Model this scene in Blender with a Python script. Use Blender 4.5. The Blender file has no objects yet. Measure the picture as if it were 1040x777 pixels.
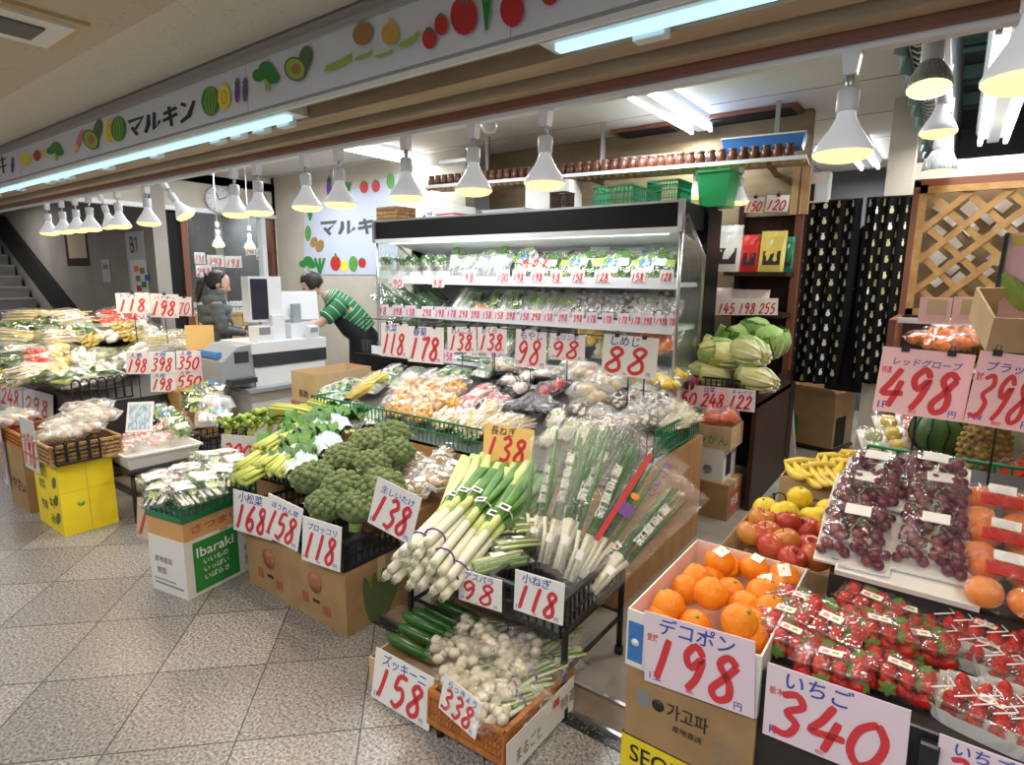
import bpy, math, random
from mathutils import Vector, Matrix
random.seed(7)
PI=math.pi; R=math.radians
scene=bpy.context.scene; COL=scene.collection
# ------------------------------------------------------------------ camera, world, lights, exposure
FPX,YAW,PIT,ROL,CAMH=601.3,-0.63548,0.17734,0.00975,1.55
_cy,_sy,_cp,_sp=math.cos(YAW),math.sin(YAW),math.cos(PIT),math.sin(PIT)
FW=Vector((_sy*_cp,_cy*_cp,-_sp)); _r=Vector((_cy,-_sy,0)); _u=_r.cross(FW)
RT=_r*math.cos(ROL)+_u*math.sin(ROL); UP=-_r*math.sin(ROL)+_u*math.cos(ROL)
cam=bpy.data.objects.new('camera',bpy.data.cameras.new('camera')); COL.objects.link(cam)
cam.matrix_world=Matrix(((RT.x,UP.x,-FW.x,0),(RT.y,UP.y,-FW.y,0),(RT.z,UP.z,-FW.z,CAMH),(0,0,0,1)))
cam.data.sensor_width=36; cam.data.lens=FPX/1040*36; cam.data.clip_start=.05
scene.camera=cam
def P(px,py,X=None,Y=None,Z=None):
    """the point of the place seen at a pixel of the photograph, on a plane X, Y or Z = const"""
    d=RT*((px-520)/FPX)+UP*(-(py-388.5)/FPX)+FW
    t=X/d.x if X is not None else Y/d.y if Y is not None else (Z-CAMH)/d.z
    return Vector((0,0,CAMH))+d*t
vs=scene.view_settings; vs.view_transform='Standard'; vs.look='None'; vs.gamma=1; vs.use_curve_mapping=False
vs.exposure=0.2
w=bpy.data.worlds.new('world'); scene.world=w; w.use_nodes=True
w.node_tree.nodes['Background'].inputs[0].default_value=(.93,.96,1,1)
w.node_tree.nodes['Background'].inputs[1].default_value=.22
scene.cycles.transparent_max_bounces=24; scene.cycles.max_bounces=7
scene.cycles.sample_clamp_indirect=4
def area(name,loc,sx,sy,power,color=(1,1,1),rot=(0,0,0),spread=180):
    l=bpy.data.lights.new(name,'AREA'); l.shape='RECTANGLE'; l.size=sx; l.size_y=sy; l.energy=power; l.color=color; l.spread=R(spread)
    o=bpy.data.objects.new(name,l); o.location=loc; o.rotation_euler=rot; COL.objects.link(o); return o
# corridor ceiling lights behind and beside the photographer (out of the frame)
for q,(x,y) in enumerate(((-.6,-.55),(-2.6,-.55),(-4.9,-.55),(-7.4,-.4),(1.2,-.3))):
    area('corridor_ceiling_light',(x,y,2.27),1.2,.3,23,(1,.97,.93))
# light of the fluorescent fittings of the shop (built below, except for the last one)
for x,y,z in ((-1.8,4.3,2.66),(-.92,6.8,2.66),(-4.55,4.1,2.66),(-5.9,3.4,2.66),(-3.2,2.9,2.66)):
    area('shop_tube_light',(x,y,z),.2,1.2,20 if x==-4.55 else 32,(.97,.985,1))
area('stairwell_fill',(-10.8,2.2,2.5),.6,.6,14,(1,.98,.95))  # unseen lamp added to brighten the stairs
area('fruit_tube_light',(.09,4.5,2.5),.2,2.4,40,(1,.97,.93))
area('fridge_canopy_light',(-2.85,3.74,1.80),2.4,.06,8,(.97,1,.99),(R(18),0,0))
# ------------------------------------------------------------------ materials
MATS={}
def mat(name,c,rough=.6,metal=0,c2=None,scale=6,bump=0,bscale=40,emit=0,spec=.5,trans=0,rand=None,detail=4,stretch=None,sub=0,alpha=1,lo=.38,hi=.62):
    if name in MATS: return MATS[name]
    m=bpy.data.materials.new(name); m.use_nodes=True; nt=m.node_tree; b=nt.nodes['Principled BSDF']; L=nt.links
    def I(n,v): b.inputs[n].default_value=v
    I('Base Color',(*c,1)); I('Roughness',rough); I('Metallic',metal); I('Specular IOR Level',spec)
    if trans: I('Transmission Weight',trans)
    if alpha<1: I('Alpha',alpha)
    if emit: I('Emission Color',(*c,1)); I('Emission Strength',emit)
    if sub: I('Subsurface Weight',sub); I('Subsurface Radius',(.01,.006,.004))
    src=None
    if c2 or bump:
        tc=nt.nodes.new('ShaderNodeTexCoord'); mp=nt.nodes.new('ShaderNodeMapping'); L.new(tc.outputs['Object'],mp.inputs[0])
        if stretch: mp.inputs['Scale'].default_value=stretch
        if c2:
            n=nt.nodes.new('ShaderNodeTexNoise'); n.inputs['Scale'].default_value=scale; n.inputs['Detail'].default_value=detail
            L.new(mp.outputs[0],n.inputs[0]); r=nt.nodes.new('ShaderNodeValToRGB')
            r.color_ramp.elements[0].position=lo; r.color_ramp.elements[1].position=hi
            r.color_ramp.elements[0].color=(*c,1); r.color_ramp.elements[1].color=(*c2,1)
            L.new(n.outputs[0],r.inputs[0]); src=r.outputs[0]
        if bump:
            n=nt.nodes.new('ShaderNodeTexNoise'); n.inputs['Scale'].default_value=bscale; n.inputs['Detail'].default_value=3
            L.new(mp.outputs[0],n.inputs[0]); bp=nt.nodes.new('ShaderNodeBump'); bp.inputs['Strength'].default_value=bump; bp.inputs['Distance'].default_value=.01
            L.new(n.outputs[0],bp.inputs['Height']); L.new(bp.outputs[0],b.inputs['Normal'])
    if rand:
        oi=nt.nodes.new('ShaderNodeObjectInfo'); mx=nt.nodes.new('ShaderNodeMix'); mx.data_type='RGBA'
        L.new(oi.outputs['Random'],mx.inputs[0]); mx.inputs[7].default_value=(*rand,1)
        if src: L.new(src,mx.inputs[6])
        else: mx.inputs[6].default_value=(*c,1)
        src=mx.outputs[2]
    if src: L.new(src,b.inputs['Base Color'])
    MATS[name]=m; return m
def film_mat(name,tint=(1,1,1),fac=.16,milk=.05,rough=.12):
    m=bpy.data.materials.new(name); m.use_nodes=True; nt=m.node_tree; nt.nodes.clear(); L=nt.links; N=nt.nodes.new
    out=N('ShaderNodeOutputMaterial'); tr=N('ShaderNodeBsdfTransparent'); tr.inputs[0].default_value=(*tint,1)
    gl=N('ShaderNodeBsdfGlossy'); gl.inputs['Roughness'].default_value=rough; gl.inputs[0].default_value=(1,1,1,1)
    df=N('ShaderNodeBsdfDiffuse'); df.inputs[0].default_value=(.93,.95,.97,1)
    lw=N('ShaderNodeLayerWeight'); lw.inputs[0].default_value=.35
    ml=N('ShaderNodeMath'); ml.operation='MULTIPLY_ADD'; ml.inputs[1].default_value=.30; ml.inputs[2].default_value=fac; L.new(lw.outputs['Facing'],ml.inputs[0])
    tc=N('ShaderNodeTexCoord'); n=N('ShaderNodeTexNoise'); n.inputs['Scale'].default_value=22; n.inputs['Detail'].default_value=4; L.new(tc.outputs['Object'],n.inputs[0])
    bp=N('ShaderNodeBump'); bp.inputs['Strength'].default_value=.8; bp.inputs['Distance'].default_value=.02; L.new(n.outputs[0],bp.inputs['Height']); L.new(bp.outputs[0],gl.inputs['Normal'])
    m1=N('ShaderNodeMixShader'); L.new(ml.outputs[0],m1.inputs[0]); L.new(tr.outputs[0],m1.inputs[1]); L.new(gl.outputs[0],m1.inputs[2])
    m2=N('ShaderNodeMixShader'); m2.inputs[0].default_value=milk; L.new(m1.outputs[0],m2.inputs[1]); L.new(df.outputs[0],m2.inputs[2])
    L.new(m2.outputs[0],out.inputs[0]); MATS[name]=m; return m
FILM=film_mat('clear_film',fac=.05,milk=.015,rough=.10); MILK=film_mat('milky_film',fac=.06,milk=.12,rough=.22); GLASSY=film_mat('clear_pane',tint=(.97,1,.985),fac=.03,milk=.008,rough=.05)
def M(n): return MATS[n]
mat('white_enamel',(.82,.83,.84),.3); mat('white_paint',(.80,.80,.78),.5); mat('black_plastic',(.018,.018,.02),.35); mat('black_iron',(.02,.02,.022),.4,.3)
mat('steel',(.55,.56,.58),.28,.9); mat('grey_plastic',(.33,.34,.36),.45); mat('dark_grey',(.09,.095,.105),.5)
mat('carton',(.41,.26,.125),.85,c2=(.35,.22,.10),scale=9); mat('carton_light',(.62,.46,.27),.85,c2=(.57,.41,.23),scale=9); mat('carton_orange',(.66,.36,.14),.8)
mat('carton_white',(.80,.79,.76),.7); mat('carton_yellow',(.93,.74,.02),.5,c2=(.88,.68,.02),scale=5); mat('carton_pink',(.86,.62,.56),.7); mat('carton_inside',(.60,.42,.24),.9)
mat('black_box',(.03,.028,.026),.5)
mat('card_white',(.86,.86,.85),.6); mat('card_grey',(.60,.60,.58),.65); mat('card_tan',(.62,.50,.32),.7); mat('card_pink',(.93,.60,.66),.6); mat('card_pale',(.90,.80,.80),.6); mat('card_orange',(.90,.60,.22),.6); mat('card_lilac',(.80,.68,.78),.6)
mat('ink_red',(.68,.045,.06),.5); mat('ink_blue',(.05,.08,.42),.5); mat('ink_black',(.02,.02,.03),.5); mat('ink_green',(.03,.30,.08),.5); mat('ink_brown',(.50,.10,.05),.6); mat('ink_white',(.9,.9,.9),.5); mat('ink_yellow',(.93,.78,.05),.5); mat('ink_grey',(.25,.26,.28),.6)
mat('ink_orange',(.80,.30,.03),.5); mat('ink_purple',(.16,.06,.32),.5); mat('ink_lime',(.38,.55,.08),.5); mat('ink_olive',(.10,.16,.06),.5)
mat('green_plastic',(.01,.20,.085),.35); mat('green_dark',(.02,.10,.06),.4); mat('green_bright',(.02,.30,.09),.4)
mat('wood_light',(.60,.40,.20),.55,c2=(.50,.31,.14),scale=3,stretch=(6,6,1)); mat('wood_ply',(.50,.28,.11),.5,c2=(.42,.22,.08),scale=3,stretch=(5,5,1)); mat('wood_dark',(.05,.026,.018),.5,spec=.2,c2=(.04,.02,.015),scale=5,stretch=(6,6,1)); mat('wood_red',(.20,.075,.045),.5); mat('wood_lattice',(.45,.27,.10),.55,c2=(.36,.21,.07),scale=4,stretch=(5,5,5)); mat('wood_pale',(.50,.385,.265),.6,c2=(.42,.315,.21),scale=3,stretch=(1,8,8))
mat('wicker',(.52,.32,.14),.7,c2=(.32,.17,.06),scale=40); mat('wicker_orange',(.55,.20,.05),.6,c2=(.40,.13,.03),scale=40)
mat('tray_white',(.88,.88,.87),.4); mat('tray_grey',(.62,.63,.62),.45); mat('tray_blue',(.05,.20,.55),.4)
mat('sticker',(.90,.91,.90),.5); mat('rubber',(.02,.02,.02),.8)
GL={}
def glyphs(strings):
    """outlines of printed words, read once from Blender's own built-in font"""
    objs=[]
    for t in strings:
        if t in GL: continue
        GL[t]=None; c=bpy.data.curves.new('t','FONT'); c.body=t; c.offset=.010; c.resolution_u=3
        o=bpy.data.objects.new('t',c); COL.objects.link(o); objs.append((t,o))
    dg=bpy.context.evaluated_depsgraph_get()
    for t,o in objs:
        me=bpy.data.meshes.new_from_object(o.evaluated_get(dg)); v=[tuple(p.co[:2]) for p in me.vertices]
        x0=min(p[0] for p in v); x1=max(p[0] for p in v); y0=min(p[1] for p in v); y1=max(p[1] for p in v)
        GL[t]=([((p[0]-x0)/(x1-x0),(p[1]-y0)/(y1-y0)) for p in v],[tuple(p.vertices) for p in me.polygons],(x1-x0)/(y1-y0))
        bpy.data.meshes.remove(me)
    for t,o in objs:
        c=o.data; bpy.data.objects.remove(o); bpy.data.curves.remove(c)
# ------------------------------------------------------------------ mesh collector
def rotm(rx=0,ry=0,rz=0): return Matrix.Rotation(rz,4,'Z')@Matrix.Rotation(ry,4,'Y')@Matrix.Rotation(rx,4,'X')
def TM(loc,rx=0,ry=0,rz=0,s=1):
    m=Matrix.Translation(loc)@rotm(rx,ry,rz)
    return m@Matrix.Diagonal((*((s,)*3 if not hasattr(s,'__len__') else s),1))
class MB:
    def __init__(s): s.v=[]; s.f=[]; s.mi=[]; s.sm=[]; s.mats=[]
    def add(s,vs,fs,m,T=None,smooth=False):
        if isinstance(m,str): m=M(m)
        if m not in s.mats: s.mats.append(m)
        k=s.mats.index(m); b=len(s.v)
        s.v+= [tuple(T@Vector(p)) for p in vs] if T is not None else [tuple(p) for p in vs]
        for f in fs: s.f.append(tuple(i+b for i in f)); s.mi.append(k); s.sm.append(smooth)
        return s
    def box(s,x0,x1,y0,y1,z0,z1,m,T=None,tx=0,ty=0):
        """box; tx, ty draw the bottom in (taper)"""
        vs=[(x0+tx,y0+ty,z0),(x1-tx,y0+ty,z0),(x1-tx,y1-ty,z0),(x0+tx,y1-ty,z0),(x0,y0,z1),(x1,y0,z1),(x1,y1,z1),(x0,y1,z1)]
        return s.add(vs,[(3,2,1,0),(4,5,6,7),(0,1,5,4),(1,2,6,5),(2,3,7,6),(3,0,4,7)],m,T)
    def tray(s,x0,x1,y0,y1,z0,z1,t,m,T=None,tx=0,ty=0,inside=None):
        """open box with wall thickness t"""
        a=[(x0+tx,y0+ty,z0),(x1-tx,y0+ty,z0),(x1-tx,y1-ty,z0),(x0+tx,y1-ty,z0),(x0,y0,z1),(x1,y0,z1),(x1,y1,z1),(x0,y1,z1)]
        b=[(x0+tx+t,y0+ty+t,z0+t),(x1-tx-t,y0+ty+t,z0+t),(x1-tx-t,y1-ty-t,z0+t),(x0+tx+t,y1-ty-t,z0+t),(x0+t,y0+t,z1),(x1-t,y0+t,z1),(x1-t,y1-t,z1),(x0+t,y1-t,z1)]
        s.add(a+b,[(3,2,1,0),(0,1,5,4),(1,2,6,5),(2,3,7,6),(3,0,4,7),(4,5,13,12),(5,6,14,13),(6,7,15,14),(7,4,12,15)],m,T)
        s.add(b,[(0,1,2,3),(4,5,1,0),(5,6,2,1),(6,7,3,2),(7,4,0,3)],inside or m,T); return s
    def tube(s,pts,r,m,n=6,T=None,smooth=True,cap=True,flat=1.0,refup=(0,0,1)):
        pts=[Vector(p) for p in pts]; rs=r if hasattr(r,'__len__') else [r]*len(pts); vs=[]; fs=[]
        for i,p in enumerate(pts):
            d=(pts[min(i+1,len(pts)-1)]-pts[max(i-1,0)])
            d=d.normalized() if d.length>1e-9 else Vector((0,0,1))
            up=Vector(refup)
            if abs(d.dot(up))>.97: up=Vector((0,1,0)) if abs(d.y)<.9 else Vector((1,0,0))
            a=d.cross(up).normalized(); b=a.cross(d)
            for k in range(n):
                t=2*PI*k/n; vs.append(p+a*(math.cos(t)*rs[i])+b*(math.sin(t)*rs[i]*flat))
        for i in range(len(pts)-1):
            for k in range(n): fs.append((i*n+k,i*n+(k+1)%n,(i+1)*n+(k+1)%n,(i+1)*n+k))
        if cap: fs.append(tuple(range(n-1,-1,-1))); fs.append(tuple((len(pts)-1)*n+k for k in range(n)))
        return s.add(vs,fs,m,T,smooth)
    def lathe(s,prof,m,n=16,T=None,smooth=True,cap=True,wob=0):
        vs=[];fs=[]
        for r,z in prof:
            for k in range(n):
                t=2*PI*k/n; q=r*(1+wob*math.cos(5*t)); vs.append((q*math.cos(t),q*math.sin(t),z))
        for i in range(len(prof)-1):
            for k in range(n): fs.append((i*n+k,i*n+(k+1)%n,(i+1)*n+(k+1)%n,(i+1)*n+k))
        if cap: fs.append(tuple(range(n-1,-1,-1))); fs.append(tuple((len(prof)-1)*n+k for k in range(n)))
        return s.add(vs,fs,m,T,smooth)
    def ball(s,c,r,m,nu=10,nv=6,T=None,smooth=True,jit=0,fn=None):
        if not hasattr(r,'__len__'): r=(r,r,r)
        vs=[(0,0,-1)];fs=[]
        for j in range(1,nv):
            ph=-PI/2+PI*j/nv
            for k in range(nu): t=2*PI*k/nu; vs.append((math.cos(ph)*math.cos(t),math.cos(ph)*math.sin(t),math.sin(ph)))
        vs.append((0,0,1)); e=len(vs)-1
        for k in range(nu):
            fs.append((0,1+(k+1)%nu,1+k)); fs.append((e,e-nu+k,e-nu+(k+1)%nu))
            for j in range(nv-2): a=1+j*nu; fs.append((a+k,a+(k+1)%nu,a+nu+(k+1)%nu,a+nu+k))
        out=[]
        for p in vs:
            q=1+(random.uniform(-jit,jit) if jit else 0)
            if fn: q*=fn(*p)
            out.append((c[0]+p[0]*r[0]*q,c[1]+p[1]*r[1]*q,c[2]+p[2]*r[2]*q))
        return s.add(out,fs,m,T,smooth)
    def grid(s,fn,nu,nv,m,T=None,smooth=True):
        vs=[fn(i/nu,j/nv) for j in range(nv+1) for i in range(nu+1)]
        fs=[(j*(nu+1)+i,j*(nu+1)+i+1,(j+1)*(nu+1)+i+1,(j+1)*(nu+1)+i) for j in range(nv) for i in range(nu)]
        return s.add(vs,fs,m,T,smooth)
    def prism(s,pts,z0,z1,m,T=None):
        n=len(pts); vs=[(x,y,z0) for x,y in pts]+[(x,y,z1) for x,y in pts]
        return s.add(vs,[tuple(range(n-1,-1,-1)),tuple(range(n,2*n))]+[(k,(k+1)%n,n+(k+1)%n,n+k) for k in range(n)],m,T)
    def pillow(s,w,d,h,m,T=None,nu=9,nv=7,jit=.14,smooth=False,pinch=.0,z0=0):
        """a stuffed bag lying flat: closed, thin at its edges, creased"""
        fs=[];vs=[]
        def ed(u,v): return (max(0,1-abs(2*u-1)**2.6)*max(0,1-abs(2*v-1)**2.6))**.5
        for sgn in (1,-1):
            for j in range(nv+1):
                for i in range(nu+1):
                    u,v=i/nu,j/nv; e=ed(u,v); q=1-pinch*abs(2*v-1)**2
                    jx=random.uniform(-jit,jit)*w/nu; jy=random.uniform(-jit,jit)*d/nv
                    edge=i in(0,nu) or j in(0,nv)
                    vs.append(((u-.5)*w*q+jx,(v-.5)*d+jy,h*.5+(sgn*e*h*.5*(1+random.uniform(-jit,jit)*1.3) if not edge else random.uniform(-1,1)*h*.04)+z0))
            b=0 if sgn==1 else (nu+1)*(nv+1)
            for j in range(nv):
                for i in range(nu):
                    a=b+j*(nu+1)+i; q4=(a,a+1,a+nu+2,a+nu+1); fs.append(q4 if sgn==1 else q4[::-1])
        return s.add(vs,fs,m,T,smooth)
    def leaf(s,base,tip,wid,m,up=(0,0,1),bend=.15,fold=.25,T=None,n=5,wav=0,thick=None):
        b,t=Vector(base),Vector(tip); d=t-b; L=d.length; d.normalize(); a=d.cross(Vector(up)).normalized(); nrm=a.cross(d)
        vs=[];ph=random.random()*6
        for i in range(n+1):
            u=i/n; ww=wid*.5*(math.sin(PI*min(1,u*.88+.06))**.75); c=b+d*(L*u)+nrm*(bend*L*math.sin(PI*u*.9))
            o=wav*wid*math.sin(ph+u*9)
            vs+= [c-a*ww+nrm*(fold*ww+o),c,c+a*ww+nrm*(fold*ww-o)]
        fs=[]
        for i in range(n):
            k=3*i; fs+= [(k,k+1,k+4,k+3),(k+1,k+2,k+5,k+4)]
        return s.add(vs,fs,m,T,True)
    def stroke(s,pts,wd,m,z=.0012,T=None,smooth_pts=True):
        pts=[Vector((p[0],p[1])) for p in pts]
        if smooth_pts and len(pts)>2:
            o=[]
            for i in range(len(pts)-1):
                p0,p1,p2,p3=pts[max(i-1,0)],pts[i],pts[i+1],pts[min(i+2,len(pts)-1)]
                for k in range(4):
                    t=k/4; o.append(.5*((2*p1)+(p2-p0)*t+(2*p0-5*p1+4*p2-p3)*t*t+(3*p1-p0-3*p2+p3)*t**3))
            o.append(pts[-1]); pts=o
        vs=[];n=len(pts)
        for i,p in enumerate(pts):
            d=pts[min(i+1,n-1)]-pts[max(i-1,0)]
            d=d.normalized() if d.length>1e-9 else Vector((1,0)); a=Vector((-d.y,d.x))
            q=wd*.5*(1 if 0<i<n-1 else .75); vs+= [(*(p+a*q),z),(*(p-a*q),z)]
        return s.add(vs,[(2*i+1,2*i,2*i+2,2*i+3)[::-1] for i in range(n-1)],m,T)
    def word(s,t,x,y,h,m,wd=None,z=.0012,shear=0,T=None):
        """printed word: x, y of its lower-left corner, height h (width wd, else natural)"""
        v,f,asp=GL[t]; wd=wd or h*asp
        return s.add([(x+a*wd+b*h*shear,y+b*h,z) for a,b in v],f,m,T)
    def build(s,name,parent=None,T=None,mods=None,col=True):
        me=bpy.data.meshes.new(name); me.from_pydata(s.v,[],s.f)
        for k in s.mats: me.materials.append(k)
        me.polygons.foreach_set('material_index',s.mi); me.polygons.foreach_set('use_smooth',s.sm); me.update()
        o=bpy.data.objects.new(name,me); COL.objects.link(o)
        if parent is not None: o.parent=parent
        if T is not None: o.matrix_basis=T
        return o
def tag(o,label,cat=None,group=None,kind=None):
    if label: o['label']=label
    if cat: o['category']=cat
    if group: o['group']=group
    if kind: o['kind']=kind
    return o
def thing(name,label,cat,loc=(0,0,0),rot=(0,0,0),group=None,T=None):
    o=bpy.data.objects.new(name,None); COL.objects.link(o); o.empty_display_size=.05
    if T is not None: o.matrix_basis=T
    else: o.location=loc; o.rotation_euler=rot
    return tag(o,label,cat,group)
def struct(name,mb): return tag(mb.build(name),None,kind='structure')
class Kind:
    """one thing of a kind, built once; put() places it, and then copies of it with copies of its parts"""
    def __init__(s,root): s.root=root; s.kids=[(c,list(c.children)) for c in root.children]; s.used=False
    def put(s,T,label,group=None,cat=None):
        if not s.used: s.used=True; r=s.root
        else:
            r=s.root.copy(); COL.objects.link(r)
            for c,gs in s.kids:
                k=c.copy(); COL.objects.link(k); k.parent=r; k.matrix_basis=c.matrix_basis.copy()
                for g in gs:
                    q=g.copy(); COL.objects.link(q); q.parent=k; q.matrix_basis=g.matrix_basis.copy()
        r.matrix_basis=T if isinstance(T,Matrix) else Matrix.Translation(T)
        tag(r,label,cat,group); return r
NUM='zero first second third fourth fifth sixth seventh eighth ninth tenth eleventh twelfth thirteenth fourteenth'.split()
def nth(i,n,a='left',b='right'):
    """which of a row of n"""
    if n==1: return 'only'
    if i==0: return a+'most'
    if i==n-1: return b+'most'
    if n==3: return 'middle'
    if i<=(n-1)/2: return NUM[i+1]+' from the '+a
    return NUM[n-i]+' from the '+b
def byrow(pts,names,base,place):
    """labels for things lying in rows: pts = list of (row, x); each gets its row's name and its order in that row"""
    out=[]
    for k,(r,x) in enumerate(pts):
        row=sorted(q[1] for q in pts if q[0]==r); i=row.index(x)
        out.append(f"{base}, {nth(i,len(row))} in the {names[r]} {place}")
    return out
# ------------------------------------------------------------------ the setting
def tile_mat():
    m=bpy.data.materials.new('granite_tiles'); m.use_nodes=True; nt=m.node_tree; N=nt.nodes.new; L=nt.links; b=nt.nodes['Principled BSDF']
    g=N('ShaderNodeNewGeometry'); mp=N('ShaderNodeMapping'); mp.vector_type='POINT'
    s=1/.41; a=R(-45)
    mp.inputs['Rotation'].default_value=(0,0,a); mp.inputs['Scale'].default_value=(s,s,s)
    x,y=-2.356,.861; x,y=s*x,s*y
    mp.inputs['Location'].default_value=(-(x*math.cos(a)-y*math.sin(a))+40,-(x*math.sin(a)+y*math.cos(a))+40,0)
    L.new(g.outputs['Position'],mp.inputs[0])
    br=N('ShaderNodeTexBrick'); br.offset=0; br.squash=1; br.inputs['Scale'].default_value=1; br.inputs['Brick Width'].default_value=1; br.inputs['Row Height'].default_value=1
    br.inputs['Mortar Size'].default_value=.007; br.inputs['Mortar Smooth'].default_value=.3
    br.inputs['Color1'].default_value=(.355,.345,.335,1); br.inputs['Color2'].default_value=(.235,.227,.22,1); br.inputs['Mortar'].default_value=(.035,.033,.03,1)
    L.new(mp.outputs[0],br.inputs[0])
    n=N('ShaderNodeTexNoise'); n.inputs['Scale'].default_value=95; n.inputs['Detail'].default_value=3; n.inputs['Roughness'].default_value=.7; L.new(g.outputs['Position'],n.inputs[0])
    r=N('ShaderNodeValToRGB'); r.color_ramp.elements[0].position=.36; r.color_ramp.elements[0].color=(.30,.28,.27,1); r.color_ramp.elements[1].position=.66; r.color_ramp.elements[1].color=(1.75,1.72,1.68,1)
    L.new(n.outputs[0],r.inputs[0]); mx=N('ShaderNodeMix'); mx.data_type='RGBA'; mx.blend_type='MULTIPLY'; mx.inputs[0].default_value=1
    L.new(br.outputs[0],mx.inputs[6]); L.new(r.outputs[0],mx.inputs[7]); L.new(mx.outputs[2],b.inputs['Base Color'])
    b.inputs['Roughness'].default_value=.30; b.inputs['Specular IOR Level'].default_value=.5
    return m
MATS['granite_tiles']=tile_mat()
mat('concrete',(.36,.33,.29),.55,c2=(.27,.245,.215),scale=2.5,bump=.15,bscale=60); mat('sill',(.30,.23,.165),.5,c2=(.22,.17,.125),scale=5)
mat('speckled',(.015,.015,.015),.35,c2=(.45,.44,.42),scale=130,lo=.56,hi=.72)
mat('wood_tan',(.27,.20,.11),.7,c2=(.22,.155,.08),scale=3,stretch=(1,5,5)); mat('plaster',(.60,.565,.48),.85,c2=(.54,.50,.42),scale=2.2,bump=.2,bscale=80); mat('plaster_grey',(.36,.335,.30),.85,c2=(.30,.28,.25),scale=2)
mat('ceiling_board',(.70,.67,.61),.8,c2=(.46,.42,.36),scale=55,lo=.60,hi=.78); mat('soffit',(.58,.50,.38),.8,c2=(.37,.31,.23),scale=55,lo=.60,hi=.78)
mat('shop_ceiling',(.74,.72,.69),.8); mat('void_shade',(.012,.012,.013),.9); mat('ceiling_dark',(.035,.045,.045),.7); mat('teal_metal',(.05,.13,.125),.45,.2); mat('teal_pale',(.18,.33,.31),.45)  # void tone: shade inside openings and gaps put into the colour
mat('stone_step',(.20,.20,.185),.7,c2=(.16,.16,.15),scale=4); mat('sign_white',(.74,.78,.88),.4); mat('banner_white',(.58,.65,.80),.6); mat('sign_grey',(.42,.42,.42),.45); mat('trim_white',(.80,.83,.86),.35)
m=MB(); m.box(-16,4,-4,1.60,-.06,0,'granite_tiles'); m.box(-16,-7.3,1.6,9,-.06,0,'granite_tiles'); struct('floor',m)
m=MB(); m.box(-7.3,4,1.80,9,-.06,.012,'concrete'); struct('floor_shop',m)
m=MB(); m.box(-7.3,4,1.60,1.645,-.06,.004,'speckled'); m.box(-7.3,4,1.645,1.66,-.06,.016,'steel'); m.box(-7.3,4,1.66,1.785,-.06,.010,'sill'); m.box(-7.3,4,1.785,1.80,-.06,.018,'steel'); struct('trim_1',m)
m=MB(); m.box(-16,4,-4,.90,2.30,2.6,'soffit'); m.box(-16,4,.90,1.40,2.43,2.6,'ceiling_board'); struct('ceiling',m)
m=MB(); m.box(-7.4,-.30,1.72,9,2.78,2.9,'shop_ceiling')
for y in (2.7,3.6,4.5,5.4,6.3): m.box(-7.3,-.31,y,y+.004,2.777,2.78,'plaster_grey')
struct('ceiling_shop',m)
m=MB(); m.box(-.30,4,1.72,9,3.1,3.2,'ceiling_dark')
for y in (2.5,3.3,4.1,4.9,5.7,6.5): m.box(-.28,3,y,y+.10,2.98,3.1,'teal_metal'); m.box(-.28,3,y-.012,y,3.0,3.09,'teal_pale')
struct('ceiling_yard',m)
m=MB(); m.box(-16,4,1.46,1.72,2.43,3.2,'ceiling_board'); struct('wall_front',m)
# corrugated drop panel between the two ceilings
m=MB(); n=70; vs=[];fs=[]
for i in range(n+1):
    y=2.0+i*.075; x=-.30+.012*math.sin(i*PI/2*1.0)
    vs+=[(x,y,2.50+.012*math.sin(i*1.57)),(x,y,3.1),(x-.01,y,2.50+.012*math.sin(i*1.57)),(x-.01,y,3.1)]
for i in range(n):
    a=4*i; fs+=[(a,a+4,a+5,a+1),(a+2,a+3,a+7,a+6),(a,a+2,a+6,a+4)]
m.add(vs,fs,'teal_pale'); struct('trim_2',m)
# flexible duct beside it
m=MB(); m.tube([(-.235,1.95,2.60),(-.235,7.4,2.60)],.055,'dark_grey',10)
for i in range(60): m.lathe([(.058,-.006),(.064,0),(.058,.006)],'trim_white',10,TM((-.235,2.0+i*.09,2.60),PI/2),cap=False)
tag(m.build('flexible_duct'),'ribbed flexible duct with pale rings running into the shop under the dark roof','duct')
# walls
m=MB(); m.box(-7.45,-4.0,4.62,4.75,0,2.78,'plaster'); m.box(-4.0,-.98,5.0,5.1,0,2.78,'wood_tan'); struct('wall_back',m)
m=MB(); m.box(-7.42,-7.30,4.58,4.63,0,2.78,'plaster'); m.box(-7.42,-7.30,1.72,4.63,2.30,2.78,'plaster'); m.box(-7.42,-7.30,3.42,4.63,0,.2,'wood_light'); struct('wall_left',m)
m=MB(); m.box(-1.5,4,8.0,8.1,0,3.2,'dark_grey'); struct('wall_passage',m)
m=MB(); m.box(-1.5,-1.4,5.35,8.0,0,2.78,'plaster_grey'); struct('wall_side',m)
m=MB(); m.box(.64,.74,1.72,8,0,3.1,'plaster_grey'); struct('wall_right',m)
m=MB(); m.box(-.48,-.32,5.045,5.2,0,3.05,'plaster'); m.box(-.32,.62,5.06,5.18,2.12,2.34,'plaster'); struct('wall_pillar',m)
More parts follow.
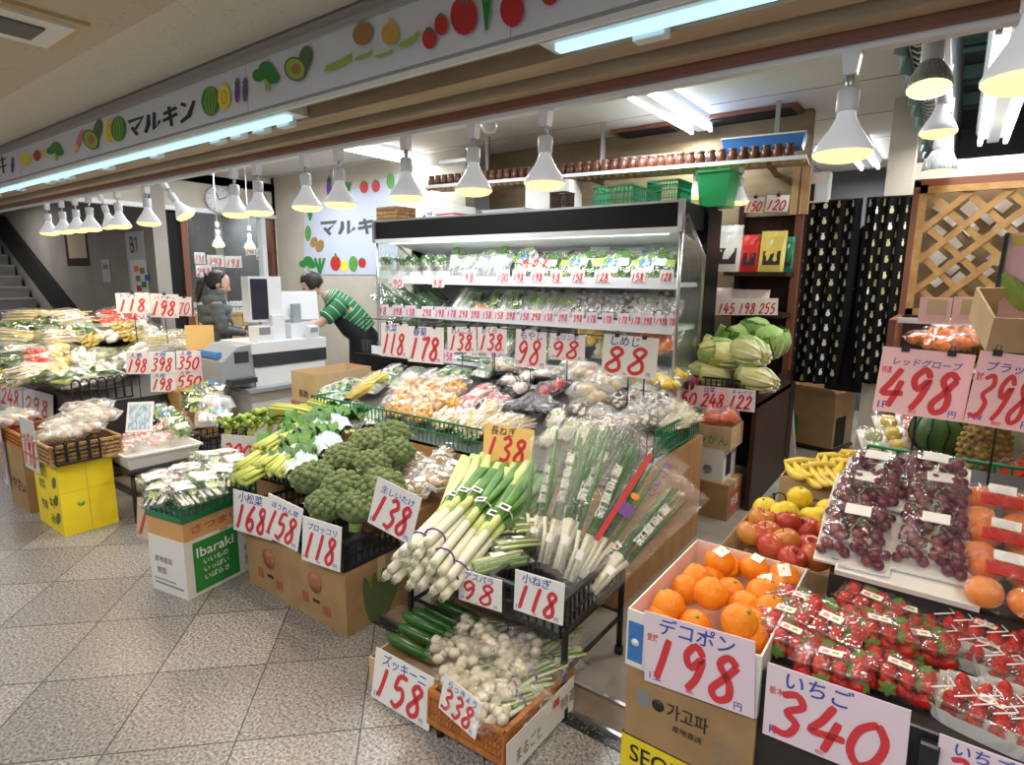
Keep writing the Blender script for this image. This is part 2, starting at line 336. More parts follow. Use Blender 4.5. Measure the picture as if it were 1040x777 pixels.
# the stairwell beyond the open left side
m=MB(); m.box(-16,-7.2,3.05,3.2,0,3,'plaster_grey'); struct('wall_stairwell',m)
m=MB(); m.box(-16,-7.3,1.46,4.7,2.6,2.7,'plaster_grey'); m.box(-16.1,-15.9,-4,4,0,2.7,'plaster_grey'); struct('ceiling_stairwell',m)
m=MB(); m.box(-7.42,-7.36,3.2,3.40,0,2.3,'void_shade'); struct('wall_recess',m)  # flat near-black panel in place of the unlit doorway's shade
m=MB()
for i in range(13): m.box(-9.55-.28*i-.28,-9.55-.28*i,1.2,3.0,0 if i<2 else .165*(i-1),.165*(i+1),'stone_step'); m.box(-9.55-.28*i-.28,-9.545-.28*i,1.2,3.0,.165*(i+1)-.02,.165*(i+1)+.003,'plaster_grey')
struct('stairs',m)
m=MB(); m.prism([(-9.2,0),(-9.2,.55),(-9.5,.95),(-12.4,2.42),(-13.2,2.42),(-9.9,.75),(-9.5,.0)],-3.05,-2.98,'black_iron',TM((0,0,0),PI/2)); struct('trim_3',m)
# window of the neighbouring shop, reddish posts, white rails
m=MB(); m.box(-7.40,-7.30,3.40,3.47,0,2.3,'wood_red'); m.box(-7.40,-7.30,4.53,4.60,0,2.3,'wood_red'); m.box(-7.40,-7.29,4.40,4.46,.95,2.28,'trim_white'); m.box(-7.40,-7.28,1.72,4.62,2.26,2.31,'trim_white'); m.box(-7.4,-7.28,3.45,4.55,1.04,1.07,'wood_light'); 
w1=m.build('window_1'); tag(w1,None,kind='structure')
m=MB(); m.box(-7.36,-7.352,3.47,4.40,1.07,2.26,GLASSY); m.build('pane',w1)
m=MB(); m.box(-7.34,-7.30,3.47,4.55,.2,1.04,'wood_light')
for i in range(9): m.box(-7.30,-7.297,3.47+.12*i,3.473+.12*i,.2,1.04,'wood_dark')
m.build('panel',w1)
m=MB(); m.box(-8.4,-7.7,4.0,4.1,0,2.6,'plaster_grey'); m.box(-9.4,-9.3,3.4,4.8,0,2.6,'wood_dark'); m.box(-9.4,-7.45,4.75,4.85,0,2.6,'dark_grey'); struct('wall_neighbour',m)
area('neighbour_light',(-8.3,4.4,2.4),.6,.3,16)
# beam over the shop front: wooden battens, slot coloured as dark as its shade, lamp rail
m=MB(); m.box(-12,3,1.535,1.625,2.16,2.34,'wood_pale'); m.box(-12,3,1.625,1.655,2.20,2.34,'void_shade'); m.box(-12,3,1.655,1.71,2.135,2.34,'wood_pale'); m.box(-12,3,1.46,1.72,2.30,2.43,'dark_grey'); m.box(-12,3,1.71,1.735,2.11,2.30,'wood_red'); struct('trim_4',m)
m=MB(); m.box(-8,3,1.737,1.775,2.095,2.125,'trim_white'); m.box(-8,3,1.737,1.775,2.125,2.30,'plaster'); struct('trim_5',m)
# signboard with its painted vegetables
def onplane(Y):
    def f(px,py): p=P(px,py,Y=Y); return (p.x,p.z)
    return f
class Paint:
    """painted shapes on a wall facing the corridor; outlines measured in the photograph, turned into points of that wall"""
    def __init__(s,mb,Y): s.mb=mb; s.Y=Y; s.f=onplane(Y); s.k=0
    def poly(s,pts,c):
        s.k+=1; y=s.Y-.0006-.00012*s.k; q=[s.f(*p) for p in pts]; s.mb.add([(a,y,b) for a,b in q],[tuple(range(len(q)))],c)
    def blob(s,cx,cy,rx,ry,c,rot=0,n=16,pw=1):
        o=[]
        for i in range(n):
            t=2*PI*i/n; a,b=rx*math.cos(t),ry*math.sin(t); o.append((cx+a*math.cos(rot)-b*math.sin(rot),cy+a*math.sin(rot)+b*math.cos(rot)))
        s.poly(o,c)
    def line(s,pts,wd,c):
        """brush stroke, width in pixels"""
        s.k+=1; t=MB(); t.stroke([(a,b) for a,b in pts],wd,c,smooth_pts=False); y=s.Y-.0006-.00012*s.k
        s.mb.add([(q[0],y,q[1]) for q in (s.f(v[0],v[1]) for v in t.v)],t.f,c)
mat('paint_green',(.03,.27,.05),.5); mat('paint_red',(.55,.03,.03),.5); mat('paint_pink',(.75,.20,.35),.5); mat('paint_brown',(.40,.23,.08),.5); mat('paint_amber',(.65,.42,.08),.5)
def veg(p,kind,x,y,s=1.0,sy=None):
    h=sy or s
    if kind=='eggplant': p.blob(x,y+1*h,2.6*s,9*h,'ink_purple'); p.poly([(x-3*s,y-6*h),(x+3*s,y-6*h),(x+.5*s,y-12*h)],'ink_olive')
    elif kind=='tomato': p.blob(x,y,8*s,9*h,'paint_red'); p.poly([(x-4*s,y-9*h),(x-1*s,y-6*h),(x+3*s,y-6*h),(x+1*s,y-10*h)],'paint_green')
    elif kind=='avocado':
        p.blob(x+5*s,y-5*h,6*s,12*h,'ink_olive',.2); p.blob(x-4*s,y+4*h,10*s,11*h,'ink_olive',-.5); p.blob(x-4*s,y+4*h,8.5*s,9.5*h,'ink_lime',-.5); p.blob(x-3*s,y+4*h,4.5*s,5*h,'paint_brown')
    elif kind=='pumpkin':
        p.blob(x,y,10*s,16*h,'paint_green')
        for k in (-6,-2,2,6): p.line([(x+k*s*.5,y-14*h),(x+k*s,y),(x+k*s*.5,y+14*h)],1.1*s,'ink_lime')
    elif kind=='squash':
        p.blob(x,y,7*s,14*h,'ink_yellow'); p.blob(x,y,3.4*s,8*h,'paint_amber'); p.blob(x,y,2.2*s,6*h,'ink_yellow')
    elif kind=='broccoli':
        p.poly([(x-2*s,y),(x+2*s,y),(x+3*s,y+14*h),(x-1*s,y+14*h)],'ink_lime')
        for a,b,r in ((-7,0,6),(6,2,6),(0,-6,7),(-3,-2,6),(3,-3,6)): p.blob(x+a*s,y+b*h,r*s,r*h,'paint_green')
    elif kind=='pod': p.poly([(x-13*s,y+6*h),(x-11*s,y+1*h),(x+6*s,y-5*h),(x+13*s,y-11*h),(x+11*s,y-2*h),(x-4*s,y+5*h)],'ink_lime')
    elif kind=='potato': p.blob(x,y,9*s,11*h,'paint_brown',.3)
    elif kind=='onion': p.blob(x,y+3*h,9*s,11*h,'paint_amber'); p.poly([(x-3*s,y-5*h),(x+3*s,y-5*h),(x,y-15*h)],'paint_amber')
    elif kind=='leaf':
        for a in (-4,0,4): p.line([(x,y+10*h),(x+a*s*1.2,y-10*h)],3.4*s,'paint_green')
    elif kind=='pepper': p.blob(x,y+2*h,7*s,11*h,'ink_x' if 0 else 'paint_red'); p.blob(x,y-9*h,1.5*s,4*h,'paint_green')
    elif kind=='lemon': p.blob(x,y,5*s,6*h,'ink_yellow')
    elif kind=='sweet': p.blob(x,y,3.4*s,14*h,'paint_pink',.3); p.blob(x-4*s,y+8*h,3*s,4*h,'ink_yellow')
def marukin(p,c,q,wd):
    """the four big katakana of the shop's sign; q maps a unit square cell (k, u, v) to the photo"""
    S=[[(.08,.12),(.92,.12),(.50,.60)],[(.28,.45),(.62,.92)],
       [(1.25,.10),(1.25,.55),(1.08,.92)],[(1.58,.08),(1.58,.88),(1.92,.55)],
       [(2.12,.32),(2.88,.22)],[(2.08,.62),(2.92,.50)],[(2.42,.05),(2.60,.98)],
       [(3.12,.12),(3.42,.28)],[(3.12,.92),(3.60,.75),(3.90,.18)]]
    for st in S: p.line([q(a,b) for a,b in st],wd,c)
sb=thing('signboard','long shop signboard under the corridor ceiling with painted vegetables and black lettering','sign',(-3,1.43,2.28))
I=Matrix.Translation((3,-1.43,-2.28))
m=MB(); m.box(-12,1.5,1.405,1.415,2.160,2.425,'sign_grey'); m.box(-12,1.5,1.415,1.46,2.32,2.425,'sign_grey'); m.box(-12,1.5,1.395,1.405,2.160,2.176,'trim_white'); m.box(-12,1.5,1.39,1.405,2.365,2.385,'sign_grey'); m.build('frame',sb,I)
m=MB(); m.box(-12,1.5,1.40,1.405,2.19,2.365,'sign_white'); p=Paint(m,1.40)
for a in (-5.2,-3.85,-2.36,-1.05): m.box(a,a+.003,1.3995,1.40,2.19,2.365,'sign_grey')
marukin(p,'ink_black',lambda a,b:(129+a*17.6,(122-a*6.2)+b*(20+a*1.1)),4.6)
for st in ([(0,163),(6,161)],[(0,170),(7,167.5)],[(2,159),(4,176)]): p.line(st,2,'ink_black')
for v in (('eggplant',13,168,.6,.8),('lemon',26,162,1.1),('tomato',38,158,.5,.6),('lemon',45,156,.5),('broccoli',57,153,.7),('sweet',81,143,.8,.9),('avocado',96,138,.75,1),('squash',112,133,.65,.8),('pumpkin',121,131,.75,.8),('pumpkin',215,103,.95),('squash',229,99,.9,.95),('eggplant',242,93,.9,1.2),('eggplant',250,92,.9,1.2),('broccoli',272,77,1.1,1.1),('avocado',306,66,1.1,1.15),('pod',345,66,1.1,1.2),('potato',370,35,1.1),('onion',398,32,1,1.05),('pod',371,58,.7,.7),('pod',392,56,.75,.6),('pod',417,43,.8,1.1),('tomato',438,40,.9,1.2),('tomato',450,26,.85,1.2),('tomato',473,17,1.7,2.2),('leaf',496,8,1.0,2.4),('pepper',522,8,1.7,1.6),('tomato',560,-4,1.1,1.2)): veg(p,*v)
m.build('panel',sb,I)
# strip light fittings behind the sign's lower edge
mat('strip_glow',(.52,.86,1),.5,emit=.95)
for k,(a,b) in enumerate(((-8.6,-2.15),(-.98,1.2))):
    t=thing('strip_light_fitting',['long cool white strip light fitting behind the sign, over its far end','cool white strip light fitting behind the sign, over the fruit end'][k],'light',((a+b)/2,1.49,2.22),group='strip lights behind the sign')
    I=Matrix.Translation((-(a+b)/2,-1.49,-2.22))
    m=MB(); m.box(a,b,1.43,1.53,2.168,2.30,'trim_white')
    m.build('housing',t,I)
    m=MB(); m.box(a+.04,b-.04,1.455,1.485,2.150,2.167,'strip_glow'); m.build('tube',t,I)
    x=a+.25
    while x<b:
        m=MB(); m.box(x,x+.085,1.49,1.527,2.140,2.167,'trim_white'); m.build('end_clip',t,I); x+=.62 if (int(x*100)%2) else .18
# air vent in the near ceiling
v=thing('ceiling_vent','square white air vent in the corridor ceiling','vent',P(8,18,Z=2.30))
m=MB(); m.box(-.16,.16,-.16,.16,-.012,0,'carton_light'); m.box(-.13,.13,-.13,.13,-.022,-.012,'white_paint'); m.build('frame',v); m=MB(); m.box(-.07,.07,-.07,.07,-.028,-.022,'dark_grey'); m.build('grille',v)
# ------------------------------------------------------------------ builders shared by many things
ITEMS='デコポン|いちご|レッドグローブ|ブラッド|ズッキーニ|らっきょう|小ねぎ|アスパラ|長ねぎ|生しいたけ|ブロッコリ|ほうれん草|小松菜|かぶ|しめじ|エリンギ|れんこん|おくら|春菊|水菜|もやし|トマト|パクチー|大根|白菜|キャベツ|レタス|なす|えのき|舞茸|豆苗|大葉|三つ葉|1P|1玉|1本|円|1袋|税抜|栃木|愛媛|Ibaraki|いいもの|いっぱい|いばらき|JA|茨城|SEQUOIA|가고파|長助|まるごと|B1|さつまいも|あじさい|やさい|いかん|みかん|りんご|バナナ|特選|野菜|産地直送|ねぎ|千代田|人参|WOW|キ'.split('|')
glyphs(ITEMS)
DIG={'0':[[(.45,1),(.12,.75),(.05,.3),(.3,0),(.6,.2),(.68,.65),(.45,1)]],'1':[[(.42,1),(.34,.5),(.25,0)]],'2':[[(.1,.72),(.35,1),(.62,.8),(.4,.4),(.05,.02),(.36,.08),(.72,.02)]],
'3':[[(.1,.9),(.4,1),(.6,.78),(.3,.55),(.6,.35),(.45,.05),(.05,.08)]],'4':[[(.4,1),(.2,.62),(.05,.35),(.42,.36),(.78,.38)],[(.58,.7),(.5,.35),(.42,0)]],'5':[[(.66,.98),(.25,.95),(.15,.55),(.5,.6),(.6,.3),(.35,0),(.05,.1)]],
'6':[[(.55,1),(.15,.5),(.1,.15),(.35,0),(.58,.2),(.4,.45),(.12,.3)]],'7':[[(.08,.9),(.4,.93),(.66,.95),(.45,.5),(.3,0)]],'8':[[(.62,.85),(.35,1),(.15,.8),(.5,.45),(.55,.12),(.28,0),(.08,.2),(.35,.52),(.62,.85)]],'9':[[(.6,.8),(.35,1),(.1,.75),(.3,.5),(.58,.75),(.5,.3),(.3,0)]]}
def digits(mb,t,x,y,w,h,m,wd=None,shear=.18):
    n=len(t); c=w/n; k=0
    for ch in t:
        for st in DIG[ch]: mb.stroke([(x+c*k+a*c*1.12+b*h*shear-h*shear*.4+random.uniform(-.02,.02)*c,y+b*h*(1+.04*(k%2))) for a,b in st],wd or h*.12,m,z=.0012+.0002*k)
        k+=1
def card_mesh(w,h,paper,item,price,small=False,ink2='ink_blue',extra=True,sub='1P',place=None):
    m=MB(); T=Matrix.Identity(4)
    m.box(-w/2,w/2,-h/2,h/2,-.003,0,paper)
    wd=min(h*.095,w*.075)
    digits(m,price,-w*.43,-h*.41,w*.84,h*.60,'ink_red',wd)
    if item:
        asp=GL[item][2]; hh=min(h*.24,w*.74/asp); m.word(item,-w*.36,h*.24,hh,ink2,z=.0009,shear=.12)
    if not small:
        m.word(sub,-w*.45,-h*.44,h*.11,ink2,z=.0009); m.word('円',w*.33,-h*.46,h*.10,ink2,z=.0009)
        if place: m.word(place,-w*.47,h*.10,h*.11,'ink_red',z=.0009,wd=w*.11)
        m.word('税抜',-w*.1,-h*.47,h*.055,'ink_red',z=.0009)
    return m
def plane_at(C,yaw,tilt):
    n=Vector((math.sin(yaw)*math.cos(tilt),-math.cos(yaw)*math.cos(tilt),math.sin(tilt))); return n
def hit(px,py,C,n):
    d=(P(px,py,Z=0) if 0 else RT*((px-520)/FPX)+UP*(-(py-388.5)/FPX)+FW); o=Vector((0,0,CAMH))
    return o+d*((C-o).dot(n)/d.dot(n))
NCARD=[0]
def card(q,label,price,item=None,paper='card_white',yaw=0,tilt=.12,group=None,clip=None,stick=0,small=False,sub='1P',place=None,ink2='ink_blue',cat='price card',name='price_card',**anc):
    """a handwritten price card; q = its four corners in the photograph from the upper left round, or (x0,y0,x1,y1)"""
    if len(q)==4 and not hasattr(q[0],'__len__'): q=((q[0],q[1]),(q[2],q[1]),(q[2],q[3]),(q[0],q[3]))
    cx=sum(p[0] for p in q)/4; cy=sum(p[1] for p in q)/4
    C=P(cx,cy,**anc); n=plane_at(C,yaw,tilt); a=[hit(*p,C,n) for p in q]
    r=((a[1]-a[0])+(a[2]-a[3])); w=r.length/2; r.normalize(); u=n.cross(r); h=abs(((a[0]-a[3])+(a[1]-a[2])).dot(u))/2
    c=(a[0]+a[1]+a[2]+a[3])/4
    T=Matrix(((r.x,u.x,n.x,c.x),(r.y,u.y,n.y,c.y),(r.z,u.z,n.z,c.z),(0,0,0,1)))
    mb=card_mesh(w,h,paper,item,price,small,ink2,True,sub,place)
    if clip or stick:
        t=thing(name,label,cat,T=T,group=group); mb.build('card',t)
        for s in ((-.25,.25) if clip==2 else (0,)) if clip else ():
            b=MB(); b.box(s*w-.012,s*w+.012,h/2-.012,h/2+.008,-.009,.006,'black_plastic',ty=.0); b.tube([(s*w-.007,h/2+.006,0),(s*w-.006,h/2+.022,.002),(s*w+.006,h/2+.022,.002),(s*w+.007,h/2+.006,0)],.0016,'black_iron',5); b.build('clip',t)
        if stick:
            b=MB(); Ti=T.to_3x3().inverted(); e=Ti@Vector((0,0,-stick)); s0=Vector((0,0,-.008)); b.tube([s0+Vector((0,h*.45,0)),s0+Vector((0,-h*.4,0)),s0+Vector((0,-h*.4,0))+e],.0035,'black_iron',6); b.build('stick',t)
    else: t=tag(mb.build(name,T=T),label,cat,group)
    return t
def FT(face,o): return Matrix.Translation(o)@{'front':rotm(PI/2),'right':rotm(PI/2,0,PI/2),'left':rotm(PI/2,0,-PI/2),'top':Matrix.Identity(4)}[face]
def carton(name,label,loc,w,d,h,m,rz=0,open_=False,prints=None,cat='box',group=None,flaps=True,inside=None,tape=True,lid=None):
    """cardboard box, origin at the middle of its base; prints(mb,w,d,h) adds its print"""
    t=thing(name,label,cat,loc,(0,0,rz),group); b=MB()
    if open_: b.tray(-w/2,w/2,-d/2,d/2,0,h,.005,m,inside=inside or 'carton_inside')
    else: b.box(-w/2,w/2,-d/2,d/2,0,h,m)
    if prints: prints(b,w,d,h)
    b.build('body',t)
    if open_ and flaps:
        for k in range(4):
            f=MB(); L=(w if k%2==0 else d); o=(d if k%2==0 else w)/2; T=rotm(0,0,k*PI/2)@Matrix.Translation((0,-o,h))@rotm(R(random.uniform(35,75)))
            f.box(-L/2+.004,L/2-.004,-.0,.004,0,min(w,d)*.36,m,T); f.build('flap',t)
    elif tape and not open_:
        f=MB(); f.box(-w/2-.0006,w/2+.0006,-.022,.022,h,h+.0008,'carton_light'); f.box(w/2,w/2+.0009,-.022,.022,h*.62,h,'carton_light'); f.build('tape',t)
    return t
def crate(name,label,loc,w,d,h,m,rz=0,rx=0,pitch=.028,bar=.006,cat='basket',group=None,rows=(.5,),arch=False):
    """plastic basket with slotted sides, origin at the middle of its base"""
    t=thing(name,label,cat,T=TM(loc,rx,0,rz),group=group)
    b=MB(); b.box(-w/2,w/2,-d/2,d/2,0,.008,m); b.build('bottom',t)
    for k in range(4):
        L=(w if k%2==0 else d); o=(d if k%2==0 else w)/2; T=rotm(0,0,k*PI/2)@Matrix.Translation((0,-o,0)); s=MB()
        s.box(-L/2,L/2,-.006,.006,0,h*.16,m,T); n=max(2,int(L/pitch))
        if not arch: s.box(-L/2,L/2,-.009,.009,h-.014,h,m,T)
        for q in rows: s.box(-L/2,L/2,-.004,.004,h*q-.004,h*q+.004,m,T)
        for i in range(n+1):
            x=-L/2+L*i/n
            s.box(x-bar/2,x+bar/2,-.004,.004,0,h-(.01 if not arch else L/n/2),m,T)
            if arch and i<n: s.tube([T@Vector((x+L/n/2-L/n/2*math.cos(a*PI/5),0,h-L/n/2+L/n/2*math.sin(a*PI/5))) for a in range(6)],bar*.55,m,5)
        s.build('side',t)
    return t
def fence(name,label,a,b,z0,h,m,pitch=.03,bar=.0028,cat='divider',group=None,mid=.5,arch=True):
    """low wire fence of round arches that keeps the goods in; runs from a to b"""
    A,B=Vector((*a,z0)),Vector((*b,z0)); L=(B-A).length; d=(B-A)/L; n=int(L/pitch); s=MB(); q=L/n; z=Vector((0,0,1))
    t=thing(name,label,cat,A,group=group)
    r=MB(); r.tube([(0,0,0),d*L],bar*1.3,m,5)
    if mid: r.tube([(0,0,h*mid),d*L+z*h*mid],bar,m,5)
    if not arch: r.tube([(0,0,h),d*L+z*h],bar*1.3,m,5)
    r.build('rail',t)
    for i in range(n):
        x=d*(q*i); p=[x]
        p+=[x+d*(q*.45-q*.45*math.cos(k*PI/4))+z*(h-q*.5+q*.5*math.sin(k*PI/4)) for k in range(5)] if arch else [x+z*h]
        if arch: p.append(x+d*q*.9)
        s.tube(p,bar,m,4,cap=False)
    s.build('arches' if arch else 'bars',t); return t
# ------------------------------------------------------------------ reflector lamps
mat('lamp_glow',(1,.72,.30),.4,emit=1.35); mat('lamp_glow_led',(1,.76,.42),.4,emit=1.2); mat('lamp_white',(.82,.84,.88),.3); mat('lamp_reflector',(.84,.86,.90),.3,emit=.22); mat('lamp_ribs',(.50,.54,.58),.35,.3); mat('tube_glow',(.95,.98,1),.4,emit=9)
def lamp_root(cord=0):
    t=thing('reflector_lamp','x','lamp')
    if cord: m=MB(); m.tube([(0,0,0),(0,0,cord)],.004,'lamp_white',6); m.lathe([(.03,cord-.015),(.03,cord)],'lamp_white',12); m.build('cord',t)
    m=MB(); m.box(-.018,.018,-.014,.014,-.05,0,'lamp_white',tx=.005); m.build('rail_plug',t)
    m=MB(); m.tube([(-.004,0,-.048),(-.004,0,-.085)],.0035,'steel',6); m.tube([(.005,0,-.048),(.005,0,-.085)],.0035,'steel',6); m.build('arm',t)
    m=MB(); m.lathe([(.020,-.135),(.022,-.13),(.022,-.085),(.018,-.08)],'lamp_white',14); m.build('lamp_holder',t)
    m=MB(); m.lathe([(.0605,-.232),(.062,-.229),(.050,-.205),(.030,-.172),(.021,-.150),(.017,-.132)],'lamp_reflector',20,cap=False); m.build('reflector',t)
    m=MB(); m.lathe([(.0001,-.254),(.030,-.252),(.050,-.246),(.0605,-.236),(.0600,-.231)],'lamp_glow',20,cap=False); m.build('glass_face',t)
    return t
LAMP=Kind(lamp_root())
def lit(T,power=12,col=(1,.80,.55),ang=140):
    l=bpy.data.lights.new('lamp_light','SPOT'); l.energy=power; l.color=col; l.spot_size=R(ang); l.spot_blend=.7; l.shadow_soft_size=.05
    o=bpy.data.objects.new('lamp_light',l); COL.objects.link(o); o.matrix_world=T@Matrix.Translation((0,0,-.26))
LPX=[(45,'at the far end of the row'),(60,''),(74,''),(88,''),(118,'over the far produce table'),(148,''),(238,'over the cash desk'),(262,''),(311,'beside the wall poster'),(345,''),(413,'over the end of the chiller'),(481,''),(553,'over the middle of the shop'),(852,'over the fruit side')]
for k,(px,wh) in enumerate(LPX):
    x=P(px,190,Y=1.755).x; T=TM((x,1.755,2.095),0,0,0,(1.14,1.14,1))
    LAMP.put(T,f'white lamp on the front rail, {nth(k,len(LPX))}'+(', '+wh if wh else ''),'reflector lamps on the shopfront rail'); lit(T)
for px,py,ry,rz,X_ in ((103,215,.0,0,0),(168,222,-.5,.3,1)):
    x=P(px,py,Y=1.80).x; T=TM((x,1.80,2.11),.25,ry,rz)
    LAMP.put(T,['glaring white reflector lamp on the shopfront rail tipped towards the corridor','white reflector lamp on the shopfront rail tilted away to one side, near the doorway'][X_],'reflector lamps on the shopfront rail')
    lit(T,9)
T=TM((P(1037,120,Y=1.3).x,1.3,2.10),0,0,0); LAMP.put(T,'white reflector lamp cut by the picture edge beside the tube fitting','reflector lamps on the track'); lit(T)
for k,(px,py,Y,wh) in enumerate(((222,250,3.2,'hanging in front of the neighbour window, on its near side'),(254,252,3.7,'hanging in front of the neighbour window, on its far side'))):
    p=P(px,py,Y=Y); T=TM((p.x,p.y,p.z+.24)); Kind(lamp_root(2.78-T.translation.z)).put(T,'small white lamp '+wh,'lamps before the window')
for px,py,Y,wh in ((706,200,4.45,'white clamp lamp under the jar shelf beside the green crate'),(751,206,4.45,'white clamp lamp under the jar shelf above the packaged seaweed')):
    p=P(px,py,Y=Y); T=TM((p.x,p.y,p.z+.25),0,0,0,1.05); LAMP.put(T,wh,'lamps under the jar shelf'); lit(T,3)
# lamp track running into the shop over the fruit, with LED lamps
m=MB(); m.box(-.155,-.125,1.78,7.6,2.47,2.50,'trim_white'); m.box(-.150,-.130,1.78,7.6,2.50,3.1,'dark_grey'); tag(m.build('lamp_track'),'white lamp track running into the shop over the fruit stand','rail')
def led_root():
    t=thing('spot_lamp','x','lamp')
    m=MB(); m.box(-.016,.016,-.02,.02,-.055,0,'lamp_white'); m.tube([(0,0,-.05),(.02,-.01,-.08),(0,0,-.1)],.006,'steel',6); m.build('bracket',t)
    m=MB(); m.lathe([(.030,-.215),(.034,-.2),(.034,-.10),(.026,-.09)],'lamp_white',16); m.build('lamp_holder',t)
    m=MB(); m.lathe([(.064,-.300),(.066,-.296),(.060,-.26),(.040,-.225),(.030,-.21)],'lamp_ribs',20,cap=False)
    for i in range(24): a=2*PI*i/24; m.tube([(.034*math.cos(a),.034*math.sin(a),-.215),(.058*math.cos(a),.058*math.sin(a),-.258),(.067*math.cos(a),.067*math.sin(a),-.296)],.0022,'lamp_white',4)
    m.build('ribbed_reflector',t)
    m=MB(); m.lathe([(.0001,-.300),(.062,-.298)],'lamp_glow_led',20,cap=False)
    for i in range(7): a=2*PI*i/6; r=.036 if i<6 else 0; m.ball((r*math.cos(a),r*math.sin(a),-.300),.013,'lamp_glow_led',8,5)
    m.build('glass_face',t); return t
LED=Kind(led_root())
for k,(px,py,y,kd,wh) in enumerate(((944,105,2.62,1,'grey ribbed spot lamp at the near end of the fruit track'),(958,133,3.35,0,'reflector lamp on the fruit track, next behind the ribbed one at its near end'),(960,165,3.95,1,'ribbed spot lamp in the middle of the fruit track'),(964,185,4.7,0,'lamp low on the fruit track, second from its far end'),(966,196,5.6,0,'lamp at the far end of the fruit track'))):
    p=P(px,py,Y=y); K=LED if kd else LAMP; T=TM((-.14 if not(k==0) else -.155,y,2.47),R(-14) if k==0 else 0,R(8) if k==0 else 0,.6,1.18 if k in(1,2) else 1.0); K.put(T,wh,'lamps of the fruit track'); lit(T,11)
# fluorescent fittings
def tube_fit(label,x,y,z,L,rz=0,bare=False,rx=0):
    t=thing('fluorescent_light',label,'ceiling light',T=TM((x,y,z),rx,0,rz),group='fluorescent fittings')
    m=MB(); m.box(-.11,.11,-L/2,L/2,0,.05,'trim_white',tx=.03); m.box(-.035,.035,-L/2,L/2,-.03,.0,'trim_white'); m.build('housing',t)
    for s in (-1,1):
        m=MB(); m.tube([(s*.075,-L/2+.03,-.03),(s*.075,L/2-.03,-.03)],.016,'tube_glow',10); m.build('tube',t)
        m=MB(); m.box(s*.075-.014,s*.075+.014,-L/2,-L/2+.03,-.05,0,'trim_white'); m.box(s*.075-.014,s*.075+.014,L/2-.03,L/2,-.05,0,'trim_white'); m.build('tube_socket',t)
tube_fit('twin tube ceiling light above the chiller, in the middle of the shop',-1.76,4.28,2.73,1.23)
tube_fit('twin tube ceiling light deep in the passage behind the curtain',-.86,6.8,2.73,1.3)
tube_fit('twin tube ceiling light above the wall poster',-4.62,4.1,2.73,1.25)
tube_fit('twin tube ceiling light over the cash desk',-6.2,3.1,2.73,1.25,PI/2)
tube_fit('long twin tube light under the dark roof over the fruit',.10,4.6,2.60,2.6)
# ------------------------------------------------------------------ chilled display case
FX0,FX1,FY=-4.30,-1.45,3.72
mat('case_white',(.82,.85,.85),.4); mat('case_black',(.008,.008,.009),.45,spec=.2); mat('price_rail',(.78,.80,.83),.4); mat('canopy_glow',(.93,1,.97),.4,emit=1.6)
fr=thing('refrigerated_display_case','open chilled display case with a black canopy, full of packed vegetables','fridge',((FX0+FX1)/2,FY,0)); I=Matrix.Translation((-(FX0+FX1)/2,-FY,0))
def part(name,parent,I,*boxes):
    m=MB()
    for b in boxes: m.box(*b)
    return m.build(name,parent,I)
part('canopy',fr,I,(FX0,FX1,FY,FY+.75,1.87,2.035,'case_black'),(FX0,FX1,FY-.004,FY,2.02,2.035,'steel'))
part('canopy_lip',fr,I,(FX0,FX1,FY-.012,FY+.05,1.835,1.87,'case_white'))
m=MB(); m.add([(FX0+.02,FY+.05,1.86),(FX1-.02,FY+.05,1.86),(FX1-.02,FY+.62,1.76),(FX0+.02,FY+.62,1.76)],[(3,2,1,0)],'case_white'); m.build('reflector',fr,I)
part('canopy_tube',fr,I,(FX0+.1,FX1-.1,FY+.07,FY+.10,1.83,1.85,'canopy_glow'))
part('back_panel',fr,I,(FX0,FX1,FY+.66,FY+.72,.3,1.87,'grey_plastic'))
part('base',fr,I,(FX0,FX1,FY-.30,FY+.72,0,.80,'case_white'),(FX0,FX1,FY-.31,FY-.28,.72,.86,'case_black'))
for x,n in ((FX0,'end_panel'),(FX1-.0,'end_panel')):
    s=-1 if x==FX0 else 1; a,b=sorted((x,x+s*.03))
    m=MB(); m.box(a,b,FY+.47,FY+.75,0,2.03,'case_black'); m.box(a,b,FY-.02,FY+.03,1.84,2.04,'steel')
    e=m.build(n,fr,I)
    m=MB(); xx=(a+b)/2
    m.tube([(xx,FY+.02,.80),(xx,FY+.02,1.86),(xx,FY+.10,1.95),(xx,FY+.47,1.70),(xx,FY+.47,.80)],.014,'steel',6); m.build('pane_frame',e)
    m=MB(); m.prism([(FY+.02,.80),(FY+.47,.80),(FY+.47,1.70),(FY+.10,1.95),(FY+.02,1.86)],xx-.004,xx+.004,GLASSY,Matrix(((0,0,1,0),(1,0,0,0),(0,1,0,0),(0,0,0,1)))); m.build('pane',e)
SH=[(1.520,FY+.12),(1.225,FY+.06),(.88,FY-.10)]
for z,y in SH:
    s=part('shelf',fr,I,(FX0+.02,FX1-.02,y,FY+.66,z-.03,z,'case_white')); part('price_rail',s,None,(FX0+.02,FX1-.02,y-.012,y,z-.045,z+.03,'price_rail'))
    s.children[0].matrix_basis=Matrix.Identity(4)
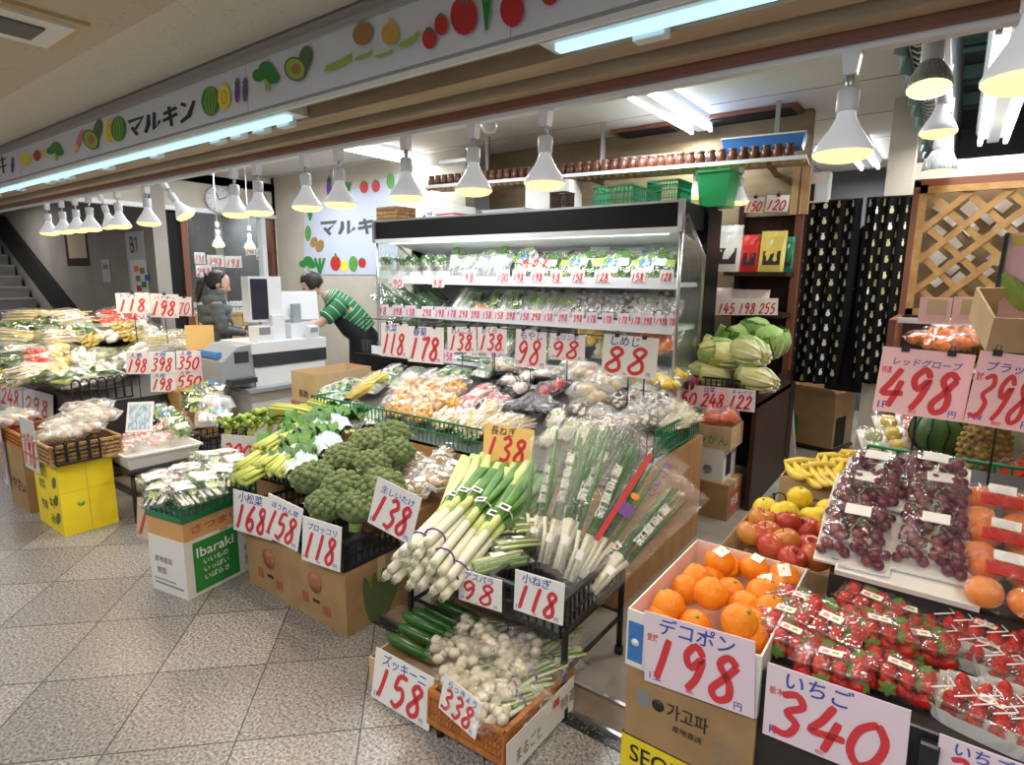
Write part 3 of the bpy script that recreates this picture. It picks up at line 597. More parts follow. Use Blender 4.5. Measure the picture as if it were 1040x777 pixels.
# things kept on top of the case
def onY(px,py,Y): return P(px,py,Y=Y)
b=crate('wicker_basket','pale wicker basket upside down on top of the chiller, at its poster end',(onY(402,205,4.0).x,4.0,2.035),.26,.24,.14,'wicker',pitch=.014,bar=.011,rows=(.25,.5,.75,.97))
carton('white_carton','white carton with a red band lying on top of the chiller',(onY(456,205,4.05).x,4.05,2.035),.42,.26,.11,'carton_white',rz=-.15,prints=lambda b,w,d,h:(b.box(-w/2-.001,w/2+.001,-d/2-.001,d/2+.001,h*.3,h*.42,'paint_red')),tape=False)
m=MB(); m.box(-.055,.055,0,.004,0,.07,'card_white'); m.word('特選',-.04,.02,.03,'ink_blue',T=FT('front',(0,0,0))); tag(m.build('price_tag',T=Matrix.Translation((onY(437,217,3.80).x,3.80,2.036))),'small white tag standing on the chiller top before the white carton','tag')
m=MB(); m.tray(-.22,.22,-.13,.13,0,.05,.006,'tray_grey',tx=.02,ty=.02); tag(m.build('flat_tray',T=Matrix.Translation((onY(520,207,4.05).x,4.05,2.035))),'flat grey tray on top of the chiller beside the white carton','tray')
carton('white_carton','tall plain white carton standing behind the chiller top under the jar shelf',(onY(562,200,4.25).x,4.25,2.035),.42,.2,.27,'carton_white',tape=False)
crate('plastic_basket','dark brown round slotted bin on the chiller before the tall white carton',(onY(571,200,4.02).x,4.02,2.035),.13,.13,.15,'wood_dark',pitch=.018)
crate('plastic_basket','green slotted basket on the chiller top, next to the brown bin',(onY(630,195,4.05).x,4.05,2.035),.30,.24,.16,'green_plastic',rows=(.35,.65))
crate('plastic_basket','green wire-like basket on the chiller top under the jar shelf lamp',(onY(680,190,4.1).x,4.1,2.035),.22,.24,.17,'green_plastic',pitch=.02,bar=.003,rows=(.3,.6,.8))
m=MB(); m.tray(-.11,.11,-.12,.12,0,.24,.006,'green_bright',tx=.02,ty=.02); m.box(-.118,.118,-.128,.128,.225,.24,'green_bright'); tag(m.build('plastic_tub',T=Matrix.Translation((onY(729,195,4.3).x,4.3,2.035))),'bright green plastic tub at the passage end of the chiller top','tub')
# ------------------------------------------------------------------ shelf of brown pots over the case
a,b_=Vector((-4.0,4.03,2.35)),Vector((-.88,4.42,2.35)); L=(b_-a).length; rz=math.atan2(b_.y-a.y,b_.x-a.x); T0=Matrix.Translation(a)@rotm(0,0,rz)
mat('pot_brown',(.10,.03,.018),.35,rand=(.15,.055,.03))
t=thing('high_shelf','long narrow shelf with a white edge high over the chiller carrying brown pots','shelf',T=T0)
m=MB(); m.box(0,L,0,.30,-.018,0,'wood_pale'); m.build('board',t)
m=MB(); m.box(0,L,-.008,0,-.022,.004,'trim_white'); m.build('edge',t)
m=MB()
for i in range(54): m.lathe([(.0001,-.045),(.022,-.035),(.028,-.019)],'wood_light',8,TM((.03+i*L/54,.04,0)),cap=False)
m.build('scalloped_fringe',t)
for x in (.5,1.6,2.9):
    m=MB(); m.box(x,x+.03,.02,.55,-.05,-.018,'wood_red'); m.box(x,x+.03,.27,.30,-.02,.43,'steel'); m.build('bracket',t)
m=MB(); m.lathe([(.020,0),(.030,.012),(.033,.035),(.027,.052),(.022,.060),(.026,.066),(.026,.074),(.0001,.076)],'pot_brown',12); P0=m.build('brown_pot')
for i in range(42):
    o=P0 if i==0 else P0.copy()
    if i: COL.objects.link(o)
    o.matrix_basis=T0@Matrix.Translation((.06+i*(L-.1)/42,.05,0))@Matrix.Diagonal((1.08,1.08,1.25,1)); tag(o,'small brown pot, one of the row along the white-edged high shelf','pot','brown pots on the high shelf')
def shelfobj(m,px,name,label,cat,dy=.2,dz=0): return tag(m.build(name,T=T0@Matrix.Translation(((onY(px,150,4.4).x+4.0)/math.cos(rz),dy,dz))),label,cat)
m=MB(); m.tray(-.24,.24,-.10,.10,0,.085,.005,'steel',tx=.02,ty=.01); shelfobj(m,664,'metal_tray','silver metal tray standing behind the brown pots on the high shelf','tray',.2,.03)
m=MB(); m.tray(-.27,.27,-.11,.11,0,.09,.006,'tray_blue',tx=.02,ty=.015); m.box(-.275,.275,-.115,-.11,.08,.09,'trim_white'); shelfobj(m,772,'plastic_tray','blue plastic tray with a white rim on the high shelf, passage end','tray',.2,.085)
m=MB(); m.box(-.16,.16,-.1,.1,0,.02,'carton_white'); m.box(-.14,.15,-.09,.1,.02,.04,'tray_blue'); shelfobj(m,712,'paper_pad','blue and white papers stacked between the two trays on the high shelf','paper',.2,.02)
m=MB(); m.box(-.10,.10,-.09,.09,0,.085,'wood_light'); shelfobj(m,772,'wooden_box','low wooden box on the high shelf under the blue tray','box',.2,0)
m=MB(); m.box(-.14,.14,-.05,.05,0,.025,'trim_white'); m.tube([(-.1,0,.03),(.1,0,.03)],.012,'white_enamel',8); tag(m.build('bare_batten_light',T=TM((onY(463,178,4.0).x,4.0,2.50),0,0,.1)),'short white batten light hanging over the far end of the high shelf','light')
# framed hatches in the ceiling
for px,py,sx,lb in ((660,133,.55,'dark framed hatch in the shop ceiling behind the tube light'),(762,118,.75,'dark framed hatch in the shop ceiling above the blue tray')):
    p=P(px,py,Z=2.775); t=thing('ceiling_hatch',lb,'hatch',p)
    part('frame',t,None,(-sx/2,sx/2,-.2,.2,-.02,0,'wood_red')); part('opening',t,None,(-sx/2+.05,sx/2-.05,-.15,.15,-.03,-.02,'void_shade'))
t=thing('ceiling_speaker','round brown speaker grille in the shop ceiling','speaker',P(778,62,Z=2.78)); m=MB(); m.lathe([(.13,-.012),(.15,0)],'wood_pale',24); m.build('rim',t); m=MB(); m.lathe([(.0001,-.018),(.12,-.016),(.125,-.010)],'wood_tan',24); m.build('grille',t)
t=thing('dome_lamp','small white round lamp on a bracket under the shop ceiling','lamp',P(497,122,Y=2.6)); m=MB(); m.lathe([(.0001,-.07),(.03,-.06),(.045,-.03),(.03,0),(.0001,.01)],'lamp_white',16); m.build('globe',t); m=MB(); m.tube([(0,0,0),(.02,.05,.05),(0,.08,.16),(0,.08,.36)],.010,'steel',8); m.lathe([(.05,.35),(.05,.37)],'lamp_white',16,TM((0,.08,0))); m.build('bracket',t)
# ------------------------------------------------------------------ dark shelving beside the case
SX0,SX1=-1.42,-.95
t=thing('dark_shelving','dark brown wooden shelving at the passage with cabbages and dry packs','shelf',((SX0+SX1)/2,3.98,0)); I=Matrix.Translation((-(SX0+SX1)/2,-3.98,0))
part('side_panel',t,I,(SX1-.03,SX1,3.98,5.15,0,.86,'wood_dark')); part('counter_board',t,I,(SX0,SX1,3.98,4.95,.72,.75,'wood_dark'))
part('back_panel',t,I,(SX0-.02,SX1,4.95,4.98,0,2.08,'wood_dark'))
part('upright',t,I,(SX1-.06,SX1-.01,4.88,4.95,.75,2.14,'wood_red')); part('upright',t,I,(SX0,SX0+.04,4.88,4.95,.75,2.1,'wood_dark'))
for z in (1.60,1.30): 
    s=part('shelf_board',t,I,(SX0,SX1-.03,4.60,4.95,z-.03,z,'wood_dark'))
part('head_board',t,I,(SX0+.02,SX1-.05,4.90,4.94,2.02,2.34,'wood_tan'),(SX1-.10,SX1-.05,4.86,4.90,2.02,2.36,'wood_light'),(SX1-.04,SX1+.02,4.86,4.90,2.02,2.36,'wood_light'))
def flatpack(name,px0,px1,py0,py1,Y,zb,c,label,cat='pack',pr=None,lean=.15,inkc='ink_black'):
    x0,x1=P(px0,py1,Y=Y).x,P(px1,py1,Y=Y).x; w=x1-x0; h=P((px0+px1)/2,py0,Y=Y).z-zb
    t=thing(name,label,cat,T=TM(((x0+x1)/2,Y,zb),-lean))
    m=MB(); m.pillow(w,h,.035,c,rotm(PI/2)@Matrix.Translation((0,h/2,-.01)),jit=.08); m.build('pouch',t)
    m=MB()
    m.box(-w*.34,w*.34,h*.16,h*.5,.0,.002,inkc,rotm(PI/2)@Matrix.Translation((0,0,.022)));
    m.ball((0,0,0),(w*.2,h*.12,.004),'ink_white',10,6,rotm(PI/2)@Matrix.Translation((0,h*.68,.02))); m.build('print',t); return t
mat('pouch_red',(.65,.03,.03),.35); mat('pouch_yellow',(.80,.66,.15),.35); mat('pouch_white',(.75,.80,.80),.35); mat('pouch_green',(.02,.22,.12),.35); mat('pouch_pale',(.85,.72,.68),.4)
flatpack('seaweed_pack',726,752,228,258,4.72,1.60,M('pouch_white'),'white and black pouch of dried food on the upper dark shelf')
flatpack('seaweed_pack',752,771,238,258,4.72,1.60,M('pouch_red'),'red pouch on the upper dark shelf')
flatpack('seaweed_pack',771,797,234,260,4.70,1.60,M('pouch_yellow'),'yellow pouch on the upper dark shelf')
flatpack('seaweed_pack',796,806,240,258,4.78,1.60,M('pouch_green'),'dark green pouch at the post end of the upper dark shelf')
flatpack('rice_cake_pack',707,742,292,316,4.68,1.30,M('pouch_pale'),'pale pink flat pack behind price cards on the lower dark shelf, chiller side',inkc='ink_white')
flatpack('rice_cake_pack',742,780,294,316,4.68,1.30,M('pouch_pale'),'pale pink flat pack behind price cards on the lower dark shelf, post side',inkc='ink_white')
card((757,200,776,216),'tilted price card under the high shelf beside the clamp lamp','150',yaw=.1,small=True,Y=4.55,paper='card_pale',clip=1); card((778,198,801,215),'white price card on the post end under the high shelf','120',small=True,Y=4.55,yaw=.1,clip=1)
for k,(a,b,pr,it) in enumerate(((706,728,'148','のり'),(728,749,'145',''),(749,770,'198',''),(770,790,'255',''))):
    card((a,303,b,320),f'pink price card on the edge of the lower dark shelf, {nth(k,4)}',pr,small=True,paper='card_pale',Y=4.585,tilt=0,yaw=0)
# boxes stacked in the bay under the cabbages
def pr_brown(b,w,d,h):
    b.box(w/2,w/2+.001,-d*.4,d*.42,h*.15,h*.75,'ink_brown'); b.word('野菜',-w*.35,h*.62,h*.2,'ink_red',T=FT('front',(0,-d/2,0))); b.word('特選',-d*.3,h*.3,h*.3,'ink_white',T=FT('right',(w/2+.002,0,0)))
    for q in ((-.35,.1,-.05,.12),(-.35,.45,-.05,.47)): b.box(q[0]*w,q[2]*w,-d/2-.001,-d/2,q[1]*h,q[3]*h,'ink_grey')
by=3.86
carton('cardboard_box','brown cardboard box on the floor at the bottom of the stack beside the wooden island',(-1.165,by,.012),.30,.30,.24,'carton',prints=pr_brown)
carton('cardboard_box','white carton with black print in the middle of the stack beside the wooden island',(-1.185,by,.252),.24,.26,.22,'carton_white',prints=lambda b,w,d,h:(b.box(w/2,w/2+.001,-d*.3,d*.1,h*.15,h*.8,'ink_black'),b.word('人参',-w*.35,h*.2,h*.3,'ink_black',T=FT('front',(0,-d/2,0)))))
carton('cardboard_box','pale yellow cardboard box on top of the stack, holding net bags of oranges',(-1.165,by,.472),.27,.27,.15,'carton_light',open_=True,flaps=False,prints=lambda b,w,d,h:b.word('みかん',-w*.3,h*.2,h*.4,'ink_green',T=FT('front',(0,-d/2,0))))
# ------------------------------------------------------------------ passage: curtain, jacket, box, control box
def curtain_mat():
    m=mat('curtain_black',(.006,.006,.007),.9,spec=.15); nt=m.node_tree; N=nt.nodes.new; L=nt.links
    return m
curtain_mat(); mat('pineapple_cream',(.66,.62,.42),.8); mat('pineapple_white',(.75,.78,.74),.8); mat('pineapple_olive',(.40,.38,.16),.8)
CY=5.0
def curtain(label,x0,x1,z0,z1,side):
    t=thing('pineapple_curtain',label,'curtain',((x0+x1)/2,CY,z1),group='pineapple curtain halves'); w=x1-x0; H=z1-z0
    def fn(u,v):
        x=-w/2+u*w; z=-H*v; pull=side*.05*max(0,(v-.55))**1.1*(u if side<0 else 1-u)
        return (x+pull*1.2,.018*math.sin(u*26+v*1.5)+.006*math.sin(u*61),z)
    m=MB(); m.grid(fn,44,14,'curtain_black'); m.grid(lambda u,v:(fn(u,v)[0],fn(u,v)[1]+.004,fn(u,v)[2]),44,14,'curtain_black')
    r=0; z=.03
    while z<H-.02:
        x=.02+(.05 if r%2 else 0)
        while x<w-.02:
            u=x/w; v=z/H; c=fn(u,v); e=fn(min(1,u+.012),v); dx,dy=e[0]-c[0],e[1]-c[1]; k=math.hypot(dx,dy) or 1; dx/=k;dy/=k
            col=random.choice(['pineapple_cream','pineapple_cream','pineapple_white','pineapple_olive'])
            pts=[(c[0]+a*dx,c[1]+a*dy-.0035,c[2]+b) for a,b in ((0,-.028),(.012,-.023),(.0155,-.006),(.010,.006),(.006,.009),(.010,.026),(0,.019),(-.010,.026),(-.006,.009),(-.010,.006),(-.0155,-.006),(-.012,-.023))]
            m.add(pts,[tuple(range(12))],col); x+=.088
        z+=.056; r+=1
    m.build('cloth',t); m=MB(); m.tube([(-w/2,.01,.0),(w/2,.01,.0)],.008,'wood_dark',6); m.build('rod',t); return t
curtain('black curtain printed with pineapples, the half beside the shelving',-1.03,-.60,.76,2.12,-1); curtain('black curtain printed with pineapples, the half beside the wooden lattice',-.575,-.23,.80,2.12,1)
mat('cloth_black',(.010,.011,.014),.8); mat('cloth_navy',(.012,.014,.022),.85)
t=thing('hanging_jacket','dark jacket with pale stripes hanging in the gap of the pineapple curtain','jacket',(-.575,5.22,1.95))
m=MB(); m.lathe([(.03,.0),(.06,-.03),(.16,-.10),(.17,-.35),(.155,-.7),(.18,-1.25),(.0001,-1.25)],'cloth_navy',18,TM((0,0,0),0,0,0,(1,.45,1))); m.build('body',t)
m=MB(); m.tube([(.13,0,-.1),(.19,-.02,-.4),(.17,-.04,-.72)],[.05,.05,.04],'cloth_navy',8); m.build('sleeve',t); m=MB(); m.tube([(-.13,0,-.1),(-.17,-.02,-.4),(-.14,-.05,-.72)],[.05,.05,.04],'cloth_navy',8); m.build('sleeve',t)
m=MB()
for k in range(3): m.box(-.10,.06,-.092,-.088,-.47-.035*k,-.455-.035*k,'trim_white',rotm(0,.2))
m.build('stripes',t); m=MB(); m.tube([(0,0,0),(0,0,.05),(.02,0,.09),(-.02,0,.12)],.005,'steel',6); m.build('hanger_hook',t)
def cut(b,w,d,h): b.box(w/2,w/2+.001,-d*.4,d*.1,h*.02,h*.55,'void_shade'); b.box(-w*.45,-w*.1,-d/2-.001,-d/2,h*.15,h*.5,'paint_green')
m=MB()
carton('cardboard_box','large brown cardboard box with a dark hand hole standing in the passage',(-.93,6.05,.06),.52,.42,.50,'carton',rz=-.25,prints=cut,open_=True)
m=MB(); m.box(-.28,.28,-.2,.2,.03,.06,'black_plastic'); 
for a in (-.22,.22):
    for b in (-.15,.15): m.lathe([(.02,-.012),(.02,.03)],'rubber',8,TM((a,b,.012)))
tag(m.build('trolley',T=TM((-.93,6.05,0),0,0,-.25)),'low black trolley under the big cardboard box in the passage','trolley')
m=MB(); m.box(-.03,.03,-.03,.03,0,1.0,'trim_white',rotm(.1,-.12)); tag(m.build('pale_board',T=TM((-1.0,5.55,.012))),'narrow pale board leaning in the dark passage beside the curtain','board')
t=thing('control_box','white wall unit with a small screen above the curtain rail','device',P(829,190,Y=4.96)); part('body',t,None,(-.085,.085,-.02,.1,-.11,.10,'white_enamel')); part('screen',t,None,(-.075,-.005,-.024,-.02,-.10,.02,'ink_black')); part('keypad',t,None,(.005,.075,-.024,-.02,-.09,.03,'sign_white')); part('label_strip',t,None,(-.078,.05,-.024,-.02,.04,.09,'card_pale'))
# ------------------------------------------------------------------ lattice screen with papers behind
LY=4.02
lt=thing('lattice_screen','framed wooden lattice screen with diagonal slats over the fruit shelf','screen',(.02,LY,1.30)); x0,x1=-.215,.33; z0,z1=1.36,2.06; I=Matrix.Translation((-.02,-LY,-1.30))
part('post',lt,I,(x0-.03,x0,LY,LY+.04,.7,z1+.02,'wood_red')); part('top_rail',lt,I,(x0-.03,x1,LY,LY+.04,z1-.01,z1+.03,'wood_red')); part('bottom_rail',lt,I,(x0,x1,LY,LY+.03,z0,z0+.035,'wood_lattice'))
part('inner_frame',lt,I,(x0,x0+.035,LY,LY+.03,z0,z1,'wood_lattice'),(x0,x1,LY,LY+.03,z1-.045,z1-.01,'wood_lattice'))
def clipline(c,sl):
    pts=[]
    for x in (x0+.03,x1):
        z=c+sl*x
        if z0+.03<=z<=z1-.04: pts.append((x,z))
    for z in (z0+.03,z1-.04):
        x=(z-c)/sl
        if x0+.03<x<x1: pts.append((x,z))
    return pts
for sl in (1,-1):
    k=-.9
    for i in range(12):
        c=(z0+z1)/2+(-.86+i*.165); q=clipline(c,sl)
        if len(q)>=2:
            a,b=q[0],q[1]; L=math.hypot(b[0]-a[0],b[1]-a[1])
            if L>.04:
                m=MB(); m.box(0,L,-.016,.016,0,.009,'wood_lattice',Matrix.Translation((a[0],LY+(.01 if sl>0 else .018),a[1]))@rotm(0,-math.atan2(b[1]-a[1],b[0]-a[0]))@rotm(-PI/2)); m.build('slat',lt,I)
m=MB(); m.box(x0,x1,LY+.10,LY+.12,z0,z1,'wood_tan'); m.build('backing_board',lt,I)
for k,(px,py) in enumerate(((957,210),(985,212),(1018,208),(968,222),(1005,220),(1033,222),(952,236),(985,232),(1017,232),(968,248),(952,262),(980,262),(965,272),(950,284),(975,284),(1000,275),(1012,262))):
    p=P(px,py,Y=LY+.09); m=MB(); m.box(-.034,.034,0,.003,-.03,.03,'card_white' if k%4 else 'tray_grey',rotm(0,random.uniform(.6,.9))); tag(m.build('paper_card',T=Matrix.Translation(p)),'small paper slip pinned behind the wooden lattice, one of many','paper','paper slips behind the lattice')
# ------------------------------------------------------------------ wall banner, clock, notices at the far left
t=thing('wall_banner','pale banner with vegetables and black lettering on the wall beside the chiller','banner',(-5.6,4.61,1.5)); I=Matrix.Translation((5.6,-4.61,-1.5))
m=MB(); f=onplane(4.612); q=[f(309,211),f(404,176),f(404,279),f(309,279)]; m.add([(x,4.612,z) for x,z in q]+[(x,4.617,z) for x,z in q],[(3,2,1,0),(4,5,6,7),(0,1,5,4),(1,2,6,5),(2,3,7,6),(3,0,4,7)],'banner_white')
p=Paint(m,4.612)
marukin(p,'dark_grey',lambda a,b:(324+a*19,(225-a*1.5)+b*(15+a*.8)),4.2)
for v in (('leaf',315,217,.7,.7),('eggplant',334,190,.9,1),('pumpkin',313,237,.3,.5),('potato',319,246,.4,.5),('potato',325,250,.45,.6),('broccoli',313,268,.7,.6),('leaf',325,270,1.0,.8),('pepper',341,266,.75,.7),('lemon',350,270,.7,1),('pumpkin',359,268,.42,.5),('tomato',368,267,.5,.55),('tomato',370,190,.55,.7),('tomato',382,189,.55,.7),('pumpkin',397,184,.4,.5),('leaf',352,192,.8,.7),('squash',345,193,.5,.4)): veg(p,*v)
m.build('cloth',t,I)
c=P(221,203,X=-7.285); t=thing('wall_clock','round white wall clock above the window rail behind the lamps','clock',T=Matrix.Translation(c)@rotm(0,PI/2)); m=MB(); m.lathe([(.155,0),(.165,.02),(.155,.045),(.14,.04)],'tray_grey',28,cap=False); m.build('rim',t)
m=MB(); m.lathe([(.0001,.03),(.145,.03)],'white_enamel',28,cap=False)
for i in range(12): a=i*PI/6; m.box(-.003,.003,.115,.135,.031,.033,'ink_black',rotm(0,0,a))
m.build('dial',t)
m=MB(); m.box(-.005,.005,0,.08,.034,.037,'ink_black',rotm(0,0,1.9)); m.build('hand',t); m=MB(); m.box(-.004,.004,0,.11,.037,.040,'ink_black',rotm(0,0,.4)); m.build('hand',t)
t=thing('level_sign','pale floor sign with the level letters on the stairwell wall','sign',(-7.6,3.045,1.7)); m=MB(); f=onplane(3.045)
def quad(mb,Y,x0,y0,x1,y1,c,k=0):
    a=P(x0,y0,Y=Y);b=P(x1,y1,Y=Y); mb.box(min(a.x,b.x),max(a.x,b.x),Y-.004-k,Y-.002-k,min(a.z,b.z),max(a.z,b.z),c)
I=Matrix.Translation((7.6,-3.045,-1.7))
m=MB(); quad(m,3.05,127,236,155,330,'card_grey'); m.build('panel',t,I)
m=MB(); a=P(132,256,Y=3.042); b=P(151,240,Y=3.042); h=b.z-a.z; TT=Matrix.Translation((a.x,3.042,a.z))@rotm(PI/2)
for st in ([(0,0),(0,1)],[(0,1),(.42,.97),(.55,.76),(.4,.56),(0,.52)],[(0,.52),(.45,.48),(.62,.26),(.45,.03),(0,0)],[(.95,.78),(1.2,1),(1.2,0)]): m.stroke([(x*h*.85+.03,y*h) for x,y in st],h*.11,'ink_black',T=TT); m.build('lettering',t,I)
t=thing('notice_board','white notice with small coloured pictures under the level sign','notice',(-7.6,3.04,1.4)); I=Matrix.Translation((7.6,-3.04,-1.4))
m=MB(); quad(m,3.044,132,264,154,320,'card_white'); m.build('sheet',t,I)
m=MB()
for k,(x,y,c) in enumerate(((136,270,'ink_orange'),(142,272,'paint_brown'),(147,279,'tray_blue'),(138,280,'ink_grey'),(144,286,'ink_green'),(139,290,'ink_red'))): quad(m,3.038,x,y,x+5,y+6,c)
m.build('pictures',t,I)
t=thing('framed_notice','dark framed notice hanging on the stairwell wall','frame',(-9.5,3.04,1.8)); I=Matrix.Translation((9.5,-3.04,-1.8)); m=MB(); quad(m,3.05,65,236,92,270,'wood_dark'); m.build('frame',t,I); m=MB(); quad(m,3.045,68,239,89,262,'card_tan'); m.build('sheet',t,I)
t=thing('wall_notice','small pale sheet stuck on the stairwell wall','notice',P(108,275,Y=3.045)); m=MB(); m.box(-.12,.12,-.004,0,-.14,.14,'card_grey'); m.build('sheet',t); m=MB(); m.box(-.08,.08,-.006,-.004,.02,.08,'ink_grey'); m.build('text_block',t)
# price cards and egg packs behind the neighbour window
for k,(px,py,w_) in enumerate(((203,262,11),(219,265,17),(237,266,17),(207,275,16),(266,258,12),(254,253,10))):
    card((px-w_/2,py-6,px+w_/2,py+6),f'price card behind the neighbour window, {nth(sorted((203,219,237,207,266,254)).index(px),6)}',random.choice(['248','298','198','240']),small=True,X=-7.42,yaw=PI/2-.01,tilt=0,paper='card_pale' if k in(1,2,3) else 'card_white')
m=MB(); m.box(-7.8,-7.43,3.45,4.55,1.0,1.06,'trim_white'); m.box(-7.8,-7.43,3.45,4.55,0,1.0,'wood_light'); struct('trim_6',m)
mat('egg_pack',(.80,.82,.85),.3)
def eggpack():
    t=thing('egg_pack','x','egg pack'); m=MB(); m.box(-.06,.06,-.13,.13,0,.025,'egg_pack'); m.build('tray',t); m=MB()
    for a in range(2):
        for b in range(5): m.ball((-.03+.06*a,-.1+.05*b,.035),(.024,.022,.032),'white_enamel',8,5)
    m.build('eggs',t); return t
EG=Kind(eggpack())
for k in range(8): EG.put(Matrix.Translation((-7.52-.0*k,3.6+.28*(k%4),1.06+.075*(k//4))),f'clear pack of white eggs behind the window, {nth(k%4,4)} of its {"lower" if k<4 else "upper"} row','egg packs in the neighbour window')
# ------------------------------------------------------------------ cash desk
mat('machine_white',(.74,.77,.80),.35); mat('machine_grey',(.30,.34,.38),.4); mat('machine_dark',(.035,.04,.05),.3); mat('screen_dark',(.02,.025,.04),.15)
t=thing('checkout_counter','light grey counter carrying the cash machine','counter',(-4.8,2.9,0)); I=Matrix.Translation((4.8,-2.9,0))
part('cabinet',t,I,(-5.1,-4.52,2.55,3.30,0.012,.60,'machine_white')); part('top',t,I,(-5.14,-4.46,2.50,3.36,.60,.63,'machine_grey')); part('slot',t,I,(-4.519,-4.515,2.95,2.96,.2,.42,'ink_black'))
t=thing('cash_machine','white and dark cash machine with coin trays on the counter','cash register',(-4.8,2.9,.63)); I=Matrix.Translation((4.8,-2.9,-.63))
part('lower_body',t,I,(-5.05,-4.56,2.62,3.30,.63,.79,'machine_white')); part('dark_band',t,I,(-5.05,-4.55,2.62,3.31,.79,.90,'machine_dark')); part('upper_body',t,I,(-5.05,-4.56,2.60,3.32,.90,.99,'machine_white'))
m=MB(); m.prism([(2.36,.66),(2.62,.63),(2.62,.98),(2.50,.97),(2.36,.86)],-5.03,-4.58,'machine_grey',Matrix(((0,0,1,0),(1,0,0,0),(0,1,0,0),(0,0,0,1)))); m.build('coin_unit',t,I)
part('coin_slot',t,I,(-4.581,-4.575,2.46,2.58,.84,.93,'machine_dark')); part('coin_tray',t,I,(-4.60,-4.50,2.38,2.60,.68,.72,'machine_dark')); part('note_slot',t,I,(-4.98,-4.66,2.36,2.40,.88,.93,'tray_blue'))
t=thing('customer_screen','tall dark customer screen on a white column over the cash machine','screen',(-4.75,2.86,.99)); I=Matrix.Translation((4.75,-2.86,-.99))
part('column',t,I,(-4.82,-4.66,2.86,2.98,.99,1.20,'machine_white')); part('housing',t,I,(-4.83,-4.72,2.70,3.0,1.15,1.53,'machine_white')); 
part('display',t,I,(-4.722,-4.712,2.715,2.865,1.17,1.51,'screen_dark'))
part('card_reader',t,I,(-4.73,-4.60,2.68,2.82,.99,1.12,'machine_white')); part('keypad',t,I,(-4.604,-4.598,2.70,2.80,1.05,1.11,'ink_grey'))
t=thing('sales_terminal','white till monitor tilted back, seen from behind on the cash machine','monitor',(-4.75,3.15,.99))
m=MB(); m.box(-.07,.07,-.10,.14,0,.13,'machine_white'); m.build('foot',t); m=MB(); m.box(-.015,.02,-.17,.20,.16,.42,'machine_white',rotm(0,-.28,-.5)); m.build('screen_back',t); m=MB(); m.box(-.02,.02,-.04,.04,.1,.3,'machine_grey'); m.build('arm',t)
t=thing('card_terminal','small white card terminal standing on the front of the cash machine','terminal',(-4.6,3.2,.99)); m=MB(); m.box(-.03,.03,-.05,.05,-.02,.11,'machine_white',rotm(0,.15)); m.build('body',t); m=MB(); m.box(.031,.034,-.035,.035,.06,.10,'machine_grey',rotm(0,.15)); m.build('screen',t)
def pr_naga(b,w,d,h):
    b.word('長助',-d*.35,h*.16,h*.3,'ink_black',T=FT('right',(w/2+.001,0,0)),wd=d*.34); b.box(w/2,w/2+.001,-d*.46,-d*.39,h*.15,h*.45,'ink_red'); b.box(w/2,w/2+.001,d*.05,d*.4,h*.16,h*.24,'ink_black'); b.word('長助',-w*.2,h*.16,h*.26,'ink_black',T=FT('front',(0,-d/2-.001,0)))
carton('cardboard_box','open cardboard box with black lettering at the far end of the wooden island',(-4.06,3.0,.55),.32,.55,.24,'carton_light',open_=True,flaps=False,prints=pr_naga)
carton('cardboard_box','plain cardboard box under the open lettered box at the far end of the island',(-4.06,3.0,.25),.34,.56,.30,'carton'); carton('cardboard_box','brown cardboard box on the floor under the boxes at the far end of the island',(-4.06,3.0,.012),.36,.58,.238,'carton')
t=thing('wooden_crate','brown wooden bin standing before the cash desk','crate',(-5.0,2.25,0.012)); part('body',t,None,(-.22,.22,-.14,.14,0,.62,'wood_ply')); part('edge',t,None,(.20,.224,-.144,-.12,0,.66,'wood_light')); part('edge',t,None,(-.224,-.2,-.144,-.12,0,.66,'wood_light'))
# ------------------------------------------------------------------ people
def skin(verts,edges,radii):
    me=bpy.data.meshes.new('s'); me.from_pydata(verts,edges,[]); o=bpy.data.objects.new('s',me); COL.objects.link(o)
    sm=o.modifiers.new('s','SKIN'); ss=o.modifiers.new('u','SUBSURF'); ss.levels=ss.render_levels=2
    for k,r in enumerate(radii):
        v=me.skin_vertices[0].data[k]; v.radius=r if hasattr(r,'__len__') else (r,r); v.use_root=(k==0)
    dg=bpy.context.evaluated_depsgraph_get(); e=bpy.data.meshes.new_from_object(o.evaluated_get(dg)); vs=[tuple(v.co) for v in e.vertices]; fs=[tuple(p.vertices) for p in e.polygons]
    bpy.data.objects.remove(o); bpy.data.meshes.remove(me); bpy.data.meshes.remove(e); return vs,fs
mat('skin_tone',(.66,.42,.31),.5,sub=.05); mat('hair_black',(.018,.013,.012),.45,bump=.4,bscale=90,stretch=(1,1,.2)); mat('jacket_grey',(.085,.10,.10),.5,c2=(.11,.125,.125),scale=12); mat('trousers_black',(.012,.012,.014),.7); mat('shirt_green',(.02,.17,.06),.7); mat('apron_black',(.012,.013,.018),.75); mat('mask_white',(.85,.86,.88),.7); mat('lip',(.45,.16,.14),.5)
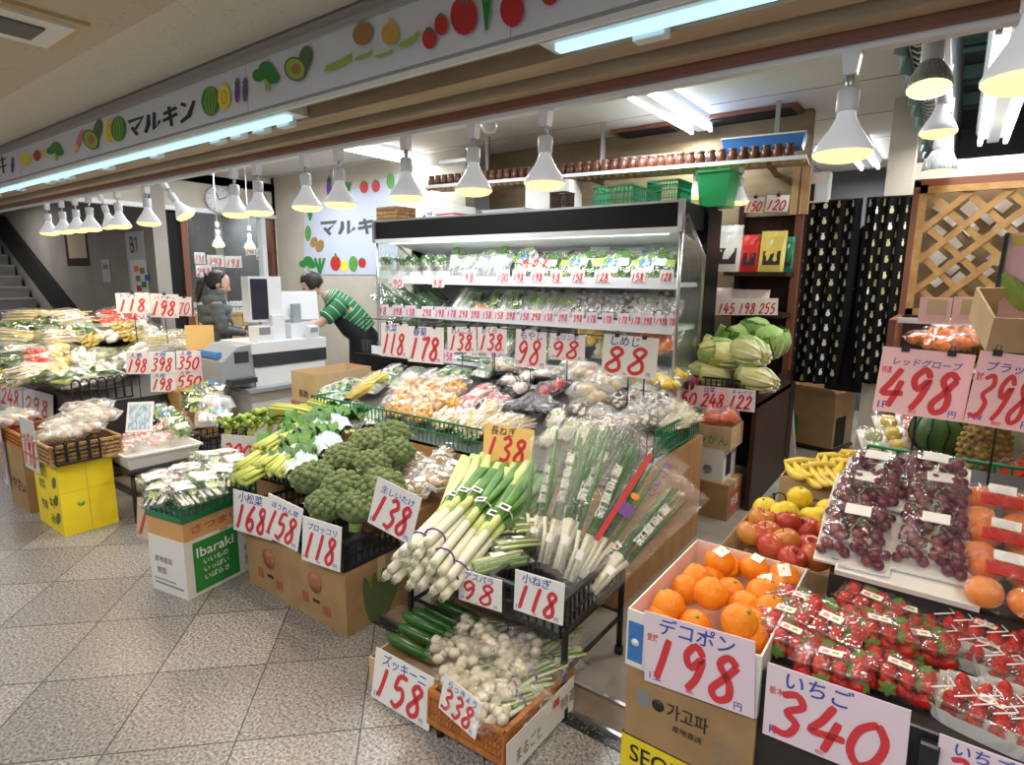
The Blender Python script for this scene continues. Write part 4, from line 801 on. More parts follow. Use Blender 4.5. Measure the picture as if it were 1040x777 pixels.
def hand(V,E,Rr,wi,dirv,side,curl):
    """palm, four bent fingers and a thumb grown from the wrist vertex wi"""
    d=Vector(dirv).normalized(); s=Vector(side); n=d.cross(s).normalized(); w0=Vector(V[wi]); pc=w0+d*.05
    V.append(tuple(pc)); E.append((wi,len(V)-1)); Rr.append((.03,.016)); ip=len(V)-1
    for k,(o,L) in enumerate(((-.027,.062),(-.009,.072),(.009,.068),(.026,.052))):
        a=pc+d*.038+s*o; b=a+d*L*.5+n*curl*.012; c=b+d*L*.35+n*curl*.03
        i=len(V); V+= [tuple(a),tuple(b),tuple(c)]; E+= [(ip,i),(i,i+1),(i+1,i+2)]; Rr+= [.0095,.0085,.007]
    i=len(V); a=w0+d*.03-s*.034; b=a+d*.035-s*.012+n*curl*.015; V+= [tuple(a),tuple(b)]; E+= [(ip,i),(i,i+1)]; Rr+= [.011,.009]
def head(mb,c,r,fw,tilt,mk,hairc):
    """head with brow, nose, mouth, ears; fw 0 = facing +y; returns its frame"""
    T=Matrix.Translation(c)@rotm(-tilt,0,fw)
    def shp(x,y,z):
        q=1.0
        if y>0 and z<-.2: q-=.06*(-z)
        if abs(x)>.6: q-=.04
        if y<0 and z<-.5: q-=.15
        return q
    mb.ball((0,0,0),(.073,.092,.112),mk,22,16,T,fn=shp)
    mb.ball((0,.092,-.018),(.012,.020,.020),mk,8,6,T); mb.tube([(0,.084,.018),(0,.094,-.008),(0,.106,-.022)],[.007,.009,.010],mk,8,T)
    for s in (-1,1):
        mb.ball((s*.074,-.008,-.012),(.010,.020,.030),mk,8,6,T); mb.ball((s*.030,.081,.010),(.012,.006,.006),'white_enamel',8,5,T); mb.ball((s*.030,.086,.010),(.0055,.003,.0055),'hair_black',6,4,T); mb.tube([(s*.016,.090,.030),(s*.032,.087,.034),(s*.046,.078,.030)],.0035,'hair_black',5,T)
    mb.tube([(-.020,.083,-.055),(0,.090,-.053),(.020,.083,-.055)],.005,'lip',6,T)
    return T
def person_body(V,E,Rr,headc,hr,fw,tilt):
    m=MB(); vs,fs=skin(V,E,Rr); m.add(vs,fs,'skin_tone',None,True); T=head(m,headc,hr,fw,tilt,'skin_tone',None); return m,T
# woman with the ponytail (local frame: x her right, y the way she faces)
wm=Matrix.Translation((-5.62,2.86,0.012))@rotm(0,0,-.42)
t=thing('person','woman with a ponytail in a grey quilted jacket looking into her pouch','person',T=wm)
V=[(0,0,.84),(0,.0,1.02),(0,.005,1.18),(0,.015,1.29),(0,.03,1.36),(.15,0,1.25),(.19,.05,1.02),(.12,.24,.98),(-.15,0,1.25),(-.19,.05,1.02),(-.10,.25,1.0),(.08,0,.80),(.085,.02,.45),(.085,-.01,.09),(.09,.12,.035),(-.08,0,.80),(-.085,.03,.45),(-.085,0,.09),(-.09,.13,.035)]
E=[(0,1),(1,2),(2,3),(3,4),(2,5),(5,6),(6,7),(2,8),(8,9),(9,10),(0,11),(11,12),(12,13),(13,14),(0,15),(15,16),(16,17),(17,18)]
Rr=[.11,.10,.105,.05,.045,.05,.040,.026,.05,.040,.026,.075,.052,.036,.032,.075,.052,.036,.032]
hand(V,E,Rr,7,(-.35,.9,.05),(.2,.1,-.95),1); hand(V,E,Rr,10,(.35,.9,.0),(-.2,.1,-.95),-1)
m,HT=person_body(V,E,Rr,(0,.055,1.445),.1,0,.42); m.build('body',t)
m=MB(); pr=[]
zz=.70
prof=[(.0001,.66),(.175,.66)]
for k in range(8):
    r=.178+.012*math.sin(k*1.3)-(.018 if k in(3,4) else 0)-(.05 if k==7 else 0); z=.665+k*.083
    prof+= [(r-.014,z),(r,z+.02),(r,z+.06),(r-.012,z+.081)]
prof+= [(.085,1.345),(.07,1.36)]
m.lathe(prof,'jacket_grey',26,TM((0,.0,0),0,0,0,(1.05,.78,1)),cap=False); m.lathe([(.062,1.30),(.085,1.33),(.085,1.385),(.072,1.39)],'jacket_grey',18,TM((0,.015,0)),cap=False)
m.build('quilted_jacket',t)
for s,el,wr in ((1,(.20,.05,1.02),(.125,.235,.982)),(-1,(-.20,.05,1.02),(-.105,.245,1.0))):
    m=MB(); sh=Vector((s*.145,0,1.265)); a=[sh,(sh+Vector(el))/2,Vector(el),(Vector(el)+Vector(wr))/2,Vector(wr)]; pts=[];rr=[]
    for i in range(4):
        for k in range(6):
            u=k/6; pts.append(a[i].lerp(a[i+1],u)); base=.072-.010*(i+u); rr.append(base*(1-.12*(k%3==0)))
    pts.append(a[4]); rr.append(.034); m.tube(pts,rr,'jacket_grey',14); m.build('sleeve',t)
m=MB()
for s in (-1,1): m.tube([(s*.075,0,.84),(s*.088,.01,.62),(s*.088,.025,.45),(s*.087,0,.1)],[.105,.088,.068,.056],'trousers_black',12); m.ball((s*.09,.05,.05),(.048,.12,.05),'trousers_black',12,8)
m.build('trousers',t)
m=MB(); m.ball((0,-.014,.018),(.084,.100,.112),'hair_black',20,14,HT@rotm(.35),fn=lambda x,y,z:1-(.42 if (y>.55 and z<.45) else 0)-(.12 if z<-.55 else 0)); m.tube([(0,-.085,.03),(0,-.12,.03),(0,-.145,-.05),(0,-.125,-.16),(0,-.10,-.24)],[.018,.03,.036,.028,.006],'hair_black',12,HT); m.build('hair',t)
m=MB(); m.tube([(-.15,.1,1.30),(-.02,.15,1.05),(.16,.10,.88)],.011,'black_plastic',6); m.box(.13,.19,-.10,.14,.62,.86,'black_plastic'); m.build('shoulder_bag',t)
t=thing('pouch','grey-green pouch held open in the hands of the woman with the ponytail','pouch',T=wm@Matrix.Translation((.02,.335,.985))); mat('pouch_cloth',(.09,.11,.085),.7); m=MB(); m.pillow(.22,.13,.09,'pouch_cloth',rotm(.5,0,0),jit=.05,smooth=True); m.build('body',t); m=MB(); m.tube([(-.1,.05,.07),(0,.06,.08),(.1,.05,.07)],.005,'black_plastic',6); m.build('zip',t)
# clerk bending over the till
cm=Matrix.Translation((-4.86,3.92,0.012))@rotm(0,0,2.53)
t=thing('person','clerk in a green striped shirt and black apron bending over the till','person',T=cm)
V=[(0,-.10,.92),(0,.0,1.08),(0,.14,1.22),(0,.27,1.32),(0,.33,1.37),(.16,.17,1.25),(.21,.36,1.07),(.15,.56,.98),(-.16,.17,1.25),(-.21,.36,1.07),(-.12,.58,1.0),(.09,-.09,.86),(.09,-.05,.48),(.09,-.08,.09),(.09,.06,.035),(-.09,-.09,.86),(-.09,-.05,.48),(-.09,-.08,.09),(-.09,.06,.035)]
Rr=[.12,.115,.12,.055,.05,.055,.043,.029,.055,.043,.029,.08,.058,.04,.034,.08,.058,.04,.034]; E=E[:18]
hand(V,E,Rr,7,(-.1,.95,-.15),(.95,.1,0),1); hand(V,E,Rr,10,(.1,.95,-.1),(-.95,.1,0),-1)
m,HT=person_body(V,E,Rr,(0,.42,1.43),.1,.15,.75); m.build('body',t)
m=MB(); ax=[Vector((0,-.08,.98)),Vector((0,.0,1.08)),Vector((0,.14,1.225)),Vector((0,.24,1.31)),Vector((0,.29,1.34))]
pts=[];rr=[]
for i in range(4):
    for k in range(7): pts.append(ax[i].lerp(ax[i+1],k/7)); rr.append((.155,.165,.165,.13)[i]*(1-k/7)+(.165,.165,.13,.062)[i]*k/7)
m.tube(pts,rr,'shirt_green',22,flat=.80,refup=(0,-.7,.7),cap=False)
mat('shirt_stripe',(.35,.55,.40),.7)
for i in range(1,len(pts),2): m.tube([pts[i],pts[i]+(pts[min(i+1,len(pts)-1)]-pts[i-1]).normalized()*.010],rr[i]*1.01+.002,'shirt_stripe',22,flat=.80,refup=(0,-.7,.7),cap=False)
m.build('striped_shirt',t)
for s in (1,-1):
    m=MB(); a=[(s*.135,.13,1.27),(s*.205,.31,1.11)]; pts=[Vector(a[0]).lerp(Vector(a[1]),k/6) for k in range(7)]; m.tube(pts,[.086-.003*k for k in range(7)],'shirt_green',14)
    for k in range(1,6,2): m.tube([pts[k],pts[k]+(pts[6]-pts[0])*.04],.0885-.003*k,'shirt_stripe',14,cap=False)
    m.build('sleeve',t)
m=MB(); m.tube([(0,.17,1.17),(0,.04,1.03),(0,-.06,.92),(0,-.07,.55)],[.13,.165,.175,.19],'apron_black',20,flat=.85,refup=(0,-.7,.7)); m.tube([(.06,.10,1.33),(.05,-.02,1.22),(0,-.13,1.06)],.014,'apron_black',8); m.tube([(-.06,.10,1.33),(-.05,-.02,1.22),(0,-.13,1.06)],.014,'apron_black',8); m.build('apron',t)
m=MB()
for s in (-1,1): m.tube([(s*.085,-.09,.90),(s*.09,-.05,.48),(s*.09,-.08,.08)],[.11,.075,.06],'trousers_black',12); m.ball((s*.09,-.02,.05),(.05,.13,.05),'trousers_black',12,8)
m.build('trousers',t)
m=MB(); m.ball((0,-.016,.024),(.090,.108,.116),'hair_black',20,14,HT@rotm(.25),fn=lambda x,y,z:1-(.42 if (y>.6 and z<.35) else 0)-(.2 if z<-.6 else 0)+.04*math.sin(9*x+7*z)); m.build('hair',t)
# ------------------------------------------------------------------ the wooden island before the chiller
IX0,IX1,IY0,IY1=-3.45,-1.1,2.36,3.40
def isz(y): return .60+(y-IY0)*.20
t=thing('produce_island','wooden island counter sloping up to the chiller, heaped with bagged vegetables','counter',((IX0+IX1)/2,IY0,0.012)); I=Matrix.Translation((-(IX0+IX1)/2,-IY0,-.012))
m=MB(); m.box(IX0,IX1-.03,IY0,IY0+.025,.012,.60,'wood_ply'); m.build('front_panel',t,I)
m=MB(); m.prism([(IY0,.012),(IY1,.012),(IY1,.64),(IY0,.60)],IX1-.03,IX1,'wood_ply',Matrix(((0,0,1,0),(1,0,0,0),(0,1,0,0),(0,0,0,1)))); m.build('side_panel',t,I)
m=MB(); m.add([(IX0,IY0,.585),(IX1-.03,IY0,.585),(IX1-.03,IY1,.76),(IX0,IY1,.76),(IX0,IY0,.60),(IX1-.03,IY0,.60),(IX1-.03,IY1,.80),(IX0,IY1,.80)],[(3,2,1,0),(4,5,6,7),(0,1,5,4),(1,2,6,5),(2,3,7,6),(3,0,4,7)],'black_box'); m.build('sloping_top',t,I)
fence('wire_divider','long dark green wire fence along the front edge of the wooden island',(-3.45,2.375),(-1.95,2.375),.60,.14,'green_plastic',.034,.0048,mid=.5,arch=False)
fence('wire_divider','green wire fence along the passage edge of the wooden island',(-1.115,2.72),(-1.115,3.38),.66,.14,'green_plastic',.034,.0048,arch=False)
fence('wire_divider','black arched fence at the passage corner of the wooden island',(-1.30,2.60),(-1.12,2.72),.64,.16,'black_iron',.035,.004)
fence('wire_divider','dark wire fence at the far end of the wooden island',(-3.45,2.86),(-3.45,2.38),.60,.13,'green_plastic',.034,.0048,arch=False)
# ------------------------------------------------------------------ goods: kinds
def plane(y0,z0,slope=0,x_=0):
    C=Vector((0,y0,z0)); n=Vector((-x_,-slope,1)).normalized()
    return lambda px,py:hit(px,py,C,n)
ROWN={1:['row'],2:['back row','front row'],3:['back row','middle row','front row'],4:['back row','second row','third row','front row'],5:['back row','second row','middle row','fourth row','front row']}
def rowlabels(pts,n,base,place):
    idx=sorted(range(len(pts)),key=lambda i:pts[i][1]); out=[None]*len(pts); k=len(pts)
    for r in range(n):
        g=sorted(idx[r*k//n:(r+1)*k//n],key=lambda i:pts[i][0])
        for j,i in enumerate(g): out[i]=f"{base}, {nth(j,len(g))} in the {ROWN[n][r]} {place}"
    return out
def place(kinds,pts,pf,base,plc,nrows,group,rz=0,jz=.3,rx=0,ry=0,jt=.12,s=1,js=.08,lift=0,cat=None,order=None):
    """puts a copy of one of the kinds at each pixel of the photograph, on the surface pf"""
    lab=rowlabels(pts,nrows,base,plc); out=[]
    for i,q in enumerate(pts):
        p=pf(q[0],q[1]); K=kinds[(order[i] if order else i)%len(kinds)]
        dz=q[2] if len(q)>2 else 0; p=p+Vector((0,0,lift)) if not dz else pf(q[0],q[1])+(Vector((0,0,CAMH))-p).normalized()*dz
        T=TM(p,rx+random.uniform(-jt,jt),ry+random.uniform(-jt,jt),rz+random.uniform(-jz,jz),s*random.uniform(1-js,1+js))
        out.append(K.put(T,lab[i],group,cat))
    return out
def orange_skin():
    m=mat('dekopon_skin',(.90,.30,.012),.42,c2=(.82,.22,.008),scale=14,bump=.35,bscale=75,spec=.45); return m
orange_skin(); mat('mandarin_skin',(.88,.26,.02),.40,rand=(.80,.18,.01),bump=.25,bscale=90); mat('stalk_green',(.20,.28,.06),.6); mat('stalk_brown',(.13,.075,.03),.7)
mat('apple_skin',(.50,.045,.025),.32,c2=(.62,.24,.05),scale=5,detail=2,rand=(.46,.05,.03)); mat('apple_yellow',(.66,.30,.06),.32,c2=(.52,.08,.025),scale=4,detail=2)
mat('citrus_yellow',(.88,.66,.03),.4,c2=(.80,.56,.03),scale=8,bump=.3,bscale=80); mat('banana_skin',(.85,.62,.06),.5,c2=(.74,.56,.12),scale=6)
mat('grape_red',(.17,.030,.045),.25,c2=(.28,.07,.09),scale=20,rand=(.12,.02,.05),spec=.6); mat('grape_stem',(.32,.26,.10),.7)
mat('berry_red',(.66,.03,.022),.32,c2=(.50,.015,.012),scale=25,bump=.5,bscale=160); mat('berry_leaf',(.10,.22,.04),.6); mat('berry_pale',(.85,.62,.45),.4)
mat('leaf_dark',(.024,.085,.010),.5,spec=.3,c2=(.05,.14,.02),scale=14); mat('leaf_mid',(.045,.145,.012),.5,c2=(.08,.21,.022),spec=.3,scale=14); mat('leaf_lime',(.30,.45,.06),.5,c2=(.38,.50,.10),scale=14); mat('stem_lime',(.52,.58,.14),.5,c2=(.44,.52,.12),scale=10); mat('leaf_deep',(.02,.06,.02),.55)
mat('broccoli_head',(.20,.27,.115),.85,c2=(.12,.18,.075),scale=60,bump=1,bscale=130); mat('broccoli_stalk',(.33,.43,.16),.6); mat('broccoli_leaf',(.22,.33,.16),.6)
mat('negi_white',(.80,.80,.64),.4); mat('negi_pale',(.58,.68,.28),.42); mat('negi_green',(.06,.20,.025),.45,c2=(.10,.27,.05),scale=12); mat('negi_dark',(.035,.12,.04),.45,c2=(.06,.17,.06),scale=12); mat('root_cream',(.66,.60,.42),.8)
mat('zucchini_skin',(.02,.085,.015),.3,c2=(.035,.13,.02),scale=40,stretch=(6,.6,6)); mat('bulb_white',(.78,.74,.62),.4,c2=(.64,.55,.40),scale=20)
mat('mushroom_tan',(.50,.36,.25),.6,c2=(.34,.22,.14),scale=18); mat('mushroom_white',(.82,.78,.70),.6); mat('mushroom_dark',(.14,.085,.06),.6,c2=(.22,.14,.10),scale=20); mat('potato_cream',(.72,.58,.36),.6,c2=(.62,.47,.27),scale=10)
mat('radish_white',(.86,.85,.80),.4); mat('tomato_red',(.70,.05,.02),.25); mat('pink_flesh',(.75,.30,.30),.5); mat('purple_red',(.30,.03,.10),.35); mat('sprout_white',(.86,.84,.76),.45); mat('bean_yellow',(.80,.62,.12),.5); mat('kumquat',(.86,.42,.04),.35,rand=(.80,.52,.08)); mat('carrot',(.80,.26,.03),.5); mat('cabbage_yellow',(.52,.52,.12),.5,c2=(.78,.76,.42),scale=16,stretch=(1,.35,1),bump=.6,bscale=30); mat('cabbage_green',(.24,.40,.10),.5,c2=(.36,.50,.17),scale=7); mat('bag_blue',(.28,.44,.62),.35,c2=(.78,.86,.90),scale=26,stretch=(3,.4,1)); mat('bag_print',(.80,.82,.78),.35,c2=(.30,.46,.22),scale=16); mat('bag_pink',(.83,.80,.78),.35,c2=(.78,.16,.28),scale=16,lo=.48,hi=.56); mat('eggplant_skin',(.025,.012,.04),.2)
def citrus_root(name,label_cat,skin,r=.047,sticker=False,knob=True):
    t=thing(name,'x',label_cat)
    m=MB(); m.ball((0,0,r*.93),(r,r,r*.93),skin,22,14,fn=lambda x,y,z:1+.018*math.sin(5*x+3*y)*math.cos(4*z)+(.10*(max(0,z-.86)/.14) if knob else 0)-(.06 if z>.985 and not knob else 0)); m.build('fruit',t)
    m=MB(); m.lathe([(.006,0),(.005,.004),(.0001,.004)],'stalk_green',7,Matrix.Translation((0,0,r*1.93 if knob else r*1.80))); m.build('stem_end',t)
    if sticker: m=MB(); m.grid(lambda u,v:Vector(((u-.5)*r*.75,(v-.5)*r*.9,0)),4,4,'sticker',TM((0,-r*.55,r*.93+r*.80),.6)); m.build('sticker',t)
    return t
DEKO=Kind(citrus_root('dekopon_orange','orange','dekopon_skin')); DEKS=Kind(citrus_root('dekopon_orange','orange','dekopon_skin',sticker=True))
MAND=Kind(citrus_root('mandarin','orange','mandarin_skin',.034,knob=False)); LEMO=Kind(citrus_root('yellow_citrus','citrus','citrus_yellow',.047,knob=False))
def apple_root(sk):
    t=thing('apple','x','apple'); r=.047; m=MB(); pr=[]
    for k in range(15):
        a=-PI/2+PI*k/14; rr=r*math.cos(a)**.82 if 0<k<14 else .002; z=r*.86*math.sin(a); z-= (.018*max(0,1-rr/(r*.55))**1.5 if a>0 else -.010*max(0,1-rr/(r*.5))); pr.append((rr*(1.0+.03*math.sin(a)),z+r*.86))
    m.lathe(pr,sk,20,cap=False,wob=.012); m.build('fruit',t); m=MB(); m.tube([(0,0,r*1.45),(.002,.001,r*1.65),(.006,.002,r*1.85)],.0018,'stalk_brown',5); m.build('stem',t); return t
APP=Kind(apple_root('apple_skin')); APY=Kind(apple_root('apple_yellow'))
def banana_root():
    t=thing('banana_bunch','x','banana'); 
    for k in range(5):
        m=MB(); pts=[];rr=[]
        for i in range(9): a=-.6+1.5*i/8; pts.append((-.065+.032*k,.12*math.sin(a)-.02,.10*(1-math.cos(a*.9))+.018+.006*(k%2))); rr.append([.006,.012,.016,.0175,.018,.0175,.015,.010,.006][i])
        m.tube(pts,rr,'banana_skin',7); m.build('banana',t)
    m=MB(); m.tube([(-.065,.072,.048),(0,.082,.056),(.065,.072,.048)],.015,'banana_skin',6); m.build('crown',t)
    return t
BAN=Kind(banana_root())
def grape_pack():
    t=thing('grape_pack','x','grapes'); w,d=.175,.205; m=MB(); m.box(-w/2,w/2,-d/2,d/2,0,.008,'tray_white'); m.build('tray',t)
    n=0;done=[]
    for lay in range(3):
        for i in range(60):
            x,y=random.uniform(-.074,.074)*(1-.12*lay),random.uniform(-.088,.085)*(1-.12*lay); z=.022+.021*lay
            if all((x-a)**2+(y-b)**2+(z-c)**2>.0245**2 for a,b,c in done) and n<62: done.append((x,y,z)); n+=1
    m=MB(); m.ball((0,0,0),(.0140,.0140,.0160),'grape_red',12,8); g0=None
    for x,y,z in done:
        if g0 is None: g=g0=m.build('grape',t)
        else: g=g0.copy(); COL.objects.link(g); g.parent=t
        g.matrix_basis=TM((x,y,z),random.uniform(-1,1),random.uniform(-1,1),0,random.uniform(.92,1.10))
    m=MB(); m.tube([(0,.08,.07),(.01,.02,.075),(-.01,-.03,.07),(.01,-.06,.06)],.002,'grape_stem',5); m.tube([(.01,.02,.075),(.04,0,.06)],.0016,'grape_stem',5); m.build('stem',t)
    m=MB(); N=12
    def cv(u,v):
        x,y=(u-.5)*w*.98,(v-.5)*d*.98; e=max(0,1-abs(2*u-1)**4)*max(0,1-abs(2*v-1)**4); return (x+random.uniform(-.002,.002),y+random.uniform(-.002,.002),.008+.078*e**.5+random.uniform(-.003,.003)*(e>0))
    m.grid(cv,N,N,FILM,None,False); m.build('clear_wrap',t)
    m=MB(); m.box(-.03,.03,.012,.05,.087,.089,'sticker'); m.build('sticker',t); return t
GRAPE=Kind(grape_pack())
def berry(): 
    m=MB(); m.lathe([(.0001,-.024),(.006,-.020),(.012,-.010),(.0155,.002),(.0150,.010),(.010,.0155),(.0001,.017)],'berry_red',12)
    for k in range(6): a=k*PI/3; m.leaf((.001*math.cos(a),.001*math.sin(a),.017),(.016*math.cos(a),.016*math.sin(a),.012),.008,'berry_leaf',n=3,fold=.1)
    return m
def berry_pack(w=.125,d=.10,h=.05,n=11,red_top=False):
    t=thing('strawberry_pack','x','strawberries'); m=MB(); m.tray(-w/2,w/2,-d/2,d/2,0,h,.0015,GLASSY,tx=.012,ty=.012); m.box(-w/2-.005,w/2+.005,-d/2-.005,-d/2+.001,h-.002,h,FILM); m.build('clear_tray',t)
    g0=None; bm_=berry(); pts=[]
    for lay in range(2):
        for i in range(4 if lay else 4):
            for j in range(3):
                pts.append((-w*.33+w*.22*i+random.uniform(-.005,.005),-d*.3+d*.3*j+random.uniform(-.004,.004),.018+.021*lay))
    for x,y,z in pts:
        if g0 is None: g=g0=bm_.build('strawberry',t)
        else: g=g0.copy(); COL.objects.link(g); g.parent=t
        if red_top: g.matrix_basis=TM((x,y,z),PI+random.uniform(-.3,.3),random.uniform(-.3,.3),random.uniform(0,6),.92)
        else: g.matrix_basis=TM((x,y,z),random.uniform(-1.9,1.9),random.uniform(-1.2,1.2),random.uniform(0,6),random.uniform(.85,1.1))
    m=MB(); m.grid(lambda u,v:((u-.5)*w+random.uniform(-.003,.003),(v-.5)*d+random.uniform(-.003,.003),h+.010*max(0,1-abs(2*u-1)**3)*max(0,1-abs(2*v-1)**3)+random.uniform(-.003,.004)),10,8,FILM,None,False); m.build('film_lid',t)
    m=MB(); m.box(-.020,.020,-.022,.0,h+.0105,h+.012,'sticker'); m.box(-.014,-.003,-.018,-.008,h+.012,h+.0125,'pink_flesh'); m.box(.002,.014,-.016,-.008,h+.012,h+.0125,'ink_lime'); m.build('label_sticker',t); return t
BERRY=Kind(berry_pack())
def punnet():
    t=berry_pack(.165,.115,.045,12,True); t.name='strawberry_punnet'; w,d=.20,.15; m=MB(); n=40
    vs=[];fs=[]
    for k in range(n):
        a=2*PI*k/n; q=1+.05*(k%2); x,y=w/2*abs(math.cos(a))**.5*math.copysign(1,math.cos(a)),d/2*abs(math.sin(a))**.5*math.copysign(1,math.sin(a)); vs+= [(x*.92,y*.92,0),(x*q,y*q,.035)]
    for k in range(n): fs.append((2*k,2*((k+1)%n),2*((k+1)%n)+1,2*k+1))
    fs.append(tuple(2*k for k in range(n))[::-1]); m.add(vs,fs,'tray_white'); m.build('pleated_paper_tray',t)
    m=MB(); 
    for a in (-.3,0,.25,.5): m.tube([(-.05+a*.12,-.05,.058),(-.02+a*.12,-.02,.061),(-.035+a*.12,.0,.060)],.0016,'ink_white',5)
    m.tube([(.035,-.045,.06),(.05,-.03,.062),(.06,-.045,.06)],.0016,'ink_white',5); m.build('printed_lettering',t); return t
PUN=Kind(punnet())
def bag_kind(name,cat,w,d,h,fill,film=None,pinch=.25,sticker=None,nu=9,nv=8,partname='contents',seal=True,jit=.14,trayc=None):
    t=thing(name,'x',cat); m=MB(); fill(m,w*.82,d*.84,h); m.build(partname,t)
    if trayc: m=MB(); m.tray(-w*.47,w*.47,-d*.47,d*.47,0,h*.4,.004,trayc,tx=.008,ty=.008); m.build('tray',t)
    m=MB(); m.pillow(w,d,h*1.12,film or FILM,nu=nu,nv=nv,jit=jit,pinch=pinch,z0=-h*.03); m.build('clear_bag',t)
    if sticker: m=MB(); a,b,c=sticker; m.box(-w*a,w*a,-d*b*.5,d*b*.5,h*1.06,h*1.07,c); m.build('label_sticker',t)
    return Kind(t)
def f_balls(c,r,n,fl=.9,lay=2):
    def f(m,w,d,h):
        for k in range(n):
            e=random.random(); x,y=random.uniform(-.5,.5)*(w-2*r),random.uniform(-.5,.5)*(d-2*r); z=r*fl+random.random()*max(0,h-2*r*fl)*(1-.8*max(abs(2*x/w),abs(2*y/d))**2); m.ball((x,y,z),(r,r,r*fl),c if isinstance(c,str) else random.choice(c),9,6,jit=.03)
    return f
def f_sticks(c,r,n,tip=None,sq=.9,wig=.1):
    def f(m,w,d,h):
        for k in range(n):
            x,z=random.uniform(-.5,.5)*(w-2*r),r+random.random()*max(0,h-2*r); x*= 1-.6*abs(2*z/h-1); q=random.uniform(-wig,wig)*w; L=d*random.uniform(.86,1)
            cc=c if isinstance(c,str) else random.choice(c); m.tube([(x,-L/2,z),(x+q*.3,0,z+.002),(x+q,L/2,z)],[r,r,r*.7],cc,6)
            if tip: m.ball((x,-L/2,z),r*1.25,tip,6,4)
    return f
def f_leaves(cs,n,wid=.05,stems=None):
    def f(m,w,d,h):
        for k in range(n):
            x=random.uniform(-.42,.42)*w; y=random.uniform(-.5,.15)*d; z=random.uniform(.2,.8)*h; L=random.uniform(.3,.5)*d
            m.leaf((x*.7,y,z),(x+random.uniform(-.1,.1)*w,y+L,z+random.uniform(-.1,.15)*h),wid*random.uniform(.7,1.2),random.choice(cs),bend=random.uniform(-.1,.2),n=4,wav=.15,up=(random.uniform(-.5,.5),0,1))
        if stems:
            for k in range(10): x=random.uniform(-.3,.3)*w; m.tube([(x,-d*.5,h*.4),(x*1.1,d*.05,h*.5)],.0045,stems,5)
    return f
def f_mush(cap,stem,r,n):
    def f(m,w,d,h):
        for k in range(n):
            x,y=random.uniform(-.5,.5)*(w-2*r),random.uniform(-.5,.5)*(d-2*r); T=TM((x,y,h*.35+random.random()*h*.25),random.uniform(-.7,.7),random.uniform(-.7,.7))
            m.lathe([(.0001,-r*1.0),(r*.28,-r*.95),(r*.25,-.002),(r*.95,-r*.08),(r,.0),(r*.8,r*.35),(r*.4,r*.55),(.0001,r*.6)],cap if random.random()<.75 else stem,10,T,cap=False)
    return f
# ------------------------------------------------------------------ fruit stand on the passage side
t=thing('fruit_stand','black stepped fruit stand at the corridor edge with fruit packed on its tiers','stand',(.15,1.47,.018)); I=Matrix.Translation((-.15,-1.47,-.018))
part('front_board',t,I,(-.285,.60,1.475,1.50,.018,.545,'black_box')); part('front_tier',t,I,(-.285,.60,1.50,1.96,.53,.55,'black_box'))
m=MB(); m.add([(-.215,1.95,.555),(.60,1.95,.555),(.60,2.52,.80),(-.215,2.52,.80),(-.215,1.95,.655),(.60,1.95,.655),(.60,2.52,.91),(-.215,2.52,.91)],[(3,2,1,0),(4,5,6,7),(0,1,5,4),(1,2,6,5),(2,3,7,6),(3,0,4,7)],'black_box'); m.build('sloping_tier',t,I)
part('rear_tier',t,I,(-.20,.60,2.52,3.40,.70,.73,'black_box')); part('side_board',t,I,(-.215,-.195,1.97,3.40,.018,.70,'wood_dark')); part('tray_lip',t,I,(-.285,.60,1.468,1.478,.535,.575,'black_plastic'))
part('post',t,I,(.050,.085,1.440,1.465,.018,.56,'black_plastic'))
# the stack of cartons with the dekopon oranges
def pr_seq(b,w,d,h):
    b.box(-w/2+.001,w/2-.001,-d/2-.0012,-d/2,h*.42,h*.98,'carton_yellow'); b.box(-w/2-.0012,-w/2,-d/2,d/2,h*.42,h*.98,'carton_yellow')
    b.word('SEQUOIA',-w*.42,h*.55,h*.33,'ink_black',T=FT('front',(0,-d/2-.0016,0)),wd=w*.80)
    for x in (-.3,-.1,.15,.3): b.ball((w*x,-d/2-.004,h*.2),(.03,.004,.03),'ink_orange',8,6)
carton('fruit_carton','black and yellow fruit carton with big lettering at the bottom of the orange stack',(-.47,1.72,.018),.365,.53,.20,'black_box',prints=pr_seq,tape=False)
def pr_kor(b,w,d,h):
    T=FT('front',(0,-d/2-.0012,0)); b.word('가고파',-w*.15,h*.50,h*.22,'ink_black',T=T,wd=w*.32); b.box(-w*.40,-w*.30,-d/2-.001,-d/2,h*.5,h*.72,'ink_grey'); b.lathe([(.018,0),(.018,.001)],'ink_black',14,T@Matrix.Translation((-w*.225,h*.6,0))); b.word('産地直送',-w*.1,h*.34,h*.09,'ink_black',T=T)
    for y in (.2,.3,.4,.5): b.box(w*.22,w*.42,-d/2-.001,-d/2,h*y,h*y+.003,'ink_grey')
carton('fruit_carton','plain brown fruit carton with black print in the middle of the orange stack',(-.465,1.72,.219),.36,.53,.225,'carton',prints=pr_kor)
DB=carton('fruit_carton','open white carton with pale pink inside, full of knobbly oranges',(-.467,1.735,.445),.365,.57,.175,'carton_white',open_=True,flaps=False,inside='carton_pink',prints=lambda b,w,d,h:(b.box(-w/2-.001,-w/2,-d*.5,d*.5,h*.0,h*.98,'carton_white'),b.box(-w/2+.005,-w/2+.05,-d/2-.0012,-d/2,h*.1,h*.8,'tray_blue'),b.lathe([(.012,0),(.012,.001)],'ink_white',14,FT('front',(-w/2+.028,-d/2-.002,h*.45)))))
dk=[(725,570),(761,576),(746,566),(804,580),(710,588),(722,605),(685,616),(690,596),(738,597),(766,600),(797,602),(788,618),(744,624),(762,618),(776,632),(704,628),(662,622),(724,588),(782,588),(752,640)]
